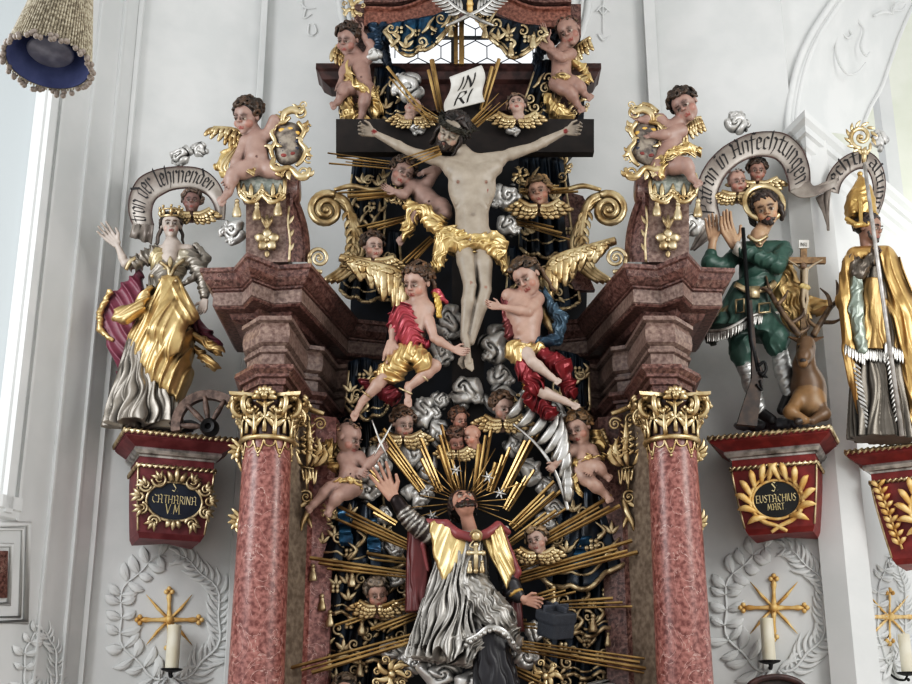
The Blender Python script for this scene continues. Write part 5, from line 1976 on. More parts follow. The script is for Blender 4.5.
# putto catching at the crucified figure's side
Yk = 9.42
p_ = putto('dark putto with an arm behind his head, beside the crucified figure\'s loincloth', Yk, 31, ((402, 173, 6), 18, -12, -24), (416, 186, 0), (434, 207, 0),
      ((412, 186, 4), (404, 195, 10), (396, 192, 12), None, (0, 1, 0)), ((428, 182, 3), (437, 170, 6), (424, 172, 10), (416, 176, 12), (0, 1, 0)),
      ((432, 212, 5), (414, 214, 16), (407, 232, 8), (398, 244, 8)), ((441, 206, 4), (446, 214, 12), (430, 222, 10), None), skin=(150, 118, 106), hair=(70, 54, 42),
      wings=[([(410, 190, 2), (398, 190, 2), (388, 188, 0)], 6, 75, 95, 16, 14, 3, 2)],
      base=at(434, 215, Yk))
crumple(p_, Yk, [[(410, 206, 14, 6), (424, 212, 18, 8), (440, 224, 16, 8)], [(414, 212, 16, 7), (408, 228, 12, 7), (404, 238, 10, 4)]])
# lower putti
Yl = 9.25
tp = putto('fair putto writing with a pen, beside the red pilaster above the kneeling saint\'s raised hand', Yl, 30, ((349, 438, 6), 62, -14, 6), (351, 454, 0), (350, 481, 0),
      ((343, 458, 2), (346, 466, 6), (356, 470, 10), None, (0, 1, 0)), ((359, 457, 4), (367, 466, 10), (379, 453, 10), None, (0, -1, 0), dict(curl=.7)),
      ((346, 485, 3), (330, 488, 10), (314, 504, 8), (307, 511, 8)), ((354, 488, 6), (338, 496, 14), (330, 508, 10), (327, 516, 12)), skin=(160, 124, 110), hair=(126, 100, 82), bald=True,
      wings=[([(346, 456, -2), (334, 448, -4), (322, 444, -6)], 7, 85, 110, 22, 14, 3.4, 3)],
      loin=[([(334, 480, 10), (348, 478, 14), (362, 480, 10)], [(334, 486, 12), (348, 484, 15), (362, 488, 12)], dict(folds=2, amp=1.4))],
      base=at(350, 492, Yl))
crumple(tp, Yl, [[(330, 446, -6, 7), (328, 458, -6, 7), (336, 466, -4, 5)], [(338, 482, 12, 3), (350, 480, 15, 3), (361, 486, 12, 3)]])
p_ = putto('fair putto lifting a silver palm, above the biretta side of the kneeling saint', Yl, 30, ((579, 429, 6), -34, -10, 10), (581, 446, 0), (584, 466, 0),
      ((572, 450, 3), (563, 458, 10), (556, 464, 12), None, (0, -1, 0), dict(curl=.6)), ((591, 450, 2), (596, 458, 4), (592, 466, 10), None, (1, 0, 0)),
      ((580, 472, 5), (593, 484, 12), (605, 494, 6), (611, 502, 8)), ((588, 468, 3), (598, 467, 12), (605, 476, 8), (611, 479, 10)), skin=(166, 128, 112), hair=(112, 88, 62),
      wings=[([(588, 446, -2), (594, 436, -4), (604, 430, -6)], 6, 95, 60, 20, 14, 3.2, 3)],
      loin=[([(572, 458, 8), (586, 454, 10), (600, 458, 4)], [(572, 464, 10), (586, 460, 12), (602, 464, 4)], dict(folds=2, amp=1.6)),
            ],
      base=at(584, 477, Yl))
crumple(p_, Yl, [[(596, 436, -6, 6), (602, 446, -6, 6)], [(574, 462, 10, 3), (588, 458, 10, 3.6), (602, 458, 2, 4)], [(575, 464, 8, 3.6), (574, 480, 8, 4), (580, 494, 6, 3)]])

# ================================================================== the two large angels
def angel_head(S, c, h, yaw, pitch, roll, neck, t, hair, skin):
    H = Head(S, c, h, yaw, pitch, roll)
    skull(S, H, skin, neck=neck)
    S2 = Carve(S.Y, 0.55)
    curls(S2, H, hair, 64, 0.085, style='curl')
    locks(S2, H, [[(.3, -.2, .2), (.42, -.2, -.1), (.4, -.2, -.5), (.48, -.15, -.8)], [(-.3, -.25, .2), (-.42, -.22, -.1), (-.38, -.25, -.5), (-.42, -.2, -.75)], [(0, -.45, .1), (.1, -.5, -.3), (0, -.45, -.7)], [(.2, -.4, .1), (.3, -.45, -.3), (.3, -.4, -.7)], [(-.2, -.4, .1), (-.3, -.45, -.3), (-.25, -.4, -.7)]], hair, 0.08)
    S2.build('hair', PAINT, t)
    return H


Ya = 9.12
t = thing('angel_figure', 'angel in pink bodice and gold skirt reaching towards the crucified feet', 'sculpture', at(405, 405, Ya))
S = Carve(Ya, 0.65)
skA = (186, 152, 138)
angel_head(S, (417, 283, 8), 35, -36, -14, -12, (422, 304, 3), t, (84, 62, 46), skA)
S.cap((420, 310, 2), (412, 345, 0), 12, 11, skA, 5)
S.cap((408, 308, 0), (428, 310, 2), 8, 8, skA, 4)
arm(S, (426, 312, 4), (434, 338, 10), (453, 349, 12), 35, skA, tip=(471, 354, 14), side=(0, -1, 0), curl=.3, thumb=1)
arm(S, (405, 310, 0), (394, 326, 2), (392, 342, 6), 35, skA, side=(1, 0, 0))
leg(S, (412, 358, 4), (435, 366, 16), (408, 388, 10), 35, skA, toe=(408, 407, 15))
leg(S, (402, 360, 2), (384, 378, 12), (362, 402, 8), 35, skA, toe=(352, 420, 9))
S.build('body', SKINP, t, patina=.3)
S = Carve(Ya, 0.7)
rc = (176, 78, 88)
S.cap((404, 318, 4), (412, 342, 4), 14, 13, rc, 3, (-2.4, 8, (.5, 1, 0), 2))
S.cap((396, 320, 0), (398, 340, 0), 9, 8, rc, 3, (-2.2, 7, (1, .6, 0), 1.8))
S.cap((408, 346, 4), (426, 344, 6), 6, 5, (150, 50, 66), 3, (-1.6, 6, (1, .3, 0), 1.5))
S.cap((436, 292, 4), (446, 302, 2), 5, 3, rc, 2, (-1.4, 6, (.5, 1, 0), 1.5))
S.cap((436, 294, 4), (440, 316, 6), 4, 3, (214, 176, 96), 2, (-1.4, 5, (1, .3, 0), 1.5))
S.cap((380, 384, 6), (392, 396, 4), 6, 9, (110, 34, 44), 3, (-2, 6, (.7, 1, 0), 1.6))
S.cap((362, 382, -2), (392, 396, 2), 4, 9, (110, 34, 44), 3, (-2, 6, (.7, 1, 0), 1.6))
S.build('robe', LUSTRE, t, patina=.6)
S = Carve(Ya, 0.7)
S.cap((410, 352, 4), (392, 372, 8), 13, 14, (230, 196, 134), 4, (-2.6, 9, (.8, -.6, 0), 2))
S.cap((414, 352, 6), (424, 364, 16), 10, 11, (230, 196, 134), 4, (-2.2, 8, (.8, .6, 0), 2))
S.cap((388, 374, 6), (376, 382, 8), 10, 6, (230, 196, 134), 4, (-2.2, 8, (.6, -.9, 0), 2))
S.build('skirt', GOLDC, t, patina=.55)
for a, b in (((399, 388), (412, 394)), ((419, 372), (428, 381)), ((362, 391), (371, 398))):
    mb = Mesh(Ya)
    mb.tube([(a[0], a[1], 15), ((a[0] + b[0]) / 2, (a[1] + b[1]) / 2, 18), (b[0], b[1], 14)], 1.0)
    mb.build('sandal_strap', PALEGOLD, t)
mb = Mesh(Ya + .12)
feathers(mb, [(408, 294, 0), (398, 274, 2), (372, 266, 2), (341, 258, 0)], 10, 108, 50, 58, 26, 6, 4, bend=-.16, spine_r=5)
mb.build('wing', GOLD, t)

t = thing('angel_figure', 'bare-chested angel in red and gold with blue cloak, opposite the pink angel', 'sculpture', at(540, 405, Ya))
S = Carve(Ya, 0.65)
skB = (182, 148, 134)
angel_head(S, (527, 278, 8), 35, -30, -20, 18, (522, 297, 2), t, (78, 60, 44), skB)
S.ell((524, 312, 2), (19, 17, 12), skB, 5)
S.cap((509, 296, 0), (537, 299, 0), 8, 8, skB, 4)
S.cap((526, 318, 2), (526, 340, 0), 15, 14, skB, 5)
S.cap((528, 322, 12), (520, 330, 12), 4, 4, skB, 3)
arm(S, (538, 300, 4), (528, 312, 17), (501, 307, 16), 35, skB, tip=(483, 304, 18), side=(0, -1, 0), curl=.35)
leg(S, (522, 350, 6), (532, 362, 21), (551, 377, 17), 33, (190, 168, 156), toe=(560, 383, 20))
leg(S, (522, 356, 4), (537, 390, 16), (565, 401, 12), 33, (190, 168, 156), toe=(579, 408, 14))
S.build('body', SKINP, t, patina=.3)
S = Carve(Ya, 0.7)
rd = (126, 34, 42)
S.cap((524, 366, 12), (535, 388, 16), 10, 9, rd, 4, (-2.0, 7, (1, -.4, 0), 1.6))
S.cap((531, 398, 6), (548, 412, 4), 9, 9, rd, 4, (-2.4, 7, (.4, 1, 0), 2))
S.cap((544, 356, 8), (562, 366, 8), 9, 11, rd, 4, (-2.4, 8, (1, .4, 0), 2))
S.cap((562, 370, 6), (570, 392, 2), 10, 8, rd, 4, (-2.4, 8, (1, .3, 0), 2))
S.cap((531, 370, 8), (538, 384, 8), 8, 8, (150, 50, 54), 4, (-2, 7, (1, .3, 0), 2))
S.cap((506, 300, -2), (512, 336, 0), 6, 7, (120, 60, 60), 4, (-1.6, 6, (1, .3, 0), 2))
S.build('red_robe', LUSTRE, t, patina=.6)
S = Carve(Ya, 0.7)
S.cap((514, 350, 8), (526, 366, 14), 11, 8, (230, 196, 134), 4, (-2.4, 9, (.8, .6, 0), 2))
S.cap((538, 350, 8), (520, 352, 10), 8, 9, (230, 196, 134), 4, (-2, 8, (.6, 1, 0), 2))
S.cap((524, 368, 8), (528, 394, 6), 5, 4, (206, 160, 80), 4, (-1.6, 6, (1, .3, 0), 2))
S.build('gold_skirt', GOLDC, t, patina=.55)
S = Carve(Ya + .03, 0.7)
bl = (74, 96, 112)
S.cap((543, 294, 0), (560, 318, 0), 6, 7, bl, 4, (-2.2, 7, (1, -.5, 0), 2))
S.cap((560, 318, 0), (558, 340, 6), 7, 6, bl, 4, (-2.2, 7, (1, .3, 0), 2))
S.cap((556, 340, 8), (514, 344, 10), 6, 6, (52, 74, 92), 4, (-2.2, 8, (.4, 1, 0), 2))
S.build('blue_cloak', LUSTRE, t, patina=.6)
mb = Mesh(Ya + .12)
feathers(mb, [(546, 284, 0), (553, 262, 2), (578, 252, 2), (614, 241, 0)], 10, 76, 128, 60, 24, 6, 4, bend=.16, spine_r=5)
mb.build('wing', GOLD, t)

# ================================================================== winged heads
Yh = 9.5
cherub('cherub head looking upward above the cross beam, beside the lettered scroll', (517, 106), 24, 9.38, yaw=-8, pitch=22, roll=6, hair=(96, 76, 60), spread=1.15)
cherub('half-hidden cherub head behind thin rays, between lettered scroll and raised-arm putto', (413, 108), 22, 9.42, yaw=-14, pitch=26, roll=-16, bald=True, hair=(120, 92, 78), spread=1.1)
cherub('curly cherub head by the gilded scroll, under the cross beam near blue-cloaked angel', (539, 192), 29, 9.45, yaw=-14, pitch=-4, roll=8, skin=(158, 124, 106), hair=(126, 102, 70), spread=1.0)
cherub('brown-haired cherub head above the pink angel\'s golden wing', (373, 247), 27, 9.35, yaw=26, pitch=-2, roll=6, hair=(72, 54, 40), spread=1.1, drop=.1)
cherub('cherub head with silver-gold wings just below the pink angel\'s foot', (403, 424), 27, 9.35, yaw=28, pitch=-10, roll=4, hair=(88, 66, 50))
cherub('topmost of three huddled cherub heads below the silver rose', (459, 420), 21, 9.35, yaw=34, pitch=-8, roll=8, wings=False, hair=(92, 64, 48), skin=(158, 116, 100), group='three huddled cherub heads')
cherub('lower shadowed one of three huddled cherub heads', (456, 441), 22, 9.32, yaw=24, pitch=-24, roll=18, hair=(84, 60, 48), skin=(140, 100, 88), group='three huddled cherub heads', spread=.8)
cherub('bald one of three huddled cherub heads, facing its neighbours', (472, 436), 21, 9.3, yaw=-58, pitch=-6, roll=-6, wings=False, bald=True, hair=(150, 118, 102), skin=(168, 126, 110), group='three huddled cherub heads')
cherub('curly cherub head framed by silver cloud below the red-robed angel', (503, 408), 27, 9.3, yaw=24, pitch=-8, roll=6, hair=(96, 74, 58))
cherub('fair cherub head among silver clouds beside the saint\'s gold cape', (537, 541), 25, 9.3, yaw=-22, pitch=8, roll=12, hair=(124, 104, 80))
cherub('tightly curled cherub head beside the saint\'s dark red cloak', (377, 594), 26, 9.35, yaw=14, pitch=-6, roll=10, hair=(110, 98, 86), skin=(156, 124, 110))
cherub('cherub head barely rising at the bottom below the long pale rays', (345, 692), 26, 9.35, yaw=0, pitch=0, hair=(104, 90, 76), skin=(156, 124, 110))
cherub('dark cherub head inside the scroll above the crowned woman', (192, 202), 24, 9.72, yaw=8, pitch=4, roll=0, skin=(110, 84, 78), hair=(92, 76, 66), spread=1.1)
cherub('bald cherub head inside the scroll above the hunter', (737, 182), 25, 9.86, yaw=10, pitch=-6, roll=10, bald=True, skin=(150, 118, 106), hair=(128, 104, 92), spread=.9, drop=.1)
cherub('curly cherub head leaning on its bald neighbour above the hunter', (757, 171), 24, 9.9, yaw=-6, pitch=-8, roll=-4, skin=(132, 100, 88), hair=(62, 48, 38), spread=1.2)
# ================================================================== kneeling saint in glory
Y = 9.12
t = thing('kneeling_saint', 'ecstatic bearded cleric in pleated silver surplice and gold cape, kneeling among rays', 'sculpture', at(470, 672, Y))
S = Carve(Y, 0.65)
sk = (184, 142, 124)
H = Head(S, (464, 505, 6), 32, 6, 58, 10)
skull(S, H, sk, neck=(470, 530, 2), brow=(60, 44, 36), eyes_up=.6)
S.cap((470, 544, -2), (466, 620, 0), 14, 20, (60, 50, 50), 3)
hand(S, (393, 497, 14), (378, 470, 16), (1, -.3, 0), sk, .25, 1, .14, 1.15)
S.cap((402, 512, 10), (392, 496, 14), 4.4, 3.6, sk, 1)
hand(S, (524, 600, 16), (549, 604, 22), (0, -1, .4), sk, .5, 1, .05, 1.0)
S.cap((516, 594, 12), (525, 600, 16), 3.8, 3.2, sk, 1)
S.build('body', SKINP, t, patina=.3)
S = Carve(Y, 0.55)
H = Head(S, (464, 505, 6), 32, 6, 58, 10)
hb = (48, 34, 28)
curls(S, H, hb, 70, 0.1, style='lock', front=.62)
for i in range(90):
    a = RN.uniform(-1.4, 1.4)
    v = RN.random()
    S.ellw(H.q(math.sin(a) * 0.28, 0.08 + 0.27 * math.cos(a), -0.28 - 0.22 * v * (0.4 + 0.6 * math.cos(a)) + 0.16 * abs(a) / 1.4), (.05 * H.h, .05 * H.h, .06 * H.h), (H.s, H.f, H.u), tuple(int(c * RN.uniform(.8, 1.4)) for c in hb), .4)
for sd in (-1, 1):
    S.capw(H.q(0, .4, -.185), H.q(sd * .13, .34, -.25), .03 * H.h, .022 * H.h, hb, .3)
S.build('hair', PAINT, t)
# surplice
sv = (178, 174, 168)
S = Carve(Y, 0.62)
S.skirt((467, 534, 2), (447, 658, 6), (21, 15), (35, 25), 30, .15, sv, 3, 2.2, hem=.05)
S.cap((424, 640, 6), (436, 654, 12), 9, 8, sv, 5, (-1.8, 5, (1, .3, 0), 1.4))
S.cap((450, 640, 16), (478, 644, 20), 10, 9, sv, 6, (-1.8, 5, (1, .3, 0), 1.6))
S.cap((476, 592, 12), (500, 618, 24), 16, 15, sv, 7, (-1.8, 5, (.8, -.6, 0), 1.3))
S.cap((500, 618, 22), (516, 640, 14), 14, 7, sv, 4, (-2.4, 7, (1, .4, 0), 1.8))
S.cap((424, 652, 10), (470, 660, 14), 7, 6, sv, 4, (-2.6, 8, (1, .2, 0), 2))
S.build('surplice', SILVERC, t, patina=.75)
S = Carve(Y, 0.65)
arm_pts = [(430, 534, 4), (421, 528, 8), (412, 521, 10), (405, 513, 12), (400, 506, 13)]
S.chain(arm_pts, [11, 10, 9, 7.8, 6.8], (70, 62, 60), 2)
sp0 = spline([S.p(q) for q in arm_pts], 5)
for i in range(0, len(sp0) - 3, 2):
    tg = nrm(sp0[i + 1] - sp0[i])
    S.torus(sp0[i], nrm(tg + np.array((.12 * math.sin(i), 0, .2 * math.cos(i * 1.7)))), (10.6 - 3.8 * i / len(sp0)) * S.u, 1.15 * S.u, sv, .5)
S.cap((401, 508, 13), (397, 501, 14), 7.2, 6.4, (52, 44, 44), .5)
S.build('pleated_sleeve', SILVERC, t, patina=.8)
S = Carve(Y, .65)
S.cap((505, 568, 4), (513, 592, 10), 9, 8.5, (44, 42, 46), 2, (-1.2, 7, (.4, 1, 0), 1))
S.cap((512, 586, 9), (518, 596, 12), 8.2, 6.6, (44, 42, 46), 1)
S.torus((516, 594, 12), S.d((.6, 1, .3)), 6.6 * S.u, 1.0 * S.u, (196, 156, 84))
S.build('cuffed_sleeve', PAINT, t)
S = Carve(Y, .7)
S.skirt((486, 628, 18), (496, 690, 14), (14, 10), (20, 14), 8, .16, (34, 32, 38), 3, 1)
S.cap((500, 640, 12), (512, 690, 8), 8, 8, (34, 32, 38), 4, (-1.8, 8, (1, .2, 0), 1.5))
S.build('dark_cassock', PAINT, t, patina=.6)
mb = Mesh(Y)
mb.tube([(466, 642, 32), (478, 636, 36), (490, 628, 39), (504, 632, 38), (514, 646, 28), (520, 652, 20)], [3.4, 3, 3.4, 3, 3.4, 2], flat=.5)
for i in range(12):
    k = i / 11
    x = 466 + 52 * k
    y = 642 - 16 * math.sin(k * 2.4) + (14 * max(0, k - .6) / .4)
    mb.ball((x, y + 3, 33 + 6 * math.sin(k * 3)), 2.2)
mb.build('lace_hem', SILVER, t)
S = Carve(Y, .7)
dr = (104, 36, 36)
S.skirt((418, 530, -4), (420, 612, -4), (10, 8), (14, 9), 7, .14, dr, 3, .6)
S.build('red_cloak', PAINT, t, patina=.6)
S = Carve(Y, .7)
S.skirt((510, 560, -6), (514, 632, -6), (7, 6), (10, 7), 6, .14, dr, 3, .6)
S.build('red_cloak', PAINT, t, patina=.6)
# gold cape: two pointed flaps over a red lining
S = Carve(Y, .6)
gd = (230, 200, 138)


S.poly([(428, 522), (446, 526), (460, 534), (474, 544), (466, 556), (444, 588), (434, 560)], 17, 5, gd, (-.8, 9, (1, .3, 0), .6, 6), tilt=(-.25, .03))
S.poly([(480, 540), (490, 534), (502, 528), (508, 545), (515, 573), (506, 592), (497, 572), (488, 556)], 17, 5, gd, (-1.3, 6, (1, -.38, 0), .5, 7), tilt=(-.35, .03))
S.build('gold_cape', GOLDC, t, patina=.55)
S = Carve(Y, .6)
rl = (132, 66, 68)
S.chain([(428, 522, 12), (446, 524, 16), (458, 534, 20), (474, 538, 22), (486, 534, 20), (498, 526, 14), (508, 532, 8)], [3.4, 4.2, 4.4, 4.4, 4.2, 4.4, 3], rl, 2)
S.chain([(504, 536, 8), (511, 554, 8), (516, 572, 8), (508, 590, 10)], [3, 3, 5, 3.4], rl, 2)
S.chain([(427, 522, 10), (423, 545, 4), (428, 570, 2)], [3, 2.6, 2], rl, 2)
S.build('cape_lining', PAINT, t)
mb = Mesh(Y)
c_ = mb.p((476, 536, 26))
mb.lathe(c_, [(0, .03), (.02, .03), (.036, .012), (.03, 0), (.046, -.002), (.046, -.012), (0, -.012)], 20, ax=(0, -1, -.25))
mb.build('clasp', GOLD, t)
mb = Mesh(Y)
mb.tube([(476, 545, 26), (476, 570, 25)], [2.2, 2.4], sub=0)
mb.tube([(469, 553, 26), (483, 553, 26)], [2.2, 2.2], sub=0)
for x, y in ((476, 545), (469, 553), (483, 553), (476, 571)):
    mb.ball((x, y, 26), 2.7)
mb.tube([(474, 540, 26), (470, 546, 26), (476, 548, 26)], .8)
mb.build('pectoral_cross', PALEGOLD, t)
for x in (470, 482):
    tassel(t, (x, 562, 24), 9, Y, PALEGOLD)

# biretta held out in his hand
S = Carve(9.0, .6)
bc = (44, 48, 56)
e3 = nrm((0.08, -.34, 1))
e1 = nrm(np.cross(np.cross(e3, (.80, .60, 0)), e3))
e2 = np.cross(e3, e1)
S.slab((556, 624, 10), (e1, e2, e3), (12.5, 12.5, 12), bc, .5, .15)
S.slab((556, 616, 10), (e1, e2, e3), (14, 14, 4.5), bc, 2.5, .3)
for a in (0, 90):
    c, s_ = math.cos(math.radians(a)), math.sin(math.radians(a))
    ax = (e1 * c + e2 * s_, -e1 * s_ + e2 * c, e3)
    S.slab((556, 609, 10), ax, (14.5, 1.5, 4.5), (60, 64, 74), .6, .3)
S.ball((556, 604, 10), 2.5, (66, 70, 80), .5)
o = S.build('clerical_cap', mat('cap cloth', None, rough=.65, scale=40, bump=.3, bscale=160, ao=.3), None)
tag(o, 'dark blue-grey four-cornered clerical cap held in the kneeling saint\'s lowered hand', 'cap')

# ring of stars and fine beams about his head
t = thing('star_halo', 'halo of thin gilded beams with five silver stars around the kneeling saint\'s head', 'halo', at(464, 505, Y + .1))
for i in range(22):
    a = math.radians(-205 + 230 * i / 21 + 3 * math.sin(i * 5))
    r1 = 36 + 9 * (i * 7 % 4)
    mb = Mesh(Y + .12)
    mb.tube([(464 + 12 * math.cos(a), 503 + 12 * math.sin(a), 0), (464 + r1 * math.cos(a), 503 + r1 * math.sin(a), 0)], [.9, .5], n=5, sub=0)
    mb.build('halo_beam', RAYGOLD, t)
for x, y in ((456, 470), (488, 477), (500, 493), (427, 491), (432, 516)):
    mb = Mesh(Y + .06)
    for k in range(6):
        a = math.radians(60 * k + 12)
        mb.leaf((x, y, 2), (x + 6.5 * math.cos(a), y + 6.5 * math.sin(a), 2), 1.3, prof=(1, .9, .7, .5, .3, .1))
    mb.ball((x, y, 2.6), 1.8)
    mb.build('silver_star', SILVER, t)


# ================================================================== wall consoles
class Local:
    """tilted block frame: r = along the front, n = out of the wall"""

    def __init__(s, corner, ang):
        a = math.radians(ang)
        s.o = np.array(corner, float)
        s.r = np.array((math.cos(a), math.sin(a), 0))
        s.n = np.array((math.sin(a), -math.cos(a), 0))

    def w(s, x, d, z):
        return s.o + s.r * x - s.n * d + np.array((0, 0, z))


def console(label, corner, ang, W, D, Hh, red, body_in, kind, words, sign_m, flip=False):
    L = Local(corner, ang)
    t = thing('wall_console', label, 'console', L.w(W / 2, D, -Hh))
    pth = [L.w(0, D, 0), L.w(0, 0, 0), L.w(W, 0, 0), L.w(W, D, 0)]
    z0 = corner[2]

    def sw(nm, prof, m, smooth=False):
        mb = Mesh()
        mb.grid(sweep_path(pth, [(o, z0 + z) for o, z in prof]))
        return mb.build(nm, m, t, smooth=smooth, sharp=40 if smooth else None)
    s = Hh
    top = Mesh()
    top.extrude([p + np.array((0, 0, -.004)) for p in pth], np.array((0, 0, -.03)))
    top.build('shelf_board', red, t, smooth=False)
    sw('red_cyma', [(-.012, -.03), (-.012, -.045), (-.03, -.06), (-.10, -.105), (-.11, -.12), (-.3, -.12)], red)
    sw('silver_moulding', [(-.10, -.105), (-.095, -.125), (-.115, -.15), (-.135, -.155), (-.14, -.17), (-.3, -.17)], SILVER)
    sw('red_band', [(-.145, -.165), (-.145, -.225), (-.3, -.225)], red)
    # twisted gilt ropes
    for nm, off, z, r, pitch in (('gilded_rope', 0.0, -.012, .02, .045), ('gilded_rope', -.13, -.24, .017, .04)):
        mb = Mesh()
        lp = [L.w(-off, D, z), L.w(-off, -off, z), L.w(W + off, -off, z), L.w(W + off, D, z)]
        for a, b in zip(lp[:-1], lp[1:]):
            n = max(2, int(np.linalg.norm(b - a) / pitch))
            d = (b - a) / n
            for i in range(n):
                p = a + d * i
                up = np.array((0, 0, 1.0)) * r * .9
                mb.tube_w([p - up, p + d * 0.5, p + d + up], [r * .45, r * .8, r * .45], 6)
            mb.tube_w([a, b], r * .6, 6)
        mb.build(nm, PALEGOLD, t)
    # tapering body
    i0, i1 = .14, body_in
    rows = []
    for k in range(9):
        f = k / 8
        ins = i0 + (i1 - i0) * (f**1.3)
        z = -.24 - (Hh - .28) * f
        dep = ins * 1.0
        rows.append([L.w(ins, D, z), L.w(ins, dep, z), L.w(W - ins, dep, z), L.w(W - ins, D, z)])
    rows.append([L.w(i1 + .02, D, -Hh), L.w(i1 + .02, i1 + .03, -Hh), L.w(W - i1 - .02, i1 + .03, -Hh), L.w(W - i1 - .02, D, -Hh)])
    c_ = sum(rows[-1]) / 4
    rows.append([c_] * 4)
    mb = Mesh()
    mb.grid(rows)
    body = mb.build('tapered_body', red, t, smooth=False)
    mb = Mesh()
    for sd in (0, 1):
        pts = []
        for k in range(9):
            f = k / 8
            ins = i0 + (i1 - i0) * (f**1.3)
            pts.append(L.w(ins if sd == 0 else W - ins, ins, -.25 - (Hh - .3) * f))
        mb.tube_w(pts, .009, 6)
    mb.build('edge_gilding', PALEGOLD, t)

    def face(x, z, lift=0.0):
        """point on the sloping front: x from -1..1 of the sign half width units in metres"""
        f = np.clip((-z - .24) / (Hh - .28), 0, 1)
        ins = i0 + (i1 - i0) * (f**1.3)
        return L.w(W / 2 + x, ins - lift, z)
    return t, L, face


def sign(t, L, face, cz, rx, rz, sign_m, words, frame, cx0=0):
    mb = Mesh()
    N = 36
    rim = [face(cx0 + rx * math.cos(2 * math.pi * i / N), cz + rz * math.sin(2 * math.pi * i / N), .018) for i in range(N)]
    rim0 = [face(cx0 + rx * math.cos(2 * math.pi * i / N), cz + rz * math.sin(2 * math.pi * i / N), -.01) for i in range(N)]
    c = face(cx0, cz, .024)
    mb.grid([[c] * N, rim, rim0], closed_v=True)
    pl = mb.build('name_oval', sign_m, t, smooth=False)
    tx = Mesh()
    for txt, size, dz, nib, ang in words:
        wd = text_width(txt) * size
        write(tx, txt, lambda s_, v_, wd=wd, dz=dz: (face(cx0 + s_ - wd / 2, cz + dz + v_, .026), L.n), size, nib=nib, ang=ang, lift=.002)
    tx.build('lettering', LETTERGOLD, pl)
    fm = Mesh()
    g = lambda x, z, l=.03: face(cx0 + x, cz + z, l)
    fm.tube_w([g(rx * 1.06 * math.cos(2 * math.pi * i / 36), rz * 1.06 * math.sin(2 * math.pi * i / 36), .022) for i in range(37)], .012, 6, 1, caps=False)
    if frame == 'scroll':
        for sx in (-1, 1):
            for k, (x, z, r, tr, a0, sg) in enumerate(((1.15, .75, .05, 1.5, 180, 1), (1.32, .15, .04, 1.5, 90, -1), (1.2, -.5, .045, 1.5, 90, 1), (.72, -1.15, .05, 1.5, 180, -1), (.62, 1.12, .06, 1.4, 0, -1))):
                pts = []
                for i in range(26):
                    q = math.radians(a0) + sg * 2 * math.pi * tr * i / 25
                    R_ = r * (1 - .75 * i / 25)
                    pts.append(g(sx * (rx * x + R_ * math.cos(q)), rz * z + R_ * math.sin(q), .025 + .012 * i / 25))
                fm.tube_w(pts, [.014, .012, .007], 6)
                for da in (-40, 0, 40):
                    q = math.radians(math.degrees(math.atan2(z, x)) + da)
                    b = g(sx * rx * x, rz * z)
                    e = g(sx * (rx * x + .075 * math.cos(q)), rz * z + .075 * math.sin(q), .02)
                    fm.tube_w(spline([b, (b + e) / 2 + L.n * .014, e], 3), [.012, .018, .014, .004], 6, .6)
        for a, r in ((90, .12), (60, .09), (120, .09), (-90, .07), (-65, .06), (-115, .06)):
            q = math.radians(a)
            b = g(.3 * rx * math.cos(q), rz * 1.05 * math.copysign(1, math.sin(q)))
            e = g(.3 * rx * math.cos(q) + r * math.cos(q), rz * 1.05 * math.copysign(1, math.sin(q)) + r * math.sin(q))
            fm.tube_w(spline([b, (b + e) / 2 + L.n * .02, e], 3), [.018, .026, .02, .005], 6, .6)
    else:      # laurel of big curling leaves rising from crossed stems
        for sx in (-1, 1):
            stem = [g(sx * rx * x, rz * z) for x, z in ((-.35, -1.75), (.1, -1.42), (.7, -1.1), (1.1, -.5), (1.15, .2), (.85, .85), (.35, 1.35), (.15, 1.75))]
            fm.tube_w(spline(stem, 5), [.014, .018, .016, .012, .01], 6)
            for k, a in enumerate((-62, -36, -12, 12, 36, 58, 76)):
                q = math.radians(a)
                b = g(sx * rx * 1.08 * math.cos(q), rz * 1.08 * math.sin(q))
                q2 = math.radians(a + 46)
                e = g(sx * (rx * 1.08 * math.cos(q) + .15 * math.cos(q2)), rz * 1.08 * math.sin(q) + .15 * math.sin(q2), .05)
                fm.tube_w(spline([b, b * .45 + e * .55 + L.n * .02 + np.array((0, 0, .018)), e], 4), [.012, .024, .028, .02, .004], 7, .5)
    fm.build('gilded_frame', OCHRE if frame != 'scroll' else PALEGOLD, t)


c1 = at(125, 428, 9.45)
t1, L1, f1 = console('plum wall console with lettered dark blue oval, carrying the crowned woman', c1, 22, .86, .58, .78, CONSOLEPLUM, .18, 0, None, SIGNBLUE)
sign(t1, L1, f1, -.50, .20, .14, SIGNBLUE, (('S.', .05, .075, .10, 40), ('CATHARINA', .043, -.018, .10, 40), ('V.M.', .05, -.095, .1, 40)), 'scroll')
c2 = at(708, 437, 9.79)
t2, L2, f2 = console('red wall console with lettered black oval in gilt laurel, carrying hunter and stag', c2, -22, .92, .60, .745, CONSOLERED, .20, 0, None, SIGNBLACK)
sign(t2, L2, f2, -.50, .17, .138, SIGNBLACK, (('S:', .05, .062, .12, 40), ('EUSTACHIUS', .039, -.018, .12, 40), ('MART.', .034, -.078, .12, 40)), 'laurel')
c3 = at(845, 451, 9.75)
t3, L3, f3 = console('partly cut-off red wall console with leafy gilt side, carrying the bishop', c3, -30, 1.0, .6, .86, CONSOLERED, .22, 0, None, SIGNBLACK)
sign(t3, L3, f3, -.48, .15, .15, SIGNBLACK, (('S.', .05, .06, .12, 40), ('BLASIUS', .05, -.02, .12, 40)), 'laurel', .08)
mb = Mesh()
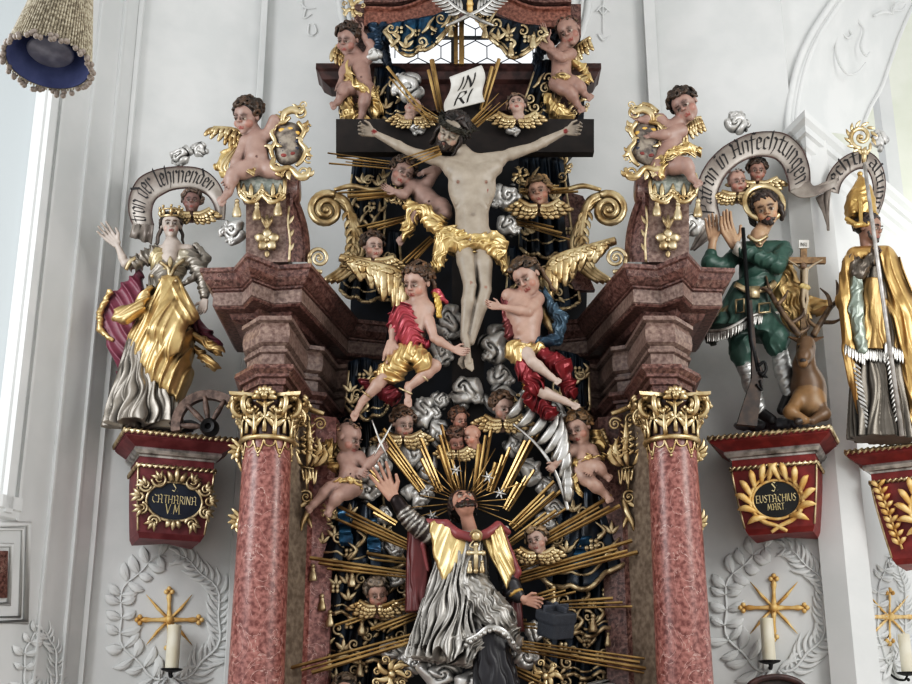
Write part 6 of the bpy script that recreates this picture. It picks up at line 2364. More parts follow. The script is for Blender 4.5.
for k in range(9):
    z = -.28 - .055 * k
    b = f3(-.30 + .012 * k, z, .012)
    for sd in (-1, 1):
        e = f3(-.30 + .012 * k + sd * .055, z + .05, .03)
        mb.tube_w(spline([b, (b + e) / 2 + L3.n * .02, e], 3), [.008, .018, .018, .004], 6, .6)
mb.tube_w([f3(-.30 + .012 * k, -.26 - .055 * k, .02) for k in range(10)], .01, 6)
mb.build('leaf_trail', OCHRE, t3)

# ================================================================== crowned woman with the wheel
Y = 9.62
t = thing('crowned_woman', 'silvered and gilded statue of a crowned woman with raised hand and plum cloak', 'sculpture', at(150, 428, Y))
S = Carve(Y, .65)
sk = (196, 182, 172)
H = Head(S, (171, 226, 6), 27, 14, 8, 4)
skull(S, H, sk, neck=(172, 244, 2), lips=(140, 84, 80))
S.cap((156, 252, 0), (188, 251, 0), 7, 7, sk, 4)
S.cap((172, 246, 3), (170, 262, 6), 9, 10, sk, 4)
arm(S, (152, 254, 2), (125, 264, 6), (117, 244, 10), 30, sk, tip=(100, 226, 14), side=(.6, -1, 0), curl=.25, spread=.1, thumb=1)
hand(S, (205, 300, 10), (200, 318, 12), (-1, 0, 0), sk, .3)
S.build('body', SKINP, t, patina=.3)
S = Carve(Y, .6)
H = Head(S, (171, 226, 6), 27, 14, 8, 4)
curls(S, H, (66, 56, 50), 50, .09, style='lock', front=.35)
locks(S, H, [[(.32, -.1, .1), (.42, -.1, -.3), (.5, -.05, -.7)], [(-.32, -.1, .1), (-.42, -.12, -.3), (-.46, -.05, -.65)], [(.36, -.2, 0), (.5, -.2, -.5), (.6, -.1, -.9)]], (66, 56, 50), .08)
S.build('hair', PAINT, t)
S = Carve(Y, .65)
sv = (158, 151, 142)
S.cap((158, 258, 2), (168, 276, 5), 11, 11, (214, 196, 156), 4, (-1.4, 7, (.6, 1, 0), 1.6))
S.cap((184, 258, 2), (172, 276, 5), 10, 11, (206, 196, 176), 4, (-1.4, 7, (.6, -1, 0), 1.6))
S.cap((166, 272, 3), (164, 292, 4), 14, 18, sv, 4, (-2, 8, (1, .3, 0), 1.5))
S.cap((154, 254, 2), (134, 264, 6), 9, 7, sv, 3, (-2.4, 6, (1, -.3, 0), 1.4))
S.cap((190, 256, 2), (203, 276, 4), 9, 8, sv, 3, (-2, 6, (.5, 1, 0), 1.4))
S.cap((203, 276, 4), (205, 296, 8), 7, 5, sv, 3, (-1.6, 6, (.3, 1, 0), 1.4))
S.chain([(196, 246, -2), (206, 258, -2), (196, 276, 8), (184, 284, 14)], [4, 5, 4, 3], sv, 2, (-1, 6, (1, 0, 0), 1))
S.build('bodice', SILVERC, t, patina=.7)
for x, y in ((152, 276), (160, 280), (168, 282), (176, 281)):
    mb = Mesh(Y)
    mb.ball((x, y, 22), 2)
    mb.build('belt_stud', PALEGOLD, t)
mb = Mesh(Y)
mb.tube([(160, 262, 16), (168, 268, 19), (170, 276, 20), (176, 266, 18), (184, 260, 14)], 2)
mb.leaf((170, 268, 19), (170, 256, 16), 3)
mb.build('bodice_brooch', PALEGOLD, t)
mb = Mesh(Y)
mb.tube([(126, 270, 10), (130, 262, 12), (136, 258, 10)], 2.2)
mb.build('gilded_cuff', PALEGOLD, t)
S = Carve(Y, .65)
gc = (222, 190, 132)
S.poly([(164, 280), (180, 282), (190, 304), (193, 340), (190, 380), (180, 406), (168, 398), (146, 380), (130, 356), (127, 338), (138, 322), (152, 304)], 10, 17, gc, (-2.2, 9, (1, .38, 0), .5, 7), k=3, tilt=(-.45, 0))
S.cap((172, 284, 14), (158, 330, 24), 9, 10, gc, 6, (-1.6, 8, (1, .35, 0), .5, 7))
S.cap((174, 286, 14), (190, 316, 20), 8, 9, gc, 5, (-1.8, 8, (1, -.5, 0), .5, 7))
S.poly([(160, 292), (150, 318), (132, 332), (116, 328), (120, 318), (140, 310), (152, 294)], 22, 7, gc, (-1.8, 8, (.6, 1, 0), .5, 6), k=5)
S.ell((174, 330, 24), (12, 26, 8), gc, 8, w=(-1.6, 10, (1, .2, 0), .5, 7))
S.build('gold_overskirt', GOLDC, t, patina=.65)
S = Carve(Y, .65)
S.skirt((152, 340, 2), (142, 426, 4), (24, 14), (35, 20), 15, .2, sv, 4, 1.4, hem=.03)
S.cap((112, 416, 4), (128, 424, 6), 5, 6, sv, 4, (-2, 6, (1, .4, 0), 1.5))
S.build('silver_underskirt', SILVERC, t, patina=.7)
S = Carve(Y + .08, .7)
pc = (122, 60, 78)
S.poly([(140, 266), (128, 280), (112, 294), (98, 316), (97, 326), (106, 334), (106, 346), (122, 382), (130, 366), (140, 320), (146, 290)], -2, 9, pc, (-2.6, 11, (.8, -.6, 0), .6, 5), k=4)
S.cap((194, 322, 0), (216, 346, 2), 6, 7, pc, 4, (-2.2, 7, (.6, -1, 0), 1.6))
S.build('plum_cloak', PAINT, t, patina=.6)
S = Carve(Y + .06, .7)
S.cap((194, 336, 4), (218, 350, 6), 5, 6, gc, 4, (-2.2, 6, (.6, -1, 0), 1.6))
S.cap((196, 350, 2), (214, 366, 2), 4, 6, gc, 4, (-2, 6, (.6, -1, 0), 1.6))
S.build('cloak_edge', GOLDC, t)
S = Carve(Y + .06, .7)
S.chain([(110, 292, 8), (100, 312, 6), (100, 330, 4), (112, 340, 4)], [3, 3.4, 3.4, 2.4], gc, 2, (-1, 6, (.3, 1, 0), 1))
S.build('cloak_edge', GOLDC, t)
t_ = Mesh(Y)
ring = [H.q(.36 * math.sin(a), -.05 + .38 * math.cos(a), .34) for a in np.linspace(0, 2 * math.pi, 25)]
t_.tube_w(ring, .05 * H.h, 6, caps=False)
ring2 = [H.q(.42 * math.sin(a), -.05 + .44 * math.cos(a), .58) for a in np.linspace(0, 2 * math.pi, 25)]
for i in range(0, 24, 3):
    t_.tube_w([ring[i], (ring[i] + ring2[i]) / 2 + .02 * (ring2[i] - H.c), ring2[i] + .1 * H.h * H.u], [.05 * H.h, .09 * H.h, .03 * H.h], 6)
    t_.ball_w(ring2[i] + .12 * H.h * H.u, .06 * H.h, 6)
t_.tube_w(ring2, .035 * H.h, 6, caps=False)
t_.build('crown', GOLD, t)


def rock(label, c, rx, ry, Y):
    S = Carve(Y, .8)
    for i in range(16):
        S.ell((c[0] + RN.uniform(-rx, rx) * .75, c[1] + RN.uniform(-1, 1) * ry * .5, RN.uniform(-8, 16)), (rx * RN.uniform(.2, .4), ry * RN.uniform(.5, .9), RN.uniform(6, 12)), (112, 116, 120), 2, w=(-1, 6, (1, .5, .3), 1.5))
    o = S.build('rock_base', PAINT, None)
    tag(o, label, 'rock')


rock('grey carved rock beneath the crowned woman\'s silver hem', (158, 427), 40, 5, 9.78)
rock('grey carved rock beneath the hunter\'s boots', (768, 425), 34, 6, 9.92)
# broken wheel
t = thing('broken_wheel', 'broken wooden spoked wheel leaning beside the crowned woman\'s skirt', 'wheel', at(208, 434, 9.5))
mb = Mesh(9.5)
pts = [(209 + 33 * math.cos(math.radians(a)), 427 + 32 * math.sin(math.radians(a)), 2 + 6 * math.sin(math.radians(a))) for a in range(172, 322, 8)]
W = [mb.p(q) for q in pts]
rowsw = []
for i, p in enumerate(W):
    tg = nrm(W[min(i + 1, len(W) - 1)] - W[max(i - 1, 0)])
    nr = nrm(np.cross(tg, (0, 1, 0)))
    rowsw.append([p + nr * a * .035 + np.array((0, b, 0)) * .03 for a, b in ((-1, -1), (1, -1), (1, 1), (-1, 1))])
mb.grid([[W[0]] * 4] + rowsw + [[W[-1]] * 4], closed_v=True)
mb.build('rim', WHEELWOOD, t, smooth=False)
for a in (183, 225, 262, 300):
    q = math.radians(a)
    mb = Mesh(9.5)
    mb.tube([(209 + 7 * math.cos(q), 427 + 7 * math.sin(q), 3), (209 + 18 * math.cos(q), 427 + 18 * math.sin(q), 4), (209 + 31 * math.cos(q), 427 + 31 * math.sin(q), 3)], [2.2, 3, 2])
    mb.build('spoke', WHEELWOOD, t)
mb = Mesh(9.5)
mb.lathe(mb.p((209, 427, 6)), [(.0, .0), (.022, .0), (.024, .05), (.05, .06), (.066, .02), (.068, -.06), (0, -.06)], 24, ax=(0, -1, -.1))
mb.build('hub', IRON, t, sharp=40)


# ================================================================== lettered banners
def banner(label, Y, outer, inner, text, s0, size, tails=(), z=0, s1=None, sub=7):
    t = thing('lettered_banner', label, 'banner', at(outer[len(outer) // 2][0], outer[len(outer) // 2][1] + 20, Y))
    mb = Mesh(Y)
    zz = lambda i, n: z + 7 * math.sin(math.pi * i / (n - 1))
    A = spline([np.array((x, y, zz(i, len(outer))), float) for i, (x, y) in enumerate(outer)], sub)
    B = spline([np.array((x, y, zz(i, len(inner))), float) for i, (x, y) in enumerate(inner)], sub)
    n = min(len(A), len(B))
    A, B = A[:n], B[:n]

    def pt(k, v):
        """k in 0..n-1 along the ribbon, v 0 inner edge .. 1 outer edge"""
        k = min(max(k, 0), n - 1.001)
        i = int(k)
        f = k - i
        a = A[i] * (1 - f) + A[i + 1] * f
        b = B[i] * (1 - f) + B[i + 1] * f
        q = b + (a - b) * v
        return mb.p((q[0], q[1], q[2] + 2.5 * math.sin(math.pi * v)))
    mb.sheet([[pt(k, v) for v in np.linspace(0, 1, 7)] for k in np.linspace(0, n - 1, n * 2)], .012)
    rb = mb.build('ribbon', BANNER, t)
    mb2 = Mesh(Y)
    for v in (0.02, .98):
        mb2.tube_w([pt(k, v) + np.array((0, -.008, 0)) for k in np.linspace(0, n - 1, n * 2)], .008, 6)
    mb2.build('ribbon_edge', DARKWOOD, rb)
    # arc length along the middle
    mid = [pt(k, .5) for k in np.linspace(0, n - 1, 200)]
    cum = np.concatenate([[0], np.cumsum([np.linalg.norm(b - a) for a, b in zip(mid[:-1], mid[1:])])])
    wdt = np.linalg.norm(pt(n / 2, 1) - pt(n / 2, 0))
    tx = Mesh(Y)
    Lt = text_width(text) * size
    sc_ = (cum[-1] - s0 - (s0 if s1 is None else s1)) / Lt

    def fn(s_, v_):
        k = np.interp(s0 + s_ * sc_, cum, np.linspace(0, n - 1, 200))
        return pt(k, .30 + v_ / wdt), np.array((0, -1.0, -.2))
    write(tx, text, fn, size, nib=.11, ang=38, lift=.016)
    tx.build('lettering', LETTERDARK, rb)
    for a, b, o in tails:
        m = cloth(a, b, Y, **o)
        m.build('ribbon_tail', BANNER, t)
    return t


banner('silvered scroll arching over the crowned woman, lettered der lehrnenden', 9.78,
       [(133, 226), (129, 212), (130, 196), (138, 180), (151, 172), (167, 168), (184, 167), (200, 169), (212, 176), (221, 188), (225, 203), (224, 220)],
       [(154, 226), (152, 216), (153, 206), (157, 199), (163, 195), (171, 191), (181, 189), (191, 189), (201, 192), (209, 197), (215, 207), (217, 220)],
       'tron der lehrnenden', .03, .105,
       [([(133, 224, 4), (130, 236, 0)], [(154, 226, 8), (152, 244, 0)], dict(folds=2, amp=2, nu=14, nv=14))], s1=.28)
banner('silvered scroll arching over the hunter, lettered patron in Anfechtungen', 9.85,
       [(699, 218), (697, 198), (699, 180), (707, 164), (720, 150), (734, 141), (750, 134), (768, 132), (784, 134), (796, 142), (804, 153), (809, 168), (810, 184)],
       [(720, 218), (717, 204), (718, 192), (723, 180), (730, 171), (740, 163), (752, 158), (764, 157), (774, 159), (781, 165), (785, 173), (788, 183), (789, 192)],
       'Patron in Anfechtungen', .03, .108,
       [([(789, 192, 2), (800, 198, 4), (816, 196, 6), (836, 186, 2)], [(809, 180, 2), (814, 186, 4), (824, 182, 6), (838, 178, 2)], dict(folds=1, amp=1.2, nu=20, nv=12)),
        ([(816, 198, 0), (822, 212, 2), (828, 230, 0)], [(832, 188, 2), (830, 200, 4), (829, 230, 0)], dict(folds=2, amp=1.6, nu=16, nv=14)),
        ([(699, 216, 2), (697, 232, 0), (690, 250, 0)], [(719, 218, 4), (712, 236, 2), (696, 250, 0)], dict(folds=2, amp=1.6, nu=16, nv=14))])
banner('silvered scroll arching behind the bishop\'s staff head', 9.9,
       [(824, 190), (828, 176), (836, 164), (848, 155), (862, 151), (874, 156), (882, 168), (885, 184), (883, 200), (878, 214)],
       [(838, 194), (841, 184), (847, 176), (854, 171), (861, 169), (867, 171), (871, 178), (873, 188), (872, 200), (869, 212)],
       'rechthaltung', .02, .09)

# ================================================================== the hunter
Y = 9.75
t = thing('hunter_saint', 'bearded hunter statue in green fringed coat with praying hands and gold cloak', 'sculpture', at(768, 424, Y))
S = Carve(Y, .65)
sk = (184, 150, 122)
H = Head(S, (766, 210, 6), 36, -12, -6, 8)
skull(S, H, sk, neck=(760, 234, 2), brow=(96, 74, 58))
S.cap((758, 236, 2), (758, 250, 4), 8, 9, sk, 3)
hand(S, (735, 246, 18), (720, 214, 20), (-.9, .2, .4), sk, .25, -1, .03, 1.0)
hand(S, (713, 240, 16), (711, 214, 18), (1, .1, .3), sk, .3, 1, .03, .95)
S.cap((745, 251, 22), (735, 246, 20), 5, 4, sk, 1)
S.cap((711, 254, 12), (713, 240, 16), 4.5, 3.8, sk, 1)
S.build('body', SKINP, t, patina=.3)
S = Carve(Y, .55)
H = Head(S, (766, 210, 6), 36, -12, -6, 8)
hd = (50, 38, 32)
curls(S, H, hd, 80, .11, style='lock', front=.42, vol=1.02)
locks(S, H, [[(.36, -.05, .1), (.43, -.02, -.1), (.4, 0, -.3)], [(-.36, -.05, .1), (-.42, -.02, -.1), (-.4, 0, -.3)], [(.36, -.2, .1), (.44, -.18, -.15), (.4, -.15, -.35)], [(-.36, -.2, .1), (-.44, -.18, -.15), (-.4, -.15, -.35)]], hd, .12)
for i in range(44):
    a = RN.uniform(-1.4, 1.4)
    v = RN.random()
    S.ellw(H.q(math.sin(a) * 0.27, 0.08 + 0.27 * math.cos(a), -0.30 - 0.17 * v * (0.4 + 0.6 * math.cos(a)) + 0.16 * abs(a) / 1.4), (.04 * H.h, .04 * H.h, .05 * H.h), (H.s, H.f, H.u), hd, .4)
for sd in (-1, 1):
    S.capw(H.q(0, .4, -.19), H.q(sd * .12, .34, -.25), .022 * H.h, .016 * H.h, hd, .3)
S.build('hair', PAINT, t)
gn = (50, 82, 72)
S = Carve(Y, .65)
S.cap((744, 250, 2), (776, 250, 2), 9, 10, gn, 5)
S.ell((761, 268, 2), (22, 24, 14), gn, 5)
S.cap((760, 268, 3), (752, 292, 4), 18, 16, gn, 5, (-1.0, 10, (.5, 1, 0), 1.4))
S.skirt((752, 286, 4), (744, 334, 6), (19, 13), (34, 20), 9, .1, gn, 5, .8, side=(1, -.25, 0))
S.chain([(783, 250, 4), (776, 265, 20), (743, 251, 25)], [10, 9.5, 7.6], gn, 1.5, (-1.2, 9, (1, .7, 0), 1.5))
S.chain([(740, 252, 2), (724, 266, 10), (709, 262, 15)], [9, 8.5, 7.5], gn, 2, (-1.2, 9, (1, .7, 0), 1.5))
S.cap((708, 264, 12), (711, 254, 13), 7, 6, gn, 3)
S.chain([(738, 330, 4), (742, 352, 6), (744, 364, 6)], [12, 12, 9], gn, 5, (-.8, 8, (1, .2, 0), 1.5))
S.chain([(766, 320, 4), (776, 338, 12), (776, 348, 12)], [13, 13.5, 10], gn, 5, (-.8, 8, (1, .2, 0), 1.5))
S.build('green_coat', PAINT, t, patina=.45)
mb = Mesh(Y)
for i in range(46):
    k = i / 45
    x = 709 + 70 * k
    y = 334 - 20 * k + 3 * math.sin(k * 7)
    z = 24 * math.sin(math.pi * (.1 + .8 * k)) + 2
    mb.leaf((x, y - 5, z), (x - 1 + RN.uniform(-1, 1), y + 8, z + 2), 1.6)
mb.tube([(709 + 70 * k, 331 - 20 * k + 3 * math.sin(k * 7), 24 * math.sin(math.pi * (.1 + .8 * k)) + 3) for k in np.linspace(0, 1, 14)], 1.8)
mb.build('silver_fringe', SILVER, t)
mb = Mesh(Y)
mb.tube([(735, 284, 18), (750, 291, 23), (768, 288, 20), (775, 282, 14)], 3.2, flat=.5)
mb.box(748, 286, 760, 297, 20, 25)
mb.build('belt', PALEGOLD, t)
for x0, y0, x1, y1 in ((736, 300, 744, 312), (759, 304, 770, 312)):
    mb = Mesh(Y)
    mb.tube([(x0, y0, 24), (x1, y0 - 1, 24), (x1, y1, 26), (x0, y1 + 1, 26), (x0, y0, 24)], 1.2, sub=0)
    mb.build('pocket_braid', PALEGOLD, t)
mb = Mesh(Y)
mb.tube([(748, 236, 14), (757, 241, 16), (767, 236, 14)], 2.2)
mb.build('gilded_collar', PALEGOLD, t)
for y in (244, 252, 260, 270):
    mb = Mesh(Y)
    mb.ball((760 - (y - 244) * .2, y, 17), 2)
    mb.build('button', PALEGOLD, t)
S = Carve(Y, .65)
S.chain([(745, 366, 6), (752, 386, 8), (761, 412, 8)], [8.5, 8.5, 5.5], (196, 196, 194), 3, (-1, 8, (.3, 1, 0), 1))
S.build('silver_boot', SILVERC, t, patina=.6)
S = Carve(Y, .65)
S.chain([(778, 346, 10), (783, 370, 10), (788, 394, 8)], [9, 9, 6], (196, 196, 194), 3, (-1, 8, (.3, 1, 0), 1))
S.build('silver_boot', SILVERC, t, patina=.6)
S = Carve(Y, .65)
S.cap((761, 413, 6), (772, 420, 16), 6, 5, (30, 28, 30), 3)
S.build('shoe', PAINT, t)
S = Carve(Y, .65)
S.cap((789, 396, 6), (782, 410, 14), 6, 5, (30, 28, 30), 3)
S.build('shoe', PAINT, t)
mb = Mesh(Y)
mb.tube([(735, 247, 24), (742, 250, 25)], [6.8, 8], n=12)
mb.build('white_cuff', PARCH, t)
S = Carve(Y + .1, .7)
S.cap((782, 268, -4), (794, 318, -2), 12, 16, (218, 186, 128), 6, (-2.8, 8, (1, -.5, 0), 1.8))
S.cap((790, 300, -6), (824, 308, -6), 12, 8, (218, 186, 128), 6, (-2.6, 8, (.6, 1, 0), 1.8))
S.cap((776, 284, 4), (784, 314, 4), 8, 8, (218, 186, 128), 5, (-2.2, 7, (1, -.3, 0), 1.8))
S.build('gold_cloak', GOLDC, t, patina=.65)
S = Carve(Y + .02, .7)
S.cap((736, 306, 16), (704, 322, 8), 5, 8, (92, 82, 52), 4, (-1.6, 7, (.5, 1, 0), 1.5))
S.cap((702, 324, 6), (712, 340, 2), 5, 6, (56, 58, 52), 4, (-1.6, 7, (.5, 1, 0), 1.5))
S.build('hanging_bag', PAINT, t)
mb = Mesh(Y)
C_ = mb.p((764, 203, 5))
mb.tube_w([C_ + .155 * np.array((math.cos(a), 0.1 * math.sin(a), math.sin(a))) for a in np.linspace(0, 2 * math.pi, 49)], .026, 8, .5, caps=False)
mb.build('halo_ring', GOLD, t)
# musket
t = thing('musket', 'long dark flintlock musket standing against the hunter\'s coat', 'musket', at(748, 424, 9.55))
mb = Mesh(9.55)
mb.tube([(743, 228, 8), (751, 340, 8), (758, 372, 8)], [2.0, 2.4, 3], n=8, sub=0)
mb.build('barrel', IRON, t)
mb = Mesh(9.55)
st_ = [(749, 300), (752, 300), (757, 355), (764, 372), (762, 386), (757, 426), (737, 424), (742, 408), (752, 378), (752, 350)]
poly_solid(mb, [mb.p((x, y, 10)) for x, y in st_], np.array((0, .05, 0)))
mb.build('stock', GUNWOOD, t, smooth=False)
mb = Mesh(9.55)
mb.tube([(758, 366, 11), (764, 362, 12), (766, 370, 12), (761, 376, 12)], 1.6)
mb.leaf((758, 372, 11), (768, 378, 12), 2.4)
mb.tube([(756, 384, 11), (762, 390, 11), (760, 380, 11)], 1.1)
mb.build('flintlock', IRON, t)

# stag with the crucifix between its antlers
Y = 9.62
t = thing('stag', 'brown carved stag lying beside the hunter, antlers spread around a small crucifix', 'deer', at(806, 424, Y))
S = Carve(Y, .62)
br, br2 = (98, 74, 52), (130, 100, 66)
S.ell((808, 392, -4), (18, 28, 22), br, 6)
S.ell((810, 402, 10), (15, 16, 12), br2, 6)
S.chain([(808, 384, 6), (804, 366, 12), (806, 350, 14)], [14, 10, 9], br, 6)
S.chain([(806, 344, 16), (804, 356, 26), (803, 362, 30)], [8.5, 6.5, 5], br, 4)
S.ball((803, 363, 31), 4.4, br2, 2)
S.ell((803, 360.5, 34.5), (3.2, 2.0, 2.0), (34, 26, 24), .5)
for sd in (-1, 1):
    S.ball((805.5 + sd * 5.6, 347, 23), 2.3, (26, 20, 18), .3)
    S.cap((805.5 + sd * 3.5, 344.5, 24), (805.5 + sd * 8, 345, 21), 1.2, 1, br2, .8)
    S.cap((806 + sd * 6, 341, 12), (806 + sd * 17, 337, 8), 3, 1, br, 2)
    S.ball((803 + sd * 2.4, 361, 34.5), .8, (30, 24, 22), .2)
S.chain([(800, 398, 12), (790, 412, 22), (804, 420, 26)], [8, 6, 4.5], br2, 4)
S.chain([(816, 402, 10), (824, 414, 16), (812, 421, 24)], [8, 6, 4], br, 4)
S.cap((803, 420, 26), (797, 422, 28), 3.6, 3, (50, 40, 34), 1)
S.build('body', PAINT, t, patina=.38)
for sd, pts, tines in ((-1, [(800, 336, 10), (792, 326, 10), (778, 306, 8), (770, 292, 6), (766, 276, 4)], [((790, 324), (802, 316), (804, 308)), ((777, 305), (784, 298), (788, 290)), ((771, 294), (764, 288), (758, 290)), ((798, 334), (808, 328), (806, 320))]),
                       (1, [(813, 336, 10), (820, 324, 10), (830, 308, 8), (838, 300, 6), (846, 284, 4)], [((818, 328), (810, 322), (808, 314)), ((831, 307), (828, 296), (820, 288)), ((838, 300), (838, 288), (836, 280)), ((822, 322), (834, 322), (842, 318))])):
    mb = Mesh(Y)
    mb.tube(pts, [3.6, 3.2, 2.8, 2.4, .8])
    for tn in tines:
        mb.tube([(x, y, 10 - i) for i, (x, y) in enumerate(tn)], [2.4, 2, .6])
    mb.build('antler', mat('antler horn', (66, 50, 38), (112, 90, 66), rough=.5, scale=20), t)
t = thing('small_crucifix', 'small wooden crucifix rising between the stag\'s antlers', 'crucifix', at(804, 334, 9.66))
mb = Mesh(9.66)
mb.box(801, 246, 807, 338, -4, 0)
mb.box(785, 257, 826, 263, -3.4, .8)
mb.build('wooden_cross', mat('small cross wood', (104, 78, 48), (140, 110, 72), rough=.5, scale=30), t, smooth=False)
S = Carve(9.66, .4)
cs = (176, 158, 134)
S.chain([(788, 260, 3), (796, 265, 4), (803, 270, 4)], [.8, 1.0, 1.4], cs, .6)
S.chain([(822, 260, 3), (813, 265, 4), (806, 270, 4)], [.8, 1.0, 1.4], cs, .6)
S.cap((805, 270, 4), (805, 284, 4), 3.4, 2.8, cs, 1)
S.chain([(804, 286, 4), (803, 300, 6), (805, 314, 4)], [2.2, 1.8, 1.2], cs, .6)
S.chain([(806, 286, 4), (807, 300, 5), (805, 313, 4)], [2.2, 1.8, 1.2], cs, .6)
S.ball((803, 266, 7), 3.2, (120, 96, 78), .5)
S.cap((802, 286, 5), (808, 288, 5), 3, 3, (200, 176, 120), .6, (-.6, 3, (1, .5, 0), 1))
S.build('corpus', PAINT, t)
mb = Mesh(9.66)
mb.box(799, 240, 809, 248, -1, 1)
mb.build('title_plate', PARCH, t, smooth=False)
mb = Mesh(9.66)
write(mb, 'INRI', lambda s_, v_: (mb.p((800 + s_ / mb.u, 246.5 - v_ / mb.u * .9, 1.3)), np.array((0, -1.0, 0))), .024, nib=.09)
mb.build('lettering', LETTERDARK, t)

# ================================================================== the bishop
Y = 9.45
t = thing('bishop_statue', 'gilded bishop statue with tall mitre and fringed cope on the cut-off console', 'sculpture', at(878, 440, Y))
S = Carve(Y, .65)
sk = (150, 116, 100)
H = Head(S, (869, 229, 6), 31, 46, -2, 6)
skull(S, H, sk, neck=(868, 252, 0), brow=(50, 40, 34))
hand(S, (872, 256, 16), (884, 244, 20), (-.4, -1, 0), (90, 72, 62), .2, 1, closed=True)
S.build('body', SKINP, t, patina=.3)
S = Carve(Y, .6)
H = Head(S, (869, 229, 6), 31, 46, -2, 6)
curls(S, H, (58, 48, 44), 40, .09, style='lock', front=.3, low=-.4)
for i in range(36):
    a = RN.uniform(-1.3, 1.3)
    v = RN.random()
    S.ellw(H.q(math.sin(a) * 0.27, 0.08 + 0.27 * math.cos(a), -0.3 - 0.2 * v * (0.4 + 0.6 * math.cos(a)) + 0.16 * abs(a) / 1.3), (.045 * H.h, .045 * H.h, .06 * H.h), (H.s, H.f, H.u), (64, 54, 48), .4)
S.build('hair', PAINT, t)
S = Carve(Y, .6)
mc = (206, 168, 104)
S.poly([(848, 221), (845, 204), (849, 192), (859, 177), (870, 190), (874, 203), (875, 216), (862, 224)], 0, 15, mc, (-.5, 7, (1, 1, 0), 1))
S.cap((862, 190, -2), (860, 176, 0), 4, 2, mc, 3)
S.ball((860, 174, 0), 3, mc, 1)
S.chain([(847, 219, 8), (856, 225, 15), (867, 224, 15), (876, 215, 8)], [2.6, 3, 3, 2.6], (228, 190, 120), 1)
S.chain([(861, 223, 16), (860, 202, 15), (859, 179, 6)], [2.2, 2.2, 1.6], (228, 190, 120), 1)
for x, y in ((854, 212), (869, 212), (855, 200), (867, 199)):
    S.ball((x, y, 13), 2.2, (228, 190, 120), 1)
S.build('mitre', GOLDC, t)
S = Carve(Y, .7)
dk = (118, 112, 104)
S.skirt((872, 270, 0), (882, 440, 2), (16, 12), (30, 18), 13, .16, dk, 4, .6)
S.build('alb', SILVERC, t, patina=.85)
S = Carve(Y, .7)
gc = (212, 172, 110)
S.cap((856, 256, 2), (884, 256, 2), 10, 11, gc, 6)
S.chain([(851, 264, 6), (845, 300, 8), (850, 350, 8), (863, 425, 6)], [10, 8, 7.5, 5], gc, 5, (-1.4, 8, (1, -.06, .5), .5, 7))
S.chain([(888, 262, 4), (902, 310, 6), (914, 360, 6), (920, 420, 4)], [12, 15, 18, 16], gc, 5, (-2.2, 9, (1, -.22, .5), .5, 7))
S.skirt((872, 280, 6), (874, 352, 8), (12, 8), (19, 10), 9, .16, (196, 160, 104), 4, .6)
S.build('gold_cope', GOLDC, t, patina=.7)
S = Carve(Y, .65)
S.chain([(856, 272, 14), (856, 310, 15), (862, 350, 16)], [6.5, 7.5, 6], (150, 160, 150), 3, (-1, 7, (1, .2, 0), 1.2))
S.build('silver_lining', SILVERC, t, patina=.6)
mb = Mesh(Y)


def fringe(m, a, b, n, L, w, z):
    for i in range(n):
        k = i / (n - 1)
        x, y = a[0] + (b[0] - a[0]) * k, a[1] + (b[1] - a[1]) * k
        m.leaf((x, y, z), (x + RN.uniform(-1, 1), y + L, z + 1), w)


fringe(mb, (846, 344), (864, 354), 9, 12, 1.8, 18)
fringe(mb, (862, 348), (888, 352), 13, 12, 1.8, 18)
fringe(mb, (886, 342), (902, 350), 8, 14, 1.8, 18)
for k in range(14):
    x, y = 852 + 12 * (k / 13)**1.2, 362 + 62 * k / 13
    mb.leaf((x, y, 14), (x + 9, y + 7, 16), 1.7)
for k in range(14):
    x, y = 892 + 8 * (k / 13), 352 + 62 * k / 13
    mb.leaf((x, y, 20), (x - 6, y + 9, 20), 1.7)
mb.build('silver_fringe', SILVER, t)
S = Carve(Y, .65)
S.chain([(852, 262, 6), (858, 274, 16), (872, 258, 16)], [9, 8, 5.5], (116, 108, 100), 3, (-1.4, 6, (1, .5, 0), 1.2))
S.chain([(892, 262, 4), (900, 290, 10), (904, 330, 10)], [5, 4, 3], (150, 142, 132), 3, (-1, 6, (.5, 1, 0), 1.2))
S.build('sleeve', SILVERC, t, patina=.7)
t = thing('bishop_staff', 'long silver staff with gilded leafy crook held by the bishop', 'staff', at(902, 438, 9.28))
mb = Mesh(9.28)
mb.tube([(864, 160, 4), (876, 250, 8), (902, 436, 6)], [2.0, 2.2, 2.4], n=10, sub=0)
mb.build('shaft', mat('silver grey staff', (150, 146, 142), (196, 192, 188), rough=.35, metal=.4, scale=12), t)
mb = Mesh(9.28)
mb.tube([(864, 163, 4), (864, 150, 5)], [2.2, 3.4], sub=0)
mb.ball((864, 152, 5), 4)
C0 = (861, 137)
mb.volute((C0[0], C0[1], 4), 12, 1.45, 90, 1, r0=3)
for k in range(12):
    a = math.radians(30 * k)
    mb.leaf((C0[0] + 11 * math.cos(a), C0[1] + 11 * math.sin(a), 5), (C0[0] + 17 * math.cos(a + .5), C0[1] + 17 * math.sin(a + .5), 6), 2)
for sd in (-1, 1):
    mb.leaf((864, 156, 5), (864 + sd * 7, 148, 6), 2.2)
mb.build('crook', GOLD, t)
